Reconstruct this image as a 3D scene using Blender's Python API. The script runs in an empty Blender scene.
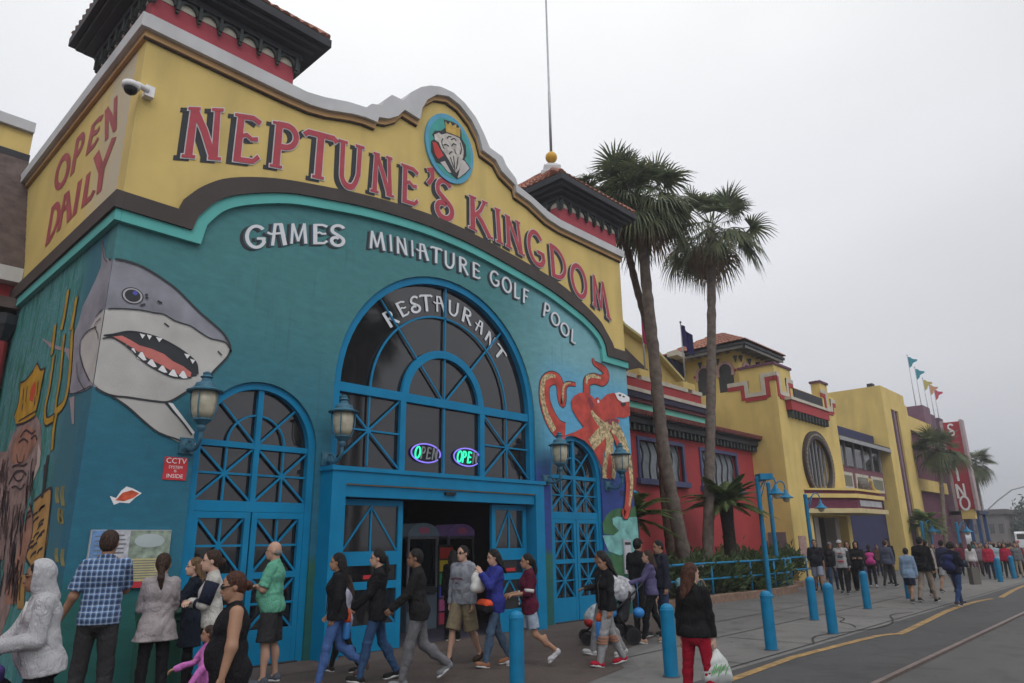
import bpy, bmesh, math, random
import numpy as np
from mathutils import Vector, Matrix
from mathutils.geometry import tessellate_polygon
random.seed(7)
PI = math.pi
scene = bpy.context.scene
COL = scene.collection
H = 1.65                                     # eye height of the photographer
FPX, YAW, PITCH, ROLL = 698.232, 0.820065, 0.280774, -0.0149032
CX, CY = 512.0, 341.5

# ------------------------------------------------------------------ surveyed view: pixel -> point on a real plane
_cy, _sy, _cp, _sp = math.cos(YAW), math.sin(YAW), math.cos(PITCH), math.sin(PITCH)
VF = Vector((_sy*_cp, _cy*_cp, _sp))
_R0 = Vector((_cy, -_sy, 0)); _U0 = _R0.cross(VF)
VR = math.cos(ROLL)*_R0 + math.sin(ROLL)*_U0
VU = -math.sin(ROLL)*_R0 + math.cos(ROLL)*_U0
def ray(px, py):
    return VR*((px-CX)/FPX) - VU*((py-CY)/FPX) + VF
def FY(px, py, d):                           # point on the vertical plane Y = d (parallel to the front wall)
    r = ray(px, py); t = d/r.y
    return Vector((r.x*t, d, H+r.z*t))
def FX(px, py, x):                           # point on the vertical plane X = x (parallel to the side wall)
    r = ray(px, py); t = x/r.x
    return Vector((x, r.y*t, H+r.z*t))
def GR(px, py, z=0.0):                       # point on the ground
    r = ray(px, py); t = (z-H)/r.z
    return Vector((r.x*t, r.y*t, z))
def PJ(p):                                   # point -> pixel
    q = Vector(p)-Vector((0, 0, H)); z = q.dot(VF)
    return (CX+FPX*q.dot(VR)/z, CY-FPX*q.dot(VU)/z, z)

# ------------------------------------------------------------------ materials
def _nodes(name):
    m = bpy.data.materials.new(name); m.use_nodes = True
    nt = m.node_tree; b = nt.nodes['Principled BSDF']
    return m, nt, b
def mat(name, col, rough=0.7, var=0.12, scale=3.0, bump=0.0, bscale=40.0, spec=0.3, metal=0.0, dirt=0.0, emit=None, estr=0.0):
    """plain paint / cloth / stone with an uneven tone, dirt blotches and a fine bump"""
    m, nt, b = _nodes(name); N = nt.nodes; L = nt.links
    tc = N.new('ShaderNodeTexCoord')
    n1 = N.new('ShaderNodeTexNoise'); n1.inputs['Scale'].default_value = scale; n1.inputs['Detail'].default_value = 6
    L.new(tc.outputs['Object'], n1.inputs['Vector'])
    r = N.new('ShaderNodeMapRange'); r.inputs[1].default_value = 0.3; r.inputs[2].default_value = 0.7
    r.inputs[3].default_value = 1-var; r.inputs[4].default_value = 1+var
    L.new(n1.outputs['Fac'], r.inputs[0])
    mx = N.new('ShaderNodeVectorMath'); mx.operation = 'SCALE'; mx.inputs[0].default_value = col
    L.new(r.outputs[0], mx.inputs['Scale'])
    out = mx.outputs[0]
    if dirt > 0:
        n2 = N.new('ShaderNodeTexNoise'); n2.inputs['Scale'].default_value = 1.3; n2.inputs['Detail'].default_value = 8
        mp = N.new('ShaderNodeMapping'); mp.inputs['Scale'].default_value = (1.6, 1.6, 0.35)
        L.new(tc.outputs['Object'], mp.inputs[0]); L.new(mp.outputs[0], n2.inputs['Vector'])
        r2 = N.new('ShaderNodeMapRange'); r2.inputs[1].default_value = 0.48; r2.inputs[2].default_value = 0.78
        r2.inputs[3].default_value = 0; r2.inputs[4].default_value = dirt
        L.new(n2.outputs['Fac'], r2.inputs[0])
        mc = N.new('ShaderNodeMix'); mc.data_type = 'RGBA'
        mc.inputs['B'].default_value = (0.09, 0.08, 0.07, 1)
        L.new(r2.outputs[0], mc.inputs['Factor']); L.new(out, mc.inputs['A']); out = mc.outputs['Result']
    L.new(out, b.inputs['Base Color'])
    b.inputs['Roughness'].default_value = rough; b.inputs['Metallic'].default_value = metal
    b.inputs['Specular IOR Level'].default_value = spec
    if bump > 0:
        n3 = N.new('ShaderNodeTexNoise'); n3.inputs['Scale'].default_value = bscale; n3.inputs['Detail'].default_value = 5
        L.new(tc.outputs['Object'], n3.inputs['Vector'])
        bp = N.new('ShaderNodeBump'); bp.inputs['Strength'].default_value = bump; bp.inputs['Distance'].default_value = 0.02
        L.new(n3.outputs['Fac'], bp.inputs['Height']); L.new(bp.outputs[0], b.inputs['Normal'])
    if emit:
        b.inputs['Emission Color'].default_value = (*emit, 1); b.inputs['Emission Strength'].default_value = estr
    return m
_cache = {}
def cm(name, col, **k):
    key = name
    if key not in _cache: _cache[key] = mat(name, col, **k)
    return _cache[key]
_cl = {}
def _folds(m):
    """creases: warped noise bump at two sizes, so cloth is not smooth"""
    nt = m.node_tree; N = nt.nodes; L = nt.links; b = N['Principled BSDF']
    tc = N.new('ShaderNodeTexCoord'); mp = N.new('ShaderNodeMapping'); mp.inputs['Scale'].default_value = (1, 1, .55); mp.inputs['Rotation'].default_value = (.3, .5, 0); L.new(tc.outputs['Object'], mp.inputs[0])
    a = N.new('ShaderNodeTexNoise'); a.inputs['Scale'].default_value = 15; a.inputs['Detail'].default_value = 4; a.inputs['Distortion'].default_value = 1.4; L.new(mp.outputs[0], a.inputs['Vector'])
    r = N.new('ShaderNodeMath'); r.operation = 'PINGPONG'; L.new(a.outputs['Fac'], r.inputs[0]); r.inputs[1].default_value = .16
    c = N.new('ShaderNodeTexNoise'); c.inputs['Scale'].default_value = 260; L.new(tc.outputs['Object'], c.inputs['Vector'])
    s = N.new('ShaderNodeMath'); s.operation = 'MULTIPLY_ADD'; L.new(c.outputs['Fac'], s.inputs[0]); s.inputs[1].default_value = .05; L.new(r.outputs[0], s.inputs[2])
    bp = N.new('ShaderNodeBump'); bp.inputs['Strength'].default_value = .7; bp.inputs['Distance'].default_value = .055
    L.new(s.outputs[0], bp.inputs['Height']); L.new(bp.outputs[0], b.inputs['Normal'])
def cloth(col, rough=0.9):
    key = tuple(round(c, 4) for c in col)
    if key not in _cl: _cl[key] = mat('cloth_%d' % len(_cl), col, rough=rough, var=0.12, scale=7, bump=0.0, spec=0.12); _folds(_cl[key])
    return _cl[key]

# ------------------------------------------------------------------ mesh building
class MB:
    def __init__(s): s.v = []; s.f = []; s.mi = []
    def add(s, vs, fs, mi=0):
        o = len(s.v); s.v += [tuple(v) for v in vs]
        for f in fs: s.f.append(tuple(i+o for i in f)); s.mi.append(mi)
        return s
    def box(s, x0, x1, y0, y1, z0, z1, mi=0):
        vs = [(x0,y0,z0),(x1,y0,z0),(x1,y1,z0),(x0,y1,z0),(x0,y0,z1),(x1,y0,z1),(x1,y1,z1),(x0,y1,z1)]
        return s.add(vs, [(0,3,2,1),(4,5,6,7),(0,1,5,4),(1,2,6,5),(2,3,7,6),(3,0,4,7)], mi)
    def bar(s, a, b, w, d, nrm=(0,-1,0), mi=0):
        """straight bar from a to b, w wide across, d deep along nrm"""
        a = Vector(a); b = Vector(b); t = (b-a).normalized(); n = Vector(nrm).normalized()
        n = (n-t*n.dot(t)).normalized(); c = t.cross(n)
        vs = []
        for p in (a, b):
            for (i, j) in ((-1,-1),(1,-1),(1,1),(-1,1)): vs.append(p+c*(w/2*i)+n*(d/2*j))
        return s.add(vs, [(0,1,2,3),(7,6,5,4),(0,4,5,1),(1,5,6,2),(2,6,7,3),(3,7,4,0)], mi)
    def tube(s, pts, rad, n=8, mi=0, cap=True):
        pts = [Vector(p) for p in pts]
        if not hasattr(rad, '__len__'): rad = [rad]*len(pts)
        o = len(s.v); up = None
        for i, p in enumerate(pts):
            t = (pts[min(i+1, len(pts)-1)]-pts[max(i-1, 0)])
            t = t.normalized() if t.length > 1e-9 else Vector((0,0,1))
            if up is None:
                up = Vector((0,0,1)) if abs(t.z) < 0.9 else Vector((1,0,0))
            x = up.cross(t).normalized(); y = t.cross(x); up = y
            for k in range(n):
                a = 2*PI*k/n
                s.v.append(tuple(p+(x*math.cos(a)+y*math.sin(a))*rad[i]))
        for i in range(len(pts)-1):
            for k in range(n):
                q = o+i*n; k2 = (k+1) % n
                s.f.append((q+k, q+k2, q+n+k2, q+n+k)); s.mi.append(mi)
        if cap:
            s.f.append(tuple(o+k for k in range(n))[::-1]); s.mi.append(mi)
            s.f.append(tuple(o+(len(pts)-1)*n+k for k in range(n))); s.mi.append(mi)
        return s
    def lathe(s, prof, c=(0,0,0), n=16, mi=0, axis=None):
        """prof: (radius, height) from bottom to top, round the vertical (or axis) through c"""
        c = Vector(c); o = len(s.v)
        M = Matrix.Identity(3) if axis is None else Vector((0,0,1)).rotation_difference(Vector(axis)).to_matrix()
        for (r, z) in prof:
            for k in range(n):
                a = 2*PI*k/n
                s.v.append(tuple(c+M @ Vector((r*math.cos(a), r*math.sin(a), z))))
        for i in range(len(prof)-1):
            for k in range(n):
                q = o+i*n; k2 = (k+1) % n
                s.f.append((q+k, q+k2, q+n+k2, q+n+k)); s.mi.append(mi)
        s.f.append(tuple(o+k for k in range(n))[::-1]); s.mi.append(mi)
        s.f.append(tuple(o+(len(prof)-1)*n+k for k in range(n))); s.mi.append(mi)
        return s
    def sphere(s, c, r, n=12, mi=0):
        c = Vector(c); rr = r if hasattr(r, '__len__') else (r, r, r); o = len(s.v); m = n//2
        for i in range(1, m):
            th = PI*i/m
            for k in range(n):
                a = 2*PI*k/n
                s.v.append((c.x+rr[0]*math.sin(th)*math.cos(a), c.y+rr[1]*math.sin(th)*math.sin(a), c.z-rr[2]*math.cos(th)))
        b = len(s.v); s.v.append((c.x, c.y, c.z-rr[2])); s.v.append((c.x, c.y, c.z+rr[2]))
        for i in range(m-2):
            for k in range(n):
                q = o+i*n; k2 = (k+1) % n
                s.f.append((q+k, q+k2, q+n+k2, q+n+k)); s.mi.append(mi)
        for k in range(n):
            k2 = (k+1) % n
            s.f.append((b, o+k2, o+k)); s.mi.append(mi)
            q = o+(m-2)*n
            s.f.append((b+1, q+k, q+k2)); s.mi.append(mi)
        return s
    def poly(s, loops, depth=None, mi=0):
        """flat polygon with holes given as 3D loops; depth = vector to extrude a closed slab"""
        loops = [[Vector(p) for p in l] for l in loops]
        flat = [p for l in loops for p in l]
        tri = tessellate_polygon(loops)
        s.add(flat, [tuple(t) for t in tri], mi)
        if depth is not None:
            d = Vector(depth)
            s.add([p+d for p in flat], [tuple(t)[::-1] for t in tri], mi)
            for l in loops:
                n = len(l)
                for i in range(n):
                    a, b = l[i], l[(i+1) % n]
                    s.add([a, b, b+d, a+d], [(0,1,2,3)], mi)
        return s
    def build(s, name, m, parent=None, smooth=False, **tags):
        me = bpy.data.meshes.new(name)
        me.from_pydata(s.v, [], s.f)
        ms = m if isinstance(m, (list, tuple)) else [m]
        for q in ms: me.materials.append(q)
        if len(ms) > 1: me.polygons.foreach_set('material_index', s.mi)
        me.validate()
        bm = bmesh.new(); bm.from_mesh(me); bmesh.ops.recalc_face_normals(bm, faces=bm.faces); bm.to_mesh(me); bm.free()
        if smooth: me.polygons.foreach_set('use_smooth', [True]*len(me.polygons))
        o = bpy.data.objects.new(name, me); COL.objects.link(o)
        if parent is not None: o.parent = parent
        return tag(o, **tags)
def tag(o, label=None, cat=None, group=None, kind=None):
    if label: o['label'] = label
    if cat: o['category'] = cat
    if group: o['group'] = group
    if kind: o['kind'] = kind
    return o
def thing(name, label, cat, loc=(0,0,0), rz=0.0, group=None):
    o = bpy.data.objects.new(name, None); COL.objects.link(o)
    o.empty_display_size = 0.2
    o.location = loc; o.rotation_euler = (0, 0, rz)
    return tag(o, label, cat, group)
def copy_tree(o, parent=None):
    c = o.copy(); COL.objects.link(c)
    if parent is not None:
        c.parent = parent
    for ch in list(o.children): copy_tree(ch, c)
    return c
def ring_pts(c, rx, rz, a0, a1, n, y):
    return [Vector((c[0]+rx*math.cos(a0+(a1-a0)*i/n), y, c[1]+rz*math.sin(a0+(a1-a0)*i/n))) for i in range(n+1)]
def ribbon(mb, pts, w, nrm, mi=0, off=0.0, depth=0.0):
    """flat painted stripe (or thin strip) along pts lying in the plane with normal nrm; w may vary"""
    n = Vector(nrm).normalized(); pts = [Vector(p) for p in pts]
    if not hasattr(w, '__len__'): w = [w]*len(pts)
    A = []; B = []
    for i, p in enumerate(pts):
        t = pts[min(i+1, len(pts)-1)]-pts[max(i-1, 0)]
        t = (t-n*t.dot(n))
        t = t.normalized() if t.length > 1e-9 else Vector((0,0,1))
        c = n.cross(t)
        A.append(p+c*(w[i]/2)+n*off); B.append(p-c*(w[i]/2)+n*off)
    m = len(pts); vs = A+B
    fs = [(i, i+1, m+i+1, m+i) for i in range(m-1)]
    mb.add(vs, fs, mi)
    if depth:
        vs2 = [v-n*depth for v in vs]
        mb.add(vs+vs2, [(i+2*m, m+i+2*m, m+i+1+2*m, i+1+2*m) for i in range(m-1)] +
               [(i, i+2*m, i+1+2*m, i+1) for i in range(m-1)] + [(m+i, m+i+1, m+i+1+2*m, m+i+2*m) for i in range(m-1)] +
               [(0, m, 3*m, 2*m), (m-1, 3*m-1, 4*m-1, 2*m-1)], mi)
    return mb
def smooth_pts(pts, sub=4, closed=False):
    P = [Vector(p) for p in pts]; n = len(P); out = []
    rng = range(n) if closed else range(n-1)
    for i in rng:
        p0 = P[(i-1) % n] if closed or i > 0 else P[0]
        p1 = P[i]; p2 = P[(i+1) % n]
        p3 = P[(i+2) % n] if closed or i+2 < n else P[-1]
        for k in range(sub):
            t = k/sub
            out.append(0.5*((2*p1)+(p2-p0)*t+(2*p0-5*p1+4*p2-p3)*t*t+(3*p1-p0-3*p2+p3)*t**3))
    if not closed: out.append(P[-1])
    return out

# ------------------------------------------------------------------ camera, light, sky
cam_d = bpy.data.cameras.new('camera'); cam = bpy.data.objects.new('camera', cam_d); COL.objects.link(cam)
cam_d.sensor_width = 36; cam_d.lens = FPX/1024*36; cam_d.clip_end = 3000; cam_d.clip_start = 0.05
cam.matrix_world = Matrix(((VR.x, VU.x, -VF.x, 0), (VR.y, VU.y, -VF.y, 0), (VR.z, VU.z, -VF.z, H), (0, 0, 0, 1)))
scene.camera = cam
SUN_DIR = Vector((-0.30, -0.62, 0.72)).normalized()
sd = bpy.data.lights.new('sun', 'SUN'); sd.energy = 0.55; sd.angle = math.radians(32); sd.color = (1, 0.97, 0.93)
so = bpy.data.objects.new('sun', sd); COL.objects.link(so)
so.rotation_euler = SUN_DIR.to_track_quat('Z', 'Y').to_euler()
w = bpy.data.worlds.new('World'); scene.world = w; w.use_nodes = True
nt = w.node_tree; N = nt.nodes; L = nt.links
bg = N['Background']
sky = N.new('ShaderNodeTexSky'); sky.sky_type = 'NISHITA'; sky.sun_disc = False
sky.sun_elevation = math.asin(SUN_DIR.z); sky.sun_rotation = math.atan2(SUN_DIR.x, SUN_DIR.y)
sky.dust_density = 6; sky.air_density = 1.0
hs = N.new('ShaderNodeHueSaturation'); hs.inputs['Saturation'].default_value = 0.10; hs.inputs['Value'].default_value = 0.6
L.new(sky.outputs[0], hs.inputs['Color'])
tc = N.new('ShaderNodeTexCoord'); sx = N.new('ShaderNodeSeparateXYZ'); L.new(tc.outputs['Generated'], sx.inputs[0])
rp = N.new('ShaderNodeValToRGB'); L.new(sx.outputs['Z'], rp.inputs[0])
e = rp.color_ramp.elements
SKY_STOPS = [(0.0, (.50,.515,.56)), (0.10, (.60,.615,.665)), (0.22, (.73,.74,.79)), (0.42, (.82,.83,.88)), (0.60, (.93,.945,.96)), (1.0, (1.15,1.15,1.15))]
e[0].position = 0; e[0].color = (*SKY_STOPS[0][1], 1); e[1].position = 1; e[1].color = (*SKY_STOPS[-1][1], 1)
for p, c in SKY_STOPS[1:-1]:
    q = e.new(p); q.color = (*c, 1)
# the overcast is brighter overhead and around the veiled sun behind the camera
vd = N.new('ShaderNodeVectorMath'); vd.operation = 'DOT_PRODUCT'; L.new(tc.outputs['Generated'], vd.inputs[0]); vd.inputs[1].default_value = SUN_DIR
mr = N.new('ShaderNodeMapRange'); mr.interpolation_type = 'SMOOTHSTEP'
for i, v in ((1, 0.30), (2, 1.0), (3, 1.0), (4, 1.55)): mr.inputs[i].default_value = v
L.new(vd.outputs['Value'], mr.inputs[0])
cn = N.new('ShaderNodeTexNoise'); cn.inputs['Scale'].default_value = 2.2; cn.inputs['Detail'].default_value = 5
mp = N.new('ShaderNodeMapping'); mp.inputs['Scale'].default_value = (1, 1, 2.6); L.new(tc.outputs['Generated'], mp.inputs[0]); L.new(mp.outputs[0], cn.inputs['Vector'])
cr = N.new('ShaderNodeMapRange')
for i, v in ((1, 0.3), (2, 0.7), (3, 0.955), (4, 1.045)): cr.inputs[i].default_value = v
L.new(cn.outputs['Fac'], cr.inputs[0])
mu = N.new('ShaderNodeMath'); mu.operation = 'MULTIPLY'; L.new(mr.outputs[0], mu.inputs[0]); L.new(cr.outputs[0], mu.inputs[1])
vd2 = N.new('ShaderNodeVectorMath'); vd2.operation = 'DOT_PRODUCT'; L.new(tc.outputs['Generated'], vd2.inputs[0]); vd2.inputs[1].default_value = ray(470, 120).normalized()
mr2 = N.new('ShaderNodeMapRange'); mr2.interpolation_type = 'SMOOTHSTEP'
for i, v in ((1, 0.70), (2, 1.0), (3, 0.90), (4, 1.06)): mr2.inputs[i].default_value = v
L.new(vd2.outputs['Value'], mr2.inputs[0])
mu0 = N.new('ShaderNodeMath'); mu0.operation = 'MULTIPLY'; L.new(mu.outputs[0], mu0.inputs[0]); L.new(mr2.outputs[0], mu0.inputs[1])
mu2 = N.new('ShaderNodeMath'); mu2.operation = 'MULTIPLY'; L.new(mu0.outputs[0], mu2.inputs[0]); mu2.inputs[1].default_value = 10.0
sc = N.new('ShaderNodeVectorMath'); sc.operation = 'SCALE'; L.new(rp.outputs[0], sc.inputs[0]); L.new(mu2.outputs[0], sc.inputs['Scale'])
mixs = N.new('ShaderNodeMix'); mixs.data_type = 'RGBA'; mixs.inputs['Factor'].default_value = 0.93
L.new(hs.outputs[0], mixs.inputs['A']); L.new(sc.outputs[0], mixs.inputs['B'])
L.new(mixs.outputs['Result'], bg.inputs['Color']); bg.inputs['Strength'].default_value = 0.10
scene.view_settings.view_transform = 'Standard'; scene.view_settings.look = 'None'
scene.view_settings.exposure = 0.11; scene.view_settings.gamma = 1.0
# ================================================================== materials of the place
M = {}
M['yellow'] = mat('yellow_stucco', (.63,.47,.165), rough=.85, var=.08, scale=1.2, bump=.3, bscale=55, dirt=.24)
def bleached():
    """yellow stucco whose paint has bleached and worn to bare beige plaster near the corner and the coping"""
    m = mat('sun_bleached_yellow_stucco', (.60,.45,.15), rough=.85, var=.10, scale=.7, bump=.25, bscale=55, dirt=.15)
    nt = m.node_tree; N = nt.nodes; L = nt.links; b = N['Principled BSDF']; src = b.inputs['Base Color'].links[0].from_socket
    tc = N.new('ShaderNodeTexCoord'); s_ = N.new('ShaderNodeSeparateXYZ'); L.new(tc.outputs['Object'], s_.inputs[0])
    nz = N.new('ShaderNodeTexNoise'); nz.inputs['Scale'].default_value = 1.1; nz.inputs['Detail'].default_value = 8; L.new(tc.outputs['Object'], nz.inputs['Vector'])
    a = N.new('ShaderNodeMath'); a.operation = 'MULTIPLY_ADD'; L.new(nz.outputs['Fac'], a.inputs[0]); a.inputs[1].default_value = -2.2; L.new(s_.outputs['Y'], a.inputs[2])
    r = N.new('ShaderNodeMapRange'); r.interpolation_type = 'SMOOTHSTEP'
    for i, v in ((1, 9.1), (2, 11.4), (3, .92), (4, .0)): r.inputs[i].default_value = v
    L.new(a.outputs[0], r.inputs[0])
    q = N.new('ShaderNodeMix'); q.data_type = 'RGBA'; L.new(r.outputs[0], q.inputs['Factor']); L.new(src, q.inputs['A']); q.inputs['B'].default_value = (.52,.46,.36,1)
    L.new(q.outputs['Result'], b.inputs['Base Color']); return m
M['yellow_faded'] = bleached()
M['red'] = mat('red_stucco', (.36,.045,.05), rough=.8, var=.08, scale=1.5, bump=.2, bscale=60, dirt=.12)
M['rose'] = mat('rose_stucco', (.38,.065,.085), rough=.8, var=.08, scale=1.5, bump=.2, bscale=60, dirt=.08)
M['coping'] = mat('grey_white_coping', (.52,.52,.53), rough=.8, var=.07, scale=2, bump=.15, dirt=.16)
M['tan'] = mat('tan_trim', (.52,.32,.15), rough=.8, var=.08, scale=2, dirt=.12)
M['brown'] = mat('dark_brown_band', (.062,.050,.046), rough=.75, var=.1, scale=2, bump=.15)
M['mint'] = mat('mint_moulding', (.10,.42,.39), rough=.7, var=.07, scale=2, dirt=.1)
M['cornice'] = mat('charcoal_cornice', (.035,.036,.042), rough=.7, var=.15, scale=3, bump=.15)
M['corbel'] = mat('corbel_green_grey', (.05,.058,.056), rough=.7, var=.2, scale=8)
M['cream'] = mat('cream_plaster', (.50,.46,.38), rough=.8, var=.1, scale=4, dirt=.15)
M['blue'] = mat('azure_door_paint', (.001,.180,.36), rough=.5, var=.10, scale=2.5, bump=.08, spec=.2, dirt=.06)
M['blue_dull'] = mat('weathered_blue_metal', (.035,.125,.185), rough=.6, var=.35, scale=11, bump=.15, spec=.4)
M['bollard'] = mat('bollard_blue', (.001,.160,.32), rough=.45, var=.14, scale=4, bump=.06, spec=.3, dirt=.25)
M['glass'] = mat('dark_window_glass', (.012,.012,.014), rough=.05, var=.1, scale=1, spec=.95)
M['black'] = mat('black_paint', (.014,.014,.016), rough=.6, var=.1)
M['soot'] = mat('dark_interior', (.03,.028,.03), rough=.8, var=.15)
M['shadowink'] = mat('sign_shadow_paint', (.035,.037,.042), rough=.7, var=.1)
M['white'] = mat('white_paint', (.74,.73,.74), rough=.6, var=.05, scale=5)
M['signred'] = mat('sign_red_paint', (.40,.055,.075), rough=.6, var=.10, scale=5)
M['letter'] = mat('letter_pale_grey', (.66,.68,.71), rough=.5, var=.06, scale=5)
M['steel'] = mat('galvanised_steel', (.35,.36,.38), rough=.45, metal=.6, var=.15, scale=6)
M['gold'] = mat('ochre_ball_paint', (.62,.33,.03), rough=.45, var=.12, scale=4)

def tile_mat(name, c1, c2, axis='X', pitch=3.6):
    m, nt, b = _nodes(name); N = nt.nodes; L = nt.links
    tc = N.new('ShaderNodeTexCoord')
    n1 = N.new('ShaderNodeTexNoise'); n1.inputs['Scale'].default_value = 5; n1.inputs['Detail'].default_value = 6
    L.new(tc.outputs['Object'], n1.inputs['Vector'])
    r = N.new('ShaderNodeValToRGB'); r.color_ramp.elements[0].position = .32; r.color_ramp.elements[1].position = .68
    r.color_ramp.elements[0].color = (*c1, 1); r.color_ramp.elements[1].color = (*c2, 1)
    L.new(n1.outputs['Fac'], r.inputs[0]); L.new(r.outputs[0], b.inputs['Base Color']); b.inputs['Roughness'].default_value = .8
    n3 = N.new('ShaderNodeTexNoise'); n3.inputs['Scale'].default_value = 30
    L.new(tc.outputs['Object'], n3.inputs['Vector'])
    bp = N.new('ShaderNodeBump'); bp.inputs['Strength'].default_value = .3; bp.inputs['Distance'].default_value = .02
    L.new(n3.outputs['Fac'], bp.inputs['Height']); L.new(bp.outputs[0], b.inputs['Normal'])
    return m
M['tile'] = tile_mat('clay_roof_tiles', (.20,.075,.048), (.36,.15,.10))
M['tile_dark'] = tile_mat('brown_roof_tiles', (.060,.040,.036), (.120,.082,.072))

# painted teal wall: sea colours change over the mural (deep blue low right, pale right, green weed at the bottom)
def mural_mat():
    m, nt, b = _nodes('painted_sea_wall'); N = nt.nodes; L = nt.links
    tc = N.new('ShaderNodeTexCoord'); s = N.new('ShaderNodeSeparateXYZ'); L.new(tc.outputs['Object'], s.inputs[0])
    nz = N.new('ShaderNodeTexNoise'); nz.inputs['Scale'].default_value = .8; nz.inputs['Detail'].default_value = 4; L.new(tc.outputs['Object'], nz.inputs['Vector'])
    def ramp(sock, lo, hi, wob=0.0):
        a = N.new('ShaderNodeMath'); a.operation = 'MULTIPLY_ADD'; L.new(nz.outputs['Fac'], a.inputs[0]); a.inputs[1].default_value = wob; L.new(sock, a.inputs[2])
        r = N.new('ShaderNodeMapRange'); r.interpolation_type = 'SMOOTHSTEP'
        r.inputs[1].default_value = lo+wob/2; r.inputs[2].default_value = hi+wob/2; L.new(a.outputs[0], r.inputs[0]); return r.outputs[0]
    def mix(f, A, B):
        q = N.new('ShaderNodeMix'); q.data_type = 'RGBA'
        if isinstance(f, float): q.inputs['Factor'].default_value = f
        else: L.new(f, q.inputs['Factor'])
        for k, c in (('A', A), ('B', B)):
            if isinstance(c, tuple): q.inputs[k].default_value = (*c, 1)
            else: L.new(c, q.inputs[k])
        return q.outputs['Result']
    def mul(a, c):
        q = N.new('ShaderNodeMath'); q.operation = 'MULTIPLY'; L.new(a, q.inputs[0]); L.new(c, q.inputs[1]); return q.outputs[0]
    X, Z = s.outputs['X'], s.outputs['Z']
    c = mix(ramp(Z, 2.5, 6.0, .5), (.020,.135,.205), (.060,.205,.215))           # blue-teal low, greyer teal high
    c = mix(mul(ramp(X, 9.8, 13.0, 1.0), ramp(Z, 3.6, 5.2, .5)), c, (.185,.40,.45))     # pale right shoulder
    c = mix(mul(ramp(X, 11.2, 12.2, .3), mul(ramp(Z, 3.2, 3.7, .6), ramp(Z, 6.0, 5.0, .4))), c, (.11,.36,.56))  # clear blue behind the octopus
    inv = N.new('ShaderNodeMath'); inv.operation = 'SUBTRACT'; inv.inputs[0].default_value = 1; L.new(ramp(Z, 2.9, 3.8, .8), inv.inputs[1])
    c = mix(mul(ramp(X, 11.15, 11.5, .1), inv.outputs[0]), c, (.028,.055,.23))         # deep blue at the foot of the octopus
    inv2 = N.new('ShaderNodeMath'); inv2.operation = 'SUBTRACT'; inv2.inputs[0].default_value = 1; L.new(ramp(Z, 1.35, 1.55, .5), inv2.inputs[1])
    gx = N.new('ShaderNodeMath'); gx.operation = 'MULTIPLY'; L.new(inv2.outputs[0], gx.inputs[0]); L.new(ramp(X, 5.5, 6.1, .1), gx.inputs[1])
    c = mix(gx.outputs[0], c, (.030,.125,.075))
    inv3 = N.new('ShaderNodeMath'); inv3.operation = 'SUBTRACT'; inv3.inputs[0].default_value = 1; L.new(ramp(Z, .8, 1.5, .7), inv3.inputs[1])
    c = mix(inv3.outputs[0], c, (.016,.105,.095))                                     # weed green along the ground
    # loose brush work
    mp = N.new('ShaderNodeMapping'); mp.inputs['Scale'].default_value = (1.5, 1.5, 4); L.new(tc.outputs['Object'], mp.inputs[0])
    n2 = N.new('ShaderNodeTexNoise'); n2.inputs['Scale'].default_value = 2.2; n2.inputs['Detail'].default_value = 7; n2.inputs['Roughness'].default_value = .65; L.new(mp.outputs[0], n2.inputs['Vector'])
    r2 = N.new('ShaderNodeMapRange'); r2.inputs[1].default_value = .3; r2.inputs[2].default_value = .7; r2.inputs[3].default_value = .86; r2.inputs[4].default_value = 1.12; L.new(n2.outputs['Fac'], r2.inputs[0])
    sc = N.new('ShaderNodeVectorMath'); sc.operation = 'SCALE'; L.new(c, sc.inputs[0]); L.new(r2.outputs[0], sc.inputs['Scale'])
    L.new(sc.outputs[0], b.inputs['Base Color']); b.inputs['Roughness'].default_value = .72; b.inputs['Specular IOR Level'].default_value = .3
    # run-off streaks and scuffs of old paint
    m3 = N.new('ShaderNodeMapping'); m3.inputs['Scale'].default_value = (5.0, 5.0, .30); L.new(tc.outputs['Object'], m3.inputs[0])
    st = N.new('ShaderNodeTexNoise'); st.inputs['Scale'].default_value = 1.6; st.inputs['Detail'].default_value = 9; st.inputs['Roughness'].default_value = .7; L.new(m3.outputs[0], st.inputs['Vector'])
    sr = N.new('ShaderNodeMapRange')
    for i_, v_ in ((1, .55), (2, .80), (3, 0), (4, .55)): sr.inputs[i_].default_value = v_
    L.new(st.outputs['Fac'], sr.inputs[0])
    sm = N.new('ShaderNodeMix'); sm.data_type = 'RGBA'; L.new(sr.outputs[0], sm.inputs['Factor']); L.new(sc.outputs[0], sm.inputs['A']); sm.inputs['B'].default_value = (.035,.09,.10,1)
    ch = N.new('ShaderNodeTexNoise'); ch.inputs['Scale'].default_value = 7; ch.inputs['Detail'].default_value = 10; ch.inputs['Roughness'].default_value = .75; L.new(tc.outputs['Object'], ch.inputs['Vector'])
    cr_ = N.new('ShaderNodeMapRange')
    for i_, v_ in ((1, .66), (2, .74), (3, 0), (4, .45)): cr_.inputs[i_].default_value = v_
    L.new(ch.outputs['Fac'], cr_.inputs[0])
    s2 = N.new('ShaderNodeMix'); s2.data_type = 'RGBA'; L.new(cr_.outputs[0], s2.inputs['Factor']); L.new(sm.outputs['Result'], s2.inputs['A']); s2.inputs['B'].default_value = (.12,.25,.27,1)
    L.new(s2.outputs['Result'], b.inputs['Base Color'])
    n3 = N.new('ShaderNodeTexNoise'); n3.inputs['Scale'].default_value = 50; n3.inputs['Detail'].default_value = 5; L.new(tc.outputs['Object'], n3.inputs['Vector'])
    bp = N.new('ShaderNodeBump'); bp.inputs['Strength'].default_value = .35; bp.inputs['Distance'].default_value = .02
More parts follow.
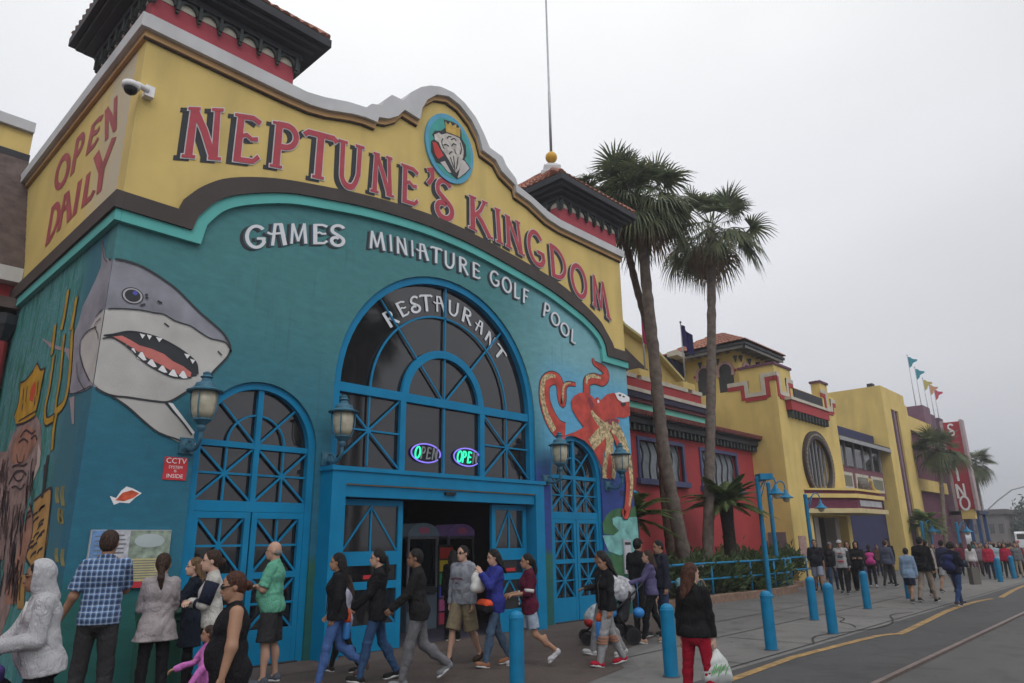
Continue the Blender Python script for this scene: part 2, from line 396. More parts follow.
    L.new(n3.outputs['Fac'], bp.inputs['Height']); L.new(bp.outputs[0], b.inputs['Normal'])
    return m
M['sea'] = mural_mat()
def weed_mat():
    m, nt, b = _nodes('painted_kelp_side_wall'); N = nt.nodes; L = nt.links
    tc = N.new('ShaderNodeTexCoord')
    mp = N.new('ShaderNodeMapping'); mp.inputs['Scale'].default_value = (1, 1.7, .42); mp.inputs['Rotation'].default_value = (.25, 0, 0); L.new(tc.outputs['Object'], mp.inputs[0])
    n1 = N.new('ShaderNodeTexNoise'); n1.inputs['Scale'].default_value = 3.4; n1.inputs['Detail'].default_value = 7; n1.inputs['Roughness'].default_value = .7; n1.inputs['Distortion'].default_value = .6
    L.new(mp.outputs[0], n1.inputs['Vector'])
    r = N.new('ShaderNodeValToRGB'); el = r.color_ramp.elements
    el[0].position = .28; el[0].color = (.012,.085,.055,1); el[1].position = .74; el[1].color = (.10,.30,.36,1)
    for p, c in ((.38,(.012,.13,.07)), (.43,(.02,.14,.16)), (.47,(.03,.24,.16)), (.50,(.025,.15,.19)), (.53,(.13,.30,.36)), (.56,(.02,.20,.12)), (.60,(.035,.18,.25)), (.65,(.08,.30,.26))):
        q = el.new(p); q.color = (*c, 1)
    L.new(n1.outputs['Fac'], r.inputs[0])
    s = N.new('ShaderNodeSeparateXYZ'); L.new(tc.outputs['Object'], s.inputs[0])
    mr = N.new('ShaderNodeMapRange'); mr.inputs[1].default_value = 10.9; mr.inputs[2].default_value = 11.7; mr.interpolation_type = 'SMOOTHSTEP'; L.new(s.outputs['Y'], mr.inputs[0])
    mx = N.new('ShaderNodeMix'); mx.data_type = 'RGBA'; mx.inputs['A'].default_value = (.024,.135,.18,1); L.new(mr.outputs[0], mx.inputs['Factor']); L.new(r.outputs[0], mx.inputs['B'])
    L.new(mx.outputs['Result'], b.inputs['Base Color']); b.inputs['Roughness'].default_value = .75
    return m
M['weed'] = weed_mat()

# ================================================================== the amusement hall with the painted front
X0, X1, YF, YB = 2.75, 15.1, 10.0, 15.6
XS = X0
hall = thing('amusement_hall', 'big teal and yellow amusement hall with arched windows, shark mural and red lettered gable', 'building', (0,0,0))
def P2(x, z, y): return Vector((x, y, z))
# outline of the brown brow band (lower edge) over the front, in metres
BL = [(2.75,6.17),(3.70,6.17),(3.76,6.40),(4.02,6.76),(4.42,7.03),(5.16,7.33),(5.9,7.49),(6.86,7.65),(8.06,7.75),(8.9,7.75),(9.7,7.70),(10.9,7.55),(11.9,7.39),(12.72,7.18),(13.4,6.96),(13.9,6.68),(14.1,6.42),(14.15,6.17),(15.1,6.17)]
BU = [(2.75,6.43),(3.49,6.43),(3.56,6.65),(3.79,6.93),(4.18,7.22),(4.9,7.50),(5.78,7.70),(6.84,7.89),(8.06,8.01),(8.9,8.02),(9.7,7.97),(11.0,7.83),(12.06,7.68),(13.01,7.42),(13.83,7.07),(14.12,6.82),(14.38,6.56),(14.45,6.43),(15.1,6.43)]
CL = [(2.75,9.03),(4.91,9.03),(5.16,9.04),(5.43,9.05),(5.79,9.12),(6.28,9.28),(6.58,9.35),(6.86,9.37),(6.89,9.50),(7.11,9.57),(7.34,9.74),(7.50,9.96),(7.90,9.93),(7.95,10.23),(8.09,10.50),(8.34,10.75),(8.67,10.87),(9.0,10.82),(9.35,10.61),(9.58,10.33),(9.70,10.0),(10.12,9.93),(10.31,9.72),(10.75,9.55),(10.80,9.38),(11.27,9.30),(11.9,9.08),(12.39,9.02),(13.69,9.02),(15.1,9.02)]
CU = [(2.70,9.37),(5.06,9.37),(5.35,9.37),(5.7,9.44),(6.19,9.59),(6.61,9.67),(6.70,9.80),(6.94,9.89),(7.01,10.05),(7.17,10.24),(7.46,10.26),(7.65,10.55),(7.9,10.80),(8.15,10.97),(8.44,11.09),(8.8,11.13),(9.14,11.04),(9.48,10.84),(9.72,10.56),(9.92,10.26),(10.34,10.20),(10.46,10.02),(10.78,9.82),(10.84,9.66),(11.33,9.56),(11.92,9.38),(12.4,9.32),(13.18,9.32),(14.6,9.32),(15.16,9.32)]
def smooth2(pts, a, b):
    """round the polyline between indices a and b, keep the corners at the ends"""
    mid = smooth_pts([Vector((x, z, 0)) for x, z in pts[a:b]], 4)
    return pts[:a]+[(p.x, p.y) for p in mid]+pts[b:]
BL = smooth2(BL, 2, len(BL)-2); BU = smooth2(BU, 2, len(BU)-2)
ARCH = dict(left=(5.1,.97,3.12), mid=(8.87,2.54,4.26), right=(12.82,.94,3.07))
def arch_loop(c, r, z, y, z0=-.05, n=28):
    return [P2(c-r, z0, y)]+[P2(c-r*math.cos(PI*i/n), z+r*math.sin(PI*i/n), y) for i in range(n+1)]+[P2(c+r, z0, y)]
# teal wall below the band, with the three arched openings that run down to the ground
lw, mw, rw = ARCH['left'], ARCH['mid'], ARCH['right']
out = [P2(X0, -.05, YF)] + arch_loop(*lw, YF) + arch_loop(*mw, YF) + arch_loop(*rw, YF) + [P2(X1, -.05, YF)]
out += [P2(x, z+.10, YF) for x, z in BL[::-1]]
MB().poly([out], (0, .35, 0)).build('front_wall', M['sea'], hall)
MB().poly([[P2(x, z, YF) for x, z in BL]+[P2(x, z, YF) for x, z in CL[::-1]]], (0, .35, 0)).build('sign_gable', M['yellow'], hall)
# brown brow band standing 9 cm proud and the mint moulding under it
def strip(lo, up, y0, y1):
    return MB().poly([[P2(x, z, y0) for x, z in lo]+[P2(x, z, y0) for x, z in up[::-1]]], (0, y1-y0, 0))
strip(BL, BU, YF-.12, YF-.002).build('brow_band', M['brown'], hall)
def offset_line(pts, d):
    o = []
    for i, (x, z) in enumerate(pts):
        a = Vector(pts[max(i-1, 0)]); b = Vector(pts[min(i+1, len(pts)-1)]); t = (b-a).normalized()
        o.append((x-t.y*d, z+t.x*d))
    o[0] = (pts[0][0], o[0][1]); o[-1] = (pts[-1][0], o[-1][1]); return o
BLm = offset_line(BL, -.17)
BLm[1] = (3.86,6.0); BLm[2] = (3.92,6.33); BLm[-3] = (13.96,6.34); BLm[-2] = (13.98,6.0)
mm = strip(BLm, BL, YF-.08, YF-.003); mm.build('brow_moulding', M['mint'], hall)
# coping round the skyline with its tan bead
strip([(x, z+.10) if i > 0 else (2.66, z+.10) for i, (x, z) in enumerate(CL)], CU, YF-.15, YF+.45).build('coping', M['coping'], hall)
CL2 = [(x, z+.10) for x, z in CL]; CL2[0] = (2.70, CL2[0][1])
CLb = list(CL); CLb[0] = (2.70, CLb[0][1])
strip(CLb, CL2, YF-.07, YF-.002).build('coping_bead', M['tan'], hall)
strip([(x, z-.025) for x, z in CLb], CLb, YF-.035, YF-.002).build('coping_shadow_line', M['brown'], hall)
# side wall towards the left: teal below, yellow above
def YZ(y, z, x): return Vector((x, y, z))
def sslab(y0, y1, z0, z1, xa, xb): return MB().box(min(xa,xb), max(xa,xb), y0, y1, z0, z1)
sslab(YF+.001, YB-.05, -.05, 6.28, XS+.0005, XS+.35).build('side_wall', M['weed'], hall)
sslab(YF+.001, 19.5, 6.28, 9.02, XS+.0005, XS+.35).build('side_gable', M['yellow_faded'], hall)
sslab(YF+.0, YB+.1, 6.17, 6.43, XS-.12, XS-.002).build('side_brow_band', M['brown'], hall)
sslab(YF-.0, YB+.05, 6.00, 6.168, XS-.08, XS-.003).build('side_moulding', M['mint'], hall)
MB().box(XS-.12, XS-.002, YF-.12, YF-.001, 6.172, 6.43).build('band_corner_block', M['brown'], hall)
MB().box(XS-.08, XS-.003, YF-.08, YF-.002, 6.002, 6.168).build('moulding_corner_block', M['mint'], hall)
sslab(YF-.14, 19.5, 9.131, 9.37, XS-.14, XS+.45).build('side_coping', M['coping'], hall)
sslab(YF-.06, 19.5, 9.032, 9.13, XS-.06, XS-.002).build('side_coping_bead', M['tan'], hall)
# right-hand return and flat roof so the hall is a closed body
MB().box(X1-.35, X1-.0005, YF+.351, 19.5, -.05, 9.0).build('right_return_wall', M['yellow'], hall)
MB().box(XS+.36, X1-.36, YF+.36, 19.5, 8.7, 8.8).build('roof', M['soot'], hall)

# ---------------------------------------------------------------- arched windows and doors
YG = YF+.16        # glass plane
def glass_arch(c, r, z, z0, name='window_glass', parent=None):
    return MB().poly([arch_loop(c, r, z, YG, z0)], (0, .02, 0)).build(name, M['glass'], parent)
def arch_frame(mb, c, r, z, wdt, y0, y1, z0=0.0, n=32):
    inn, o = [], []
    o = arch_loop(c, r, z, y0, z0, n); inn = arch_loop(c, r-wdt, z, y0, z0, n)
    m = len(o); d = Vector((0, y1-y0, 0))
    mb.add(o+inn+[p+d for p in o]+[p+d for p in inn],
           [(i, i+1, m+i+1, m+i) for i in range(m-1)] + [(m+i, m+i+1, 3*m+i+1, 3*m+i) for i in range(m-1)] +
           [(2*m+i, i, i+1, 2*m+i+1)[::-1] for i in range(m-1)])
def xlight(mb, x0, x1, z0, z1, y, w=.03, cross=True):
    """a light with diagonal and upright glazing bars"""
    k = [0]
    def b(a, c):
        k[0] += 1; d = .030-.0012*k[0]
        mb.bar(P2(*a, y), P2(*c, y), w, d)
    b((x0, z0), (x1, z1)); b((x0, z1), (x1, z0))
    if cross:
        xm, zm = (x0+x1)/2, (z0+z1)/2
        b((xm, z0), (xm, z1)); b((x0, zm), (x1, zm))
def side_arch(c, r, z, ttl):
    win = bpy.data.objects.new('arched_window', None); COL.objects.link(win); win.parent = hall
    y = YF+.11
    f = MB(); arch_frame(f, c, r, z, .11, YF+.05, YG+.01, 0.0); f.build('frame', M['blue'], win)
    glass_arch(c, r-.03, z, .45, 'glass', win)
    ri = r-.10
    b = MB()
    b.bar(P2(c, 2.2, y), P2(c, z+ri+.02, y), .085, .07)
    b.bar(P2(c-ri-.02, z-.01, y), P2(c+ri+.02, z-.01, y), .085, .066)
    b.bar(P2(c-ri-.02, 2.22, y), P2(c+ri+.02, 2.22, y), .15, .075)
    for k, a in enumerate((45, 135)):
        a = math.radians(a); b.bar(P2(c, z, y), P2(c+ri*math.cos(a), z+ri*math.sin(a), y), .028, .030-.002*k)
    ribbon(b, ring_pts((c, z), ri*.53, ri*.53, 0, PI, 20, y-.013), .028, (0,-1,0), depth=.03)
    for s in (-1, 1):
        xa, xb = sorted((c+s*.04, c+s*ri)); xlight(b, xa, xb, 2.30, z-.05, y)
    b.build('muntins', M['blue'], win)
    for s in (-1, 1):                                   # the two door leaves under the transom
        xa, xb = sorted((c+s*.012, c+s*(ri-.004)))
        d = MB()
        d.box(xa, xa+.085, y-.04, y+.03, .03, 2.14); d.box(xb-.085, xb, y-.04, y+.03, .03, 2.14)
        d.box(xa+.085, xb-.085, y-.038, y+.028, 2.05, 2.14); d.box(xa+.085, xb-.085, y-.038, y+.028, 1.20, 1.29)
        d.box(xa+.085, xb-.085, y-.036, y+.026, .03, .50)
        xlight(d, xa+.085, xb-.085, 1.29, 2.05, y); xlight(d, xa+.085, xb-.085, .50, 1.20, y)
        leaf = d.build('door_leaf', M['blue'], win)
        return_handle = MB().tube([P2(xa+.04 if s > 0 else xb-.04, 1.0, y-.09), P2(xa+.04 if s > 0 else xb-.04, 1.16, y-.09)], .012, 8)
    MB().box(c-ri, c+ri, YF+.0, YF+.2, .002, .03).build('threshold', M['soot'], win)
    return win
side_arch(*lw, 'left'); side_arch(*rw, 'right')

cw = bpy.data.objects.new('entrance_window', None); COL.objects.link(cw); cw.parent = hall
c, r, z = mw; y = YF+.11
f = MB(); arch_frame(f, c, r, z, .14, YF+.04, YG+.01, 2.80); f.build('frame', M['blue'], cw)
glass_arch(c, r-.04, z, 2.80, 'glass', cw)
b = MB(); ri = r-.12
b.bar(P2(c-ri, z, y), P2(c+ri, z, y), .16, .075)
for k, s in enumerate((-1, 1)): b.bar(P2(c+s*1.01, 2.85, y), P2(c+s*1.01, z-.07, y), .125, .070)
b.bar(P2(c, 2.85, y), P2(c, z-.07, y), .045, .03); b.bar(P2(c, z+.07, y), P2(c, z+ri, y), .036, .032)
ribbon(b, ring_pts((c, z), .98, .98, 0, PI, 32, y-.036), .15, (0,-1,0), depth=.07)
ribbon(b, ring_pts((c, z), 1.74, 1.74, .04, PI-.04, 36, y-.016), .035, (0,-1,0), depth=.03)
for k, a in enumerate((48, 132)):
    a = math.radians(a); b.bar(P2(c, z+.02, y), P2(c+ri*math.cos(a), z+ri*math.sin(a), y), .032, .028-.002*k)
for s in (-1, 1):
    xa, xb = sorted((c+s*1.07, c+s*ri)); xlight(b, xa, xb, 2.95, z-.08, y, .03)
b.build('muntins', M['blue'], cw)

# ---------------------------------------------------------------- projecting entrance with sliding doors
ent = bpy.data.objects.new('entrance_surround', None); COL.objects.link(ent); ent.parent = hall
EX0, EX1, EY, EZ = 6.18, 11.26, 9.66, 2.80
b = MB()
b.box(EX0, EX0+.26, EY, YF+.25, 0, EZ); b.box(EX1-.26, EX1, EY, YF+.25, 0, EZ)
b.box(EX0+.26, EX1-.26, EY+.001, YF+.25, 2.60, EZ); b.build('frame', M['blue'], ent)
MB().box(EX0-.03, EX1+.03, EY-.03, YF+.05, EZ, EZ+.07).build('header_ledge', M['blue'], ent)
MB().box(EX0+.26, EX1-.26, EY+.02, EY+.10, 2.585, 2.60).build('header_strip', M['tan'], ent)
MB().box(EX0+.262, EX1-.262, EY+.05, EY+.22, 2.40, 2.584).build('door_track', M['blue'], ent)
MB().box(8.55, 8.80, EY+.0, EY+.05, 2.50, 2.55).build('motion_sensor', M['black'], ent)
def slider(x0, x1, yy):
    d = MB()
    d.box(x0, x0+.10, yy, yy+.06, .02, 2.38); d.box(x1-.10, x1, yy, yy+.06, .02, 2.38)
    d.box(x0+.10, x1-.10, yy+.001, yy+.058, 2.28, 2.38); d.box(x0+.10, x1-.10, yy+.001, yy+.058, 1.33, 1.55)
    d.box(x0+.10, x1-.10, yy+.001, yy+.058, .96, 1.08); d.box(x0+.10, x1-.10, yy+.001, yy+.058, .02, .42)
    xm = (x0+x1)/2
    d.bar(P2(xm, 1.55, yy+.03), P2(xm, 2.28, yy+.03), .03, .03)
    d.bar(P2(xm, 2.27, yy+.03), P2(x0+.11, 1.56, yy+.03), .03, .026); d.bar(P2(xm, 2.27, yy+.03), P2(x1-.11, 1.56, yy+.03), .03, .024)
    d.bar(P2(xm, .96, yy+.03), P2(x0+.11, .43, yy+.03), .03, .026); d.bar(P2(xm, .96, yy+.03), P2(x1-.11, .43, yy+.03), .03, .024)
    o = d.build('sliding_door', M['blue'], ent)
    MB().box(x0+.09, x1-.09, yy+.035, yy+.045, .40, 2.30).build('glass', M['glass'], o)
    MB().box(xm-.13, xm+.13, yy-.012, yy+.0, 1.12, 1.18).build('push_bar', cm('door_red', (.45,.03,.04)), o)
slider(EX0+.30, 7.78, 9.90); slider(9.96, EX1-.30, 9.90)
# dim foyer behind the doors
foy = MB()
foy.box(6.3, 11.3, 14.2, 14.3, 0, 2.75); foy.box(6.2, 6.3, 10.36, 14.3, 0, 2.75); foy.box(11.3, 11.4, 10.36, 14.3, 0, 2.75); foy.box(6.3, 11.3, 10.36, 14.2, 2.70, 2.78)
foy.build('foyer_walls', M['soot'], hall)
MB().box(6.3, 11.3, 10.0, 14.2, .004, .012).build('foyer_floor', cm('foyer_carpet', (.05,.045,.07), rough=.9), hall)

# ---------------------------------------------------------------- corner turrets
def turret(x0, x1, y0, y1, ztop=10.05):
    t = bpy.data.objects.new('turret', None); COL.objects.link(t); t.parent = hall
    MB().box(x0, x1, y0, y1, 8.9, ztop+.2).build('turret_wall', M['rose'], t)
    cpart = MB()
    for k, (o, za, zb) in enumerate(((.10, ztop-.03, ztop+.09), (.24, ztop+.09, ztop+.17), (.35, ztop+.17, ztop+.26), (.45, ztop+.26, ztop+.42))):
        cpart.box(x0-o, x1+o, y0-o, y1+o, za, zb)
    cpart.build('cornice', M['cornice'], t)
    # corbel arcade: pale lunettes between dark brackets, on all four sides
    lun, brk = MB(), MB()
    n = 7
    for side in range(4):
        for i in range(n+1):
            u = i/n
            if side == 0: p, d, a = Vector((x0+(x1-x0)*u, y0, 0)), Vector((0,-1,0)), Vector((1,0,0))
            elif side == 1: p, d, a = Vector((x0, y0+(y1-y0)*u, 0)), Vector((-1,0,0)), Vector((0,1,0))
            elif side == 2: p, d, a = Vector((x1, y0+(y1-y0)*u, 0)), Vector((1,0,0)), Vector((0,1,0))
            else: p, d, a = Vector((x0+(x1-x0)*u, y1, 0)), Vector((0,1,0)), Vector((1,0,0))
            q = p+Vector((0,0,ztop-.14))+d*.05
            brk.bar(q-Vector((0,0,.13)), q+Vector((0,0,.12)), .05, .10, d)
            brk.sphere(q+d*.0-Vector((0,0,.16)), .035, 6)
            if i < n:
                w2 = (x1-x0)/n if side in (0, 3) else (y1-y0)/n
                m0 = p+a*(w2/2)+d*.012+Vector((0,0,ztop-.19))
                rr = w2/2-.045
                lun.poly([[m0+a*(rr*math.cos(PI*k/10))+Vector((0,0,rr*1.05*math.sin(PI*k/10))) for k in range(11)]], d*-.01)
                ribbon(brk, [m0+a*(w2/2*math.cos(PI*k/10))*.86+Vector((0,0,rr*1.2*math.sin(PI*k/10))) for k in range(11)], .05, d, off=.05, depth=.05)
    lun.build('lunettes_pattern', M['cream'], t); brk.build('corbel_frieze', M['corbel'], t)
    # hipped clay tile roof with rolled tiles
    ze, zr = ztop+.42, ztop+1.66
    cx, cy2, hx, hy = (x0+x1)/2, (y0+y1)/2, (x1-x0)/2+.40, (y1-y0)/2+.40
    roof = MB()
    for (ax, ay) in ((0,-1),(1,0),(0,1),(-1,0)):
        dirn = Vector((ax, ay, 0)); along = Vector((-ay, ax, 0)); h = hx if ax == 0 else hy; dep = hy if ax == 0 else hx
        rows, cols = 8, 17
        topw = .16
        for i in range(rows):
            t0, t1 = i/rows, (i+1)/rows+.02
            for jj in range(cols):
                def pt(u, t):
                    hw = h*(1-t)+topw*t
                    return Vector((cx, cy2, ze+(zr-ze)*t))+dirn*(dep*(1-t)+topw*t)+along*(hw*u)
                u0, u1 = -1+2*jj/cols, -1+2*(jj+1)/cols
                nrm = (dirn*(zr-ze)+Vector((0,0,1))*dep).normalized(); lift = .045
                a0, a1, b0, b1 = pt(u0, t0), pt(u1, t0), pt(u0, t1), pt(u1, t1)
                vs = []
                for k in range(5):
                    s = k/4; bow = math.sin(PI*s)*.05
                    vs.append(a0.lerp(a1, s)+nrm*(bow+lift))
                for k in range(5):
                    s = k/4; bow = math.sin(PI*s)*.05
                    vs.append(b0.lerp(b1, s)+nrm*(bow+.012))
                roof.add(vs, [(k, k+1, 6+k, 5+k) for k in range(4)]+[(4, 3, 2, 1, 0)])
        corner = Vector((cx, cy2, ze))+dirn*dep+along*h
        top = Vector((cx, cy2, zr))+dirn*topw+along*topw
        roof.tube([corner.lerp(top, k/8)+Vector((0,0,.05+.012*(k % 2))) for k in range(9)], .075, 8)
    roof.build('tile_roof', M['tile'], t)
    MB().lathe([(.46,0),(.46,.20),(.34,.26),(.34,.42),(.14,.56)], (cx, cy2, zr-.22), 4).build('finial_pedestal', M['coping'], t)
    return t, Vector((cx, cy2, zr))
TY = YF+.06
turret(X0+.02, 5.17, TY, TY+2.42)
_, apex = turret(12.64, X1-.02, TY, TY+2.44)
pole = thing('flagpole', 'tall bare steel flagpole with an ochre ball at its foot on the right roof turret', 'flagpole', tuple(apex+Vector((0,0,.33))))
MB().tube([(0,0,.4),(0,0,2.4),(-.0,0,2.42),(0,0,9.0)], [.040,.038,.030,.022], 10).build('pole', M['steel'], pole, smooth=True)
MB().sphere((0,0,.24), .17, 20).build('ball', M['gold'], pole, smooth=True)
# ================================================================== hand-drawn letters (strokes in a box one unit high)
def arc(cx, cy, rx, ry, a0, a1, n=14):
    return [(cx+rx*math.cos(math.radians(a0+(a1-a0)*i/n)), cy+ry*math.sin(math.radians(a0+(a1-a0)*i/n))) for i in range(n+1)]
T, t_ = .17, .085
def serif(x, y, w=.30): return ([(x-w/2, y), (x+w/2, y)], .06)
def glyphs(T, t_, ser):
    S = (lambda x, y, w=None: [serif(x, y, w or T*1.75)]) if ser else (lambda x, y, w=None: [])
    e = .03
    G = {}
    G['N'] = (.80, [([(.14,0),(.14,1)],T), ([(.14,.97),(.40,.55),(.62,.05)],T*.95), ([(.66,0),(.66,1)],T*.85)] + S(.14,e)+S(.14,1-e)+S(.66,e)+S(.66,1-e))
    G['E'] = (.62, [([(.14,0),(.14,1)],T), ([(.14,.95),(.42,.95),(.60,.86)],t_*1.3), ([(.14,.52),(.30,.58),(.42,.50),(.56,.52)],t_*1.1), ([(.10,.05),(.48,.05),(.60,.16)],t_*1.3)] + S(.12,1-e))
    G['P'] = (.66, [([(.14,0),(.14,1)],T), ([(.10,.95)]+arc(.30,.71,.24,.24,90,-90)+[(.14,.47)],T*.82)] + S(.14,e)+S(.12,1-e))
    G['T'] = (.74, [([(.37,0),(.37,1)],T), ([(.0,.86),(.08,.94),(.66,.94),(.74,.86)],t_*1.45)] + S(.37,e))
    G['U'] = (.76, [([(.13,1),(.13,.32)]+arc(.37,.28,.24,.25,180,300)+[(.56,.16),(.63,.34),(.63,1)],T*.86)] + S(.13,1-e)+S(.63,1-e))
    G["'"] = (.5, [([(.20,.95),(.26,.78)],.34), ([(.30,.80),(.34,.50),(.14,.18)],.20)])
    G['S'] = (.62, [(arc(.33,.76,.22,.20,20,180,10)+arc(.33,.72,.22,.16,180,230,4)+[(.33,.50),(.46,.40)]+arc(.31,.25,.22,.22,25,-180,14)+arc(.24,.26,.15,.14,180,40,8),T*.84)])
    G['K'] = (.72, [([(.14,0),(.14,1)],T), ([(.17,.42),(.40,.66),(.58,.98)],t_*1.2), ([(.26,.54),(.42,.38),(.66,0)],T*.9)] + S(.14,e)+S(.14,1-e)+S(.58,1-e,.2)+S(.66,e,.2))
    G['I'] = (.32, [([(.16,0),(.16,1)],T)] + S(.16,e)+S(.16,1-e))
    G['G'] = (.78, [(arc(.42,.5,.32,.46,42,330,24)+[(.68,.30),(.68,.42)],T*.85), ([(.44,.42),(.74,.42)],t_*1.2)])
    G['D'] = (.76, [([(.14,0),(.14,1)],T), ([(.10,.95)]+arc(.26,.5,.42,.45,90,-90,18)+[(.10,.05)],T*.8)])
    G['O'] = (.82, [(arc(.41,.5,.32,.45,0,360,30),T*.86)])
    G['M'] = (.94, [([(.12,0),(.18,1)],T*.85), ([(.18,1),(.45,.12)],T*.8), ([(.45,.12),(.74,1)],t_*1.1), ([(.74,1),(.82,0)],T)] + S(.12,e,.2)+S(.82,e,.24))
    G['A'] = (.74, [([(.20,.95),(.52,.95)],t_*1.2), ([(.26,.95),(.16,0)],t_*1.35), ([(.46,.95),(.62,0)],T), ([(-.02,.60),(.10,.52),(.50,.55)],t_*1.1)])
    G['R'] = (.70, [([(.14,0),(.14,1)],T), ([(.10,.95)]+arc(.30,.74,.22,.21,90,-90)+[(.14,.53)],T*.75), ([(.30,.52),(.62,0)],T*.9)])
    G['F'] = (.58, [([(.14,0),(.14,1)],T), ([(.14,.95),(.54,.95)],t_*1.3), ([(.14,.52),(.46,.52)],t_*1.2)])
    G['L'] = (.56, [([(.14,1),(.14,0)],T), ([(.10,.05),(.44,.05),(.54,.16)],t_*1.3)])
    G['Y'] = (.70, [([(.08,1),(.34,.45)],T*.9), ([(.62,1),(.34,.45)],t_*1.3), ([(.34,.5),(.34,0)],T)])
    G['C'] = (.72, [(arc(.40,.5,.30,.45,45,315,24),T*.85)])
    return G
G_SER = glyphs(.152, .080, True)
G_PLAIN = glyphs(.155, .085, False)
G_THIN = glyphs(.13, .13, False)
def stroke_poly(pts, wd):
    """left and right edges of a stroke, square ended, in 2D"""
    P = [Vector((p[0], p[1])) for p in pts]; A = []; B = []
    closed = (P[0]-P[-1]).length < 1e-6
    for i, p in enumerate(P):
        if closed: a, b = P[i-1 if i > 0 else -2], P[i+1 if i < len(P)-1 else 1]
        else: a, b = P[max(i-1, 0)], P[min(i+1, len(P)-1)]
        t = (b-a).normalized(); n = Vector((-t.y, t.x))
        A.append(p+n*wd/2); B.append(p-n*wd/2)
    return A, B
def letters(parent, name, quads, G, layers, conv, nrm):
    """quads: (char, TL, TR, BR, BL) in surveyed points on the wall; layers: (suffix, material, grow, dx, dz, lift)"""
    n = Vector(nrm).normalized()
    for suffix, m, grow, dx, dz, lift in layers:
        mb = MB()
        for ch, TL, TR, BR, BL_ in quads:
            wch, strokes = G[ch]
            tl, tr, br, bl = (conv(*q) for q in (TL, TR, BR, BL_))
            hh = ((tl-bl).length+(tr-br).length)/2
            for si, (pts, wd) in enumerate(strokes):
                pts = list(pts)
                if grow and not ((Vector(pts[0])-Vector(pts[-1])).length < 1e-6):
                    a, b = Vector(pts[0]), Vector(pts[1]); pts[0] = tuple(a+(a-b).normalized()*grow*.5)
                    a, b = Vector(pts[-1]), Vector(pts[-2]); pts[-1] = tuple(a+(a-b).normalized()*grow*.5)
                A, B = stroke_poly(pts, wd+grow)
                def mp(p):
                    u, v = p.x/wch, p.y
                    q = (bl*(1-u)+br*u)*(1-v)+(tl*(1-u)+tr*u)*v
                    return q+n*(lift+.0007*si)+Vector((dx, 0, dz))*hh if abs(nrm[1]) > .5 else q+n*(lift+.0007*si)
                va = [mp(p) for p in A]; vb = [mp(p) for p in B]; k = len(va)
                mb.add(va+vb, [(i, i+1, k+i+1, k+i) for i in range(k-1)])
        mb.build(name if not suffix else name+'_'+suffix, m, parent)
fr = lambda px, py: FY(px, py, YF)
NK = [('N',(187.7,107.3),(223.5,109),(220.6,161),(180.4,157.6)), ('E',(235.2,113.4),(261.5,117.5),(258.5,165),(229.4,161)),
 ('P',(273,121.2),(301.6,127),(299,172),(268.7,166.8)), ('T',(304.5,128.5),(336.9,137),(333.5,182.3),(300.5,175.5)), ('U',(338.2,139.2),(364,147),(361,191.5),(336.3,185.3)),
 ('N',(372.8,151.9),(391.8,158),(393.8,198.3),(369.4,191.4)), ('E',(401,163.4),(418.2,169.5),(417.5,207.5),(399.8,201.5)), ("'",(425.5,165.5),(436,168.5),(434.5,190),(424.5,187)),
 ('S',(434,176),(451.5,182),(455.5,223),(433.5,216.5)), ('K',(467.8,194.4),(488,203),(491.5,239.5),(467.8,227.8)), ('I',(493,207),(500.5,210),(503.5,245.5),(495,241.5)),
 ('N',(504,213.8),(519.5,222.8),(524.5,257),(505,246)), ('G',(525,225.5),(542.5,236),(546.5,271),(527,260)), ('D',(547.5,242),(565,253),(567.5,284),(550,275)),
 ('O',(568,259.5),(586,269),(588.5,303),(571,293)), ('M',(590.5,273),(604.8,284),(611,321),(592,304.5))]
for w0_, w1_ in ((0,9),(9,16)): letters(hall, 'sign_lettering', NK[w0_:w1_], G_SER, [('shadow_pattern', M['shadowink'], .035, -.105, -.075, .004), ('outline_pattern', cm('outline_grey_white', (.60,.57,.58)), .042, 0, 0, .012), ('', M['signred'], 0, 0, 0, .020)], fr, (0,-1,0))
WD = []
def rect(ch, x0, x1, y0, y1, tilt=0.0): WD.append((ch, (x0,y0), (x1,y0+tilt), (x1,y1+tilt), (x0,y1)))
rect('G',243.5,266,225.5,248.5,0); rect('A',267.5,287.8,223.8,246,-.6); rect('M',288.6,307.6,223.8,244,0); rect('E',311.0,327.2,224.2,244.4,0); rect('S',328.6,345.4,224.4,246,1)
WD += [('M',(368.6,230.6),(383.6,232.8),(386,251.4),(368,248.2)), ('I',(387.8,234.4),(391.8,235.2),(393,252),(388.6,251.2)), ('N',(395.2,236.3),(405.6,238.6),(408.2,256.2),(395.4,253.3)),
 ('I',(409.6,240),(413.4,241),(414.2,257),(410.2,256)), ('A',(415.6,242.6),(427.2,245),(429.4,261.5),(416.8,258.8)), ('T',(430,245.8),(441.6,249),(441.3,265),(429.8,261.8)),
 ('U',(443,250.2),(455.2,253.6),(455,270),(443.4,266.8)), ('R',(457.4,255.8),(468.2,259.8),(468.6,276.2),(457.6,271.4)), ('E',(471.2,261.4),(479.6,264.4),(480,280.2),(471.4,276.6)),
 ('G',(488.8,269),(499.2,273),(499.4,288.6),(488.9,283.6)), ('O',(500.8,275),(511.6,279.4),(511.8,295.4),(501.2,290.2)), ('L',(513,281.8),(519.4,284.8),(519.4,300.2),(513,297.2)), ('F',(522.2,287.4),(528.8,291),(528,305.8),(521.8,302)),
 ('P',(543.6,301.6),(550.8,306),(549,319.6),(541.8,315)), ('O',(550.4,310.2),(560.2,315.2),(559.6,328.4),(549.8,323)), ('O',(560.0,320.2),(569.6,326.2),(568.8,338.8),(559.4,333)), ('L',(570.8,328),(575.8,332),(575,345),(570,341))]
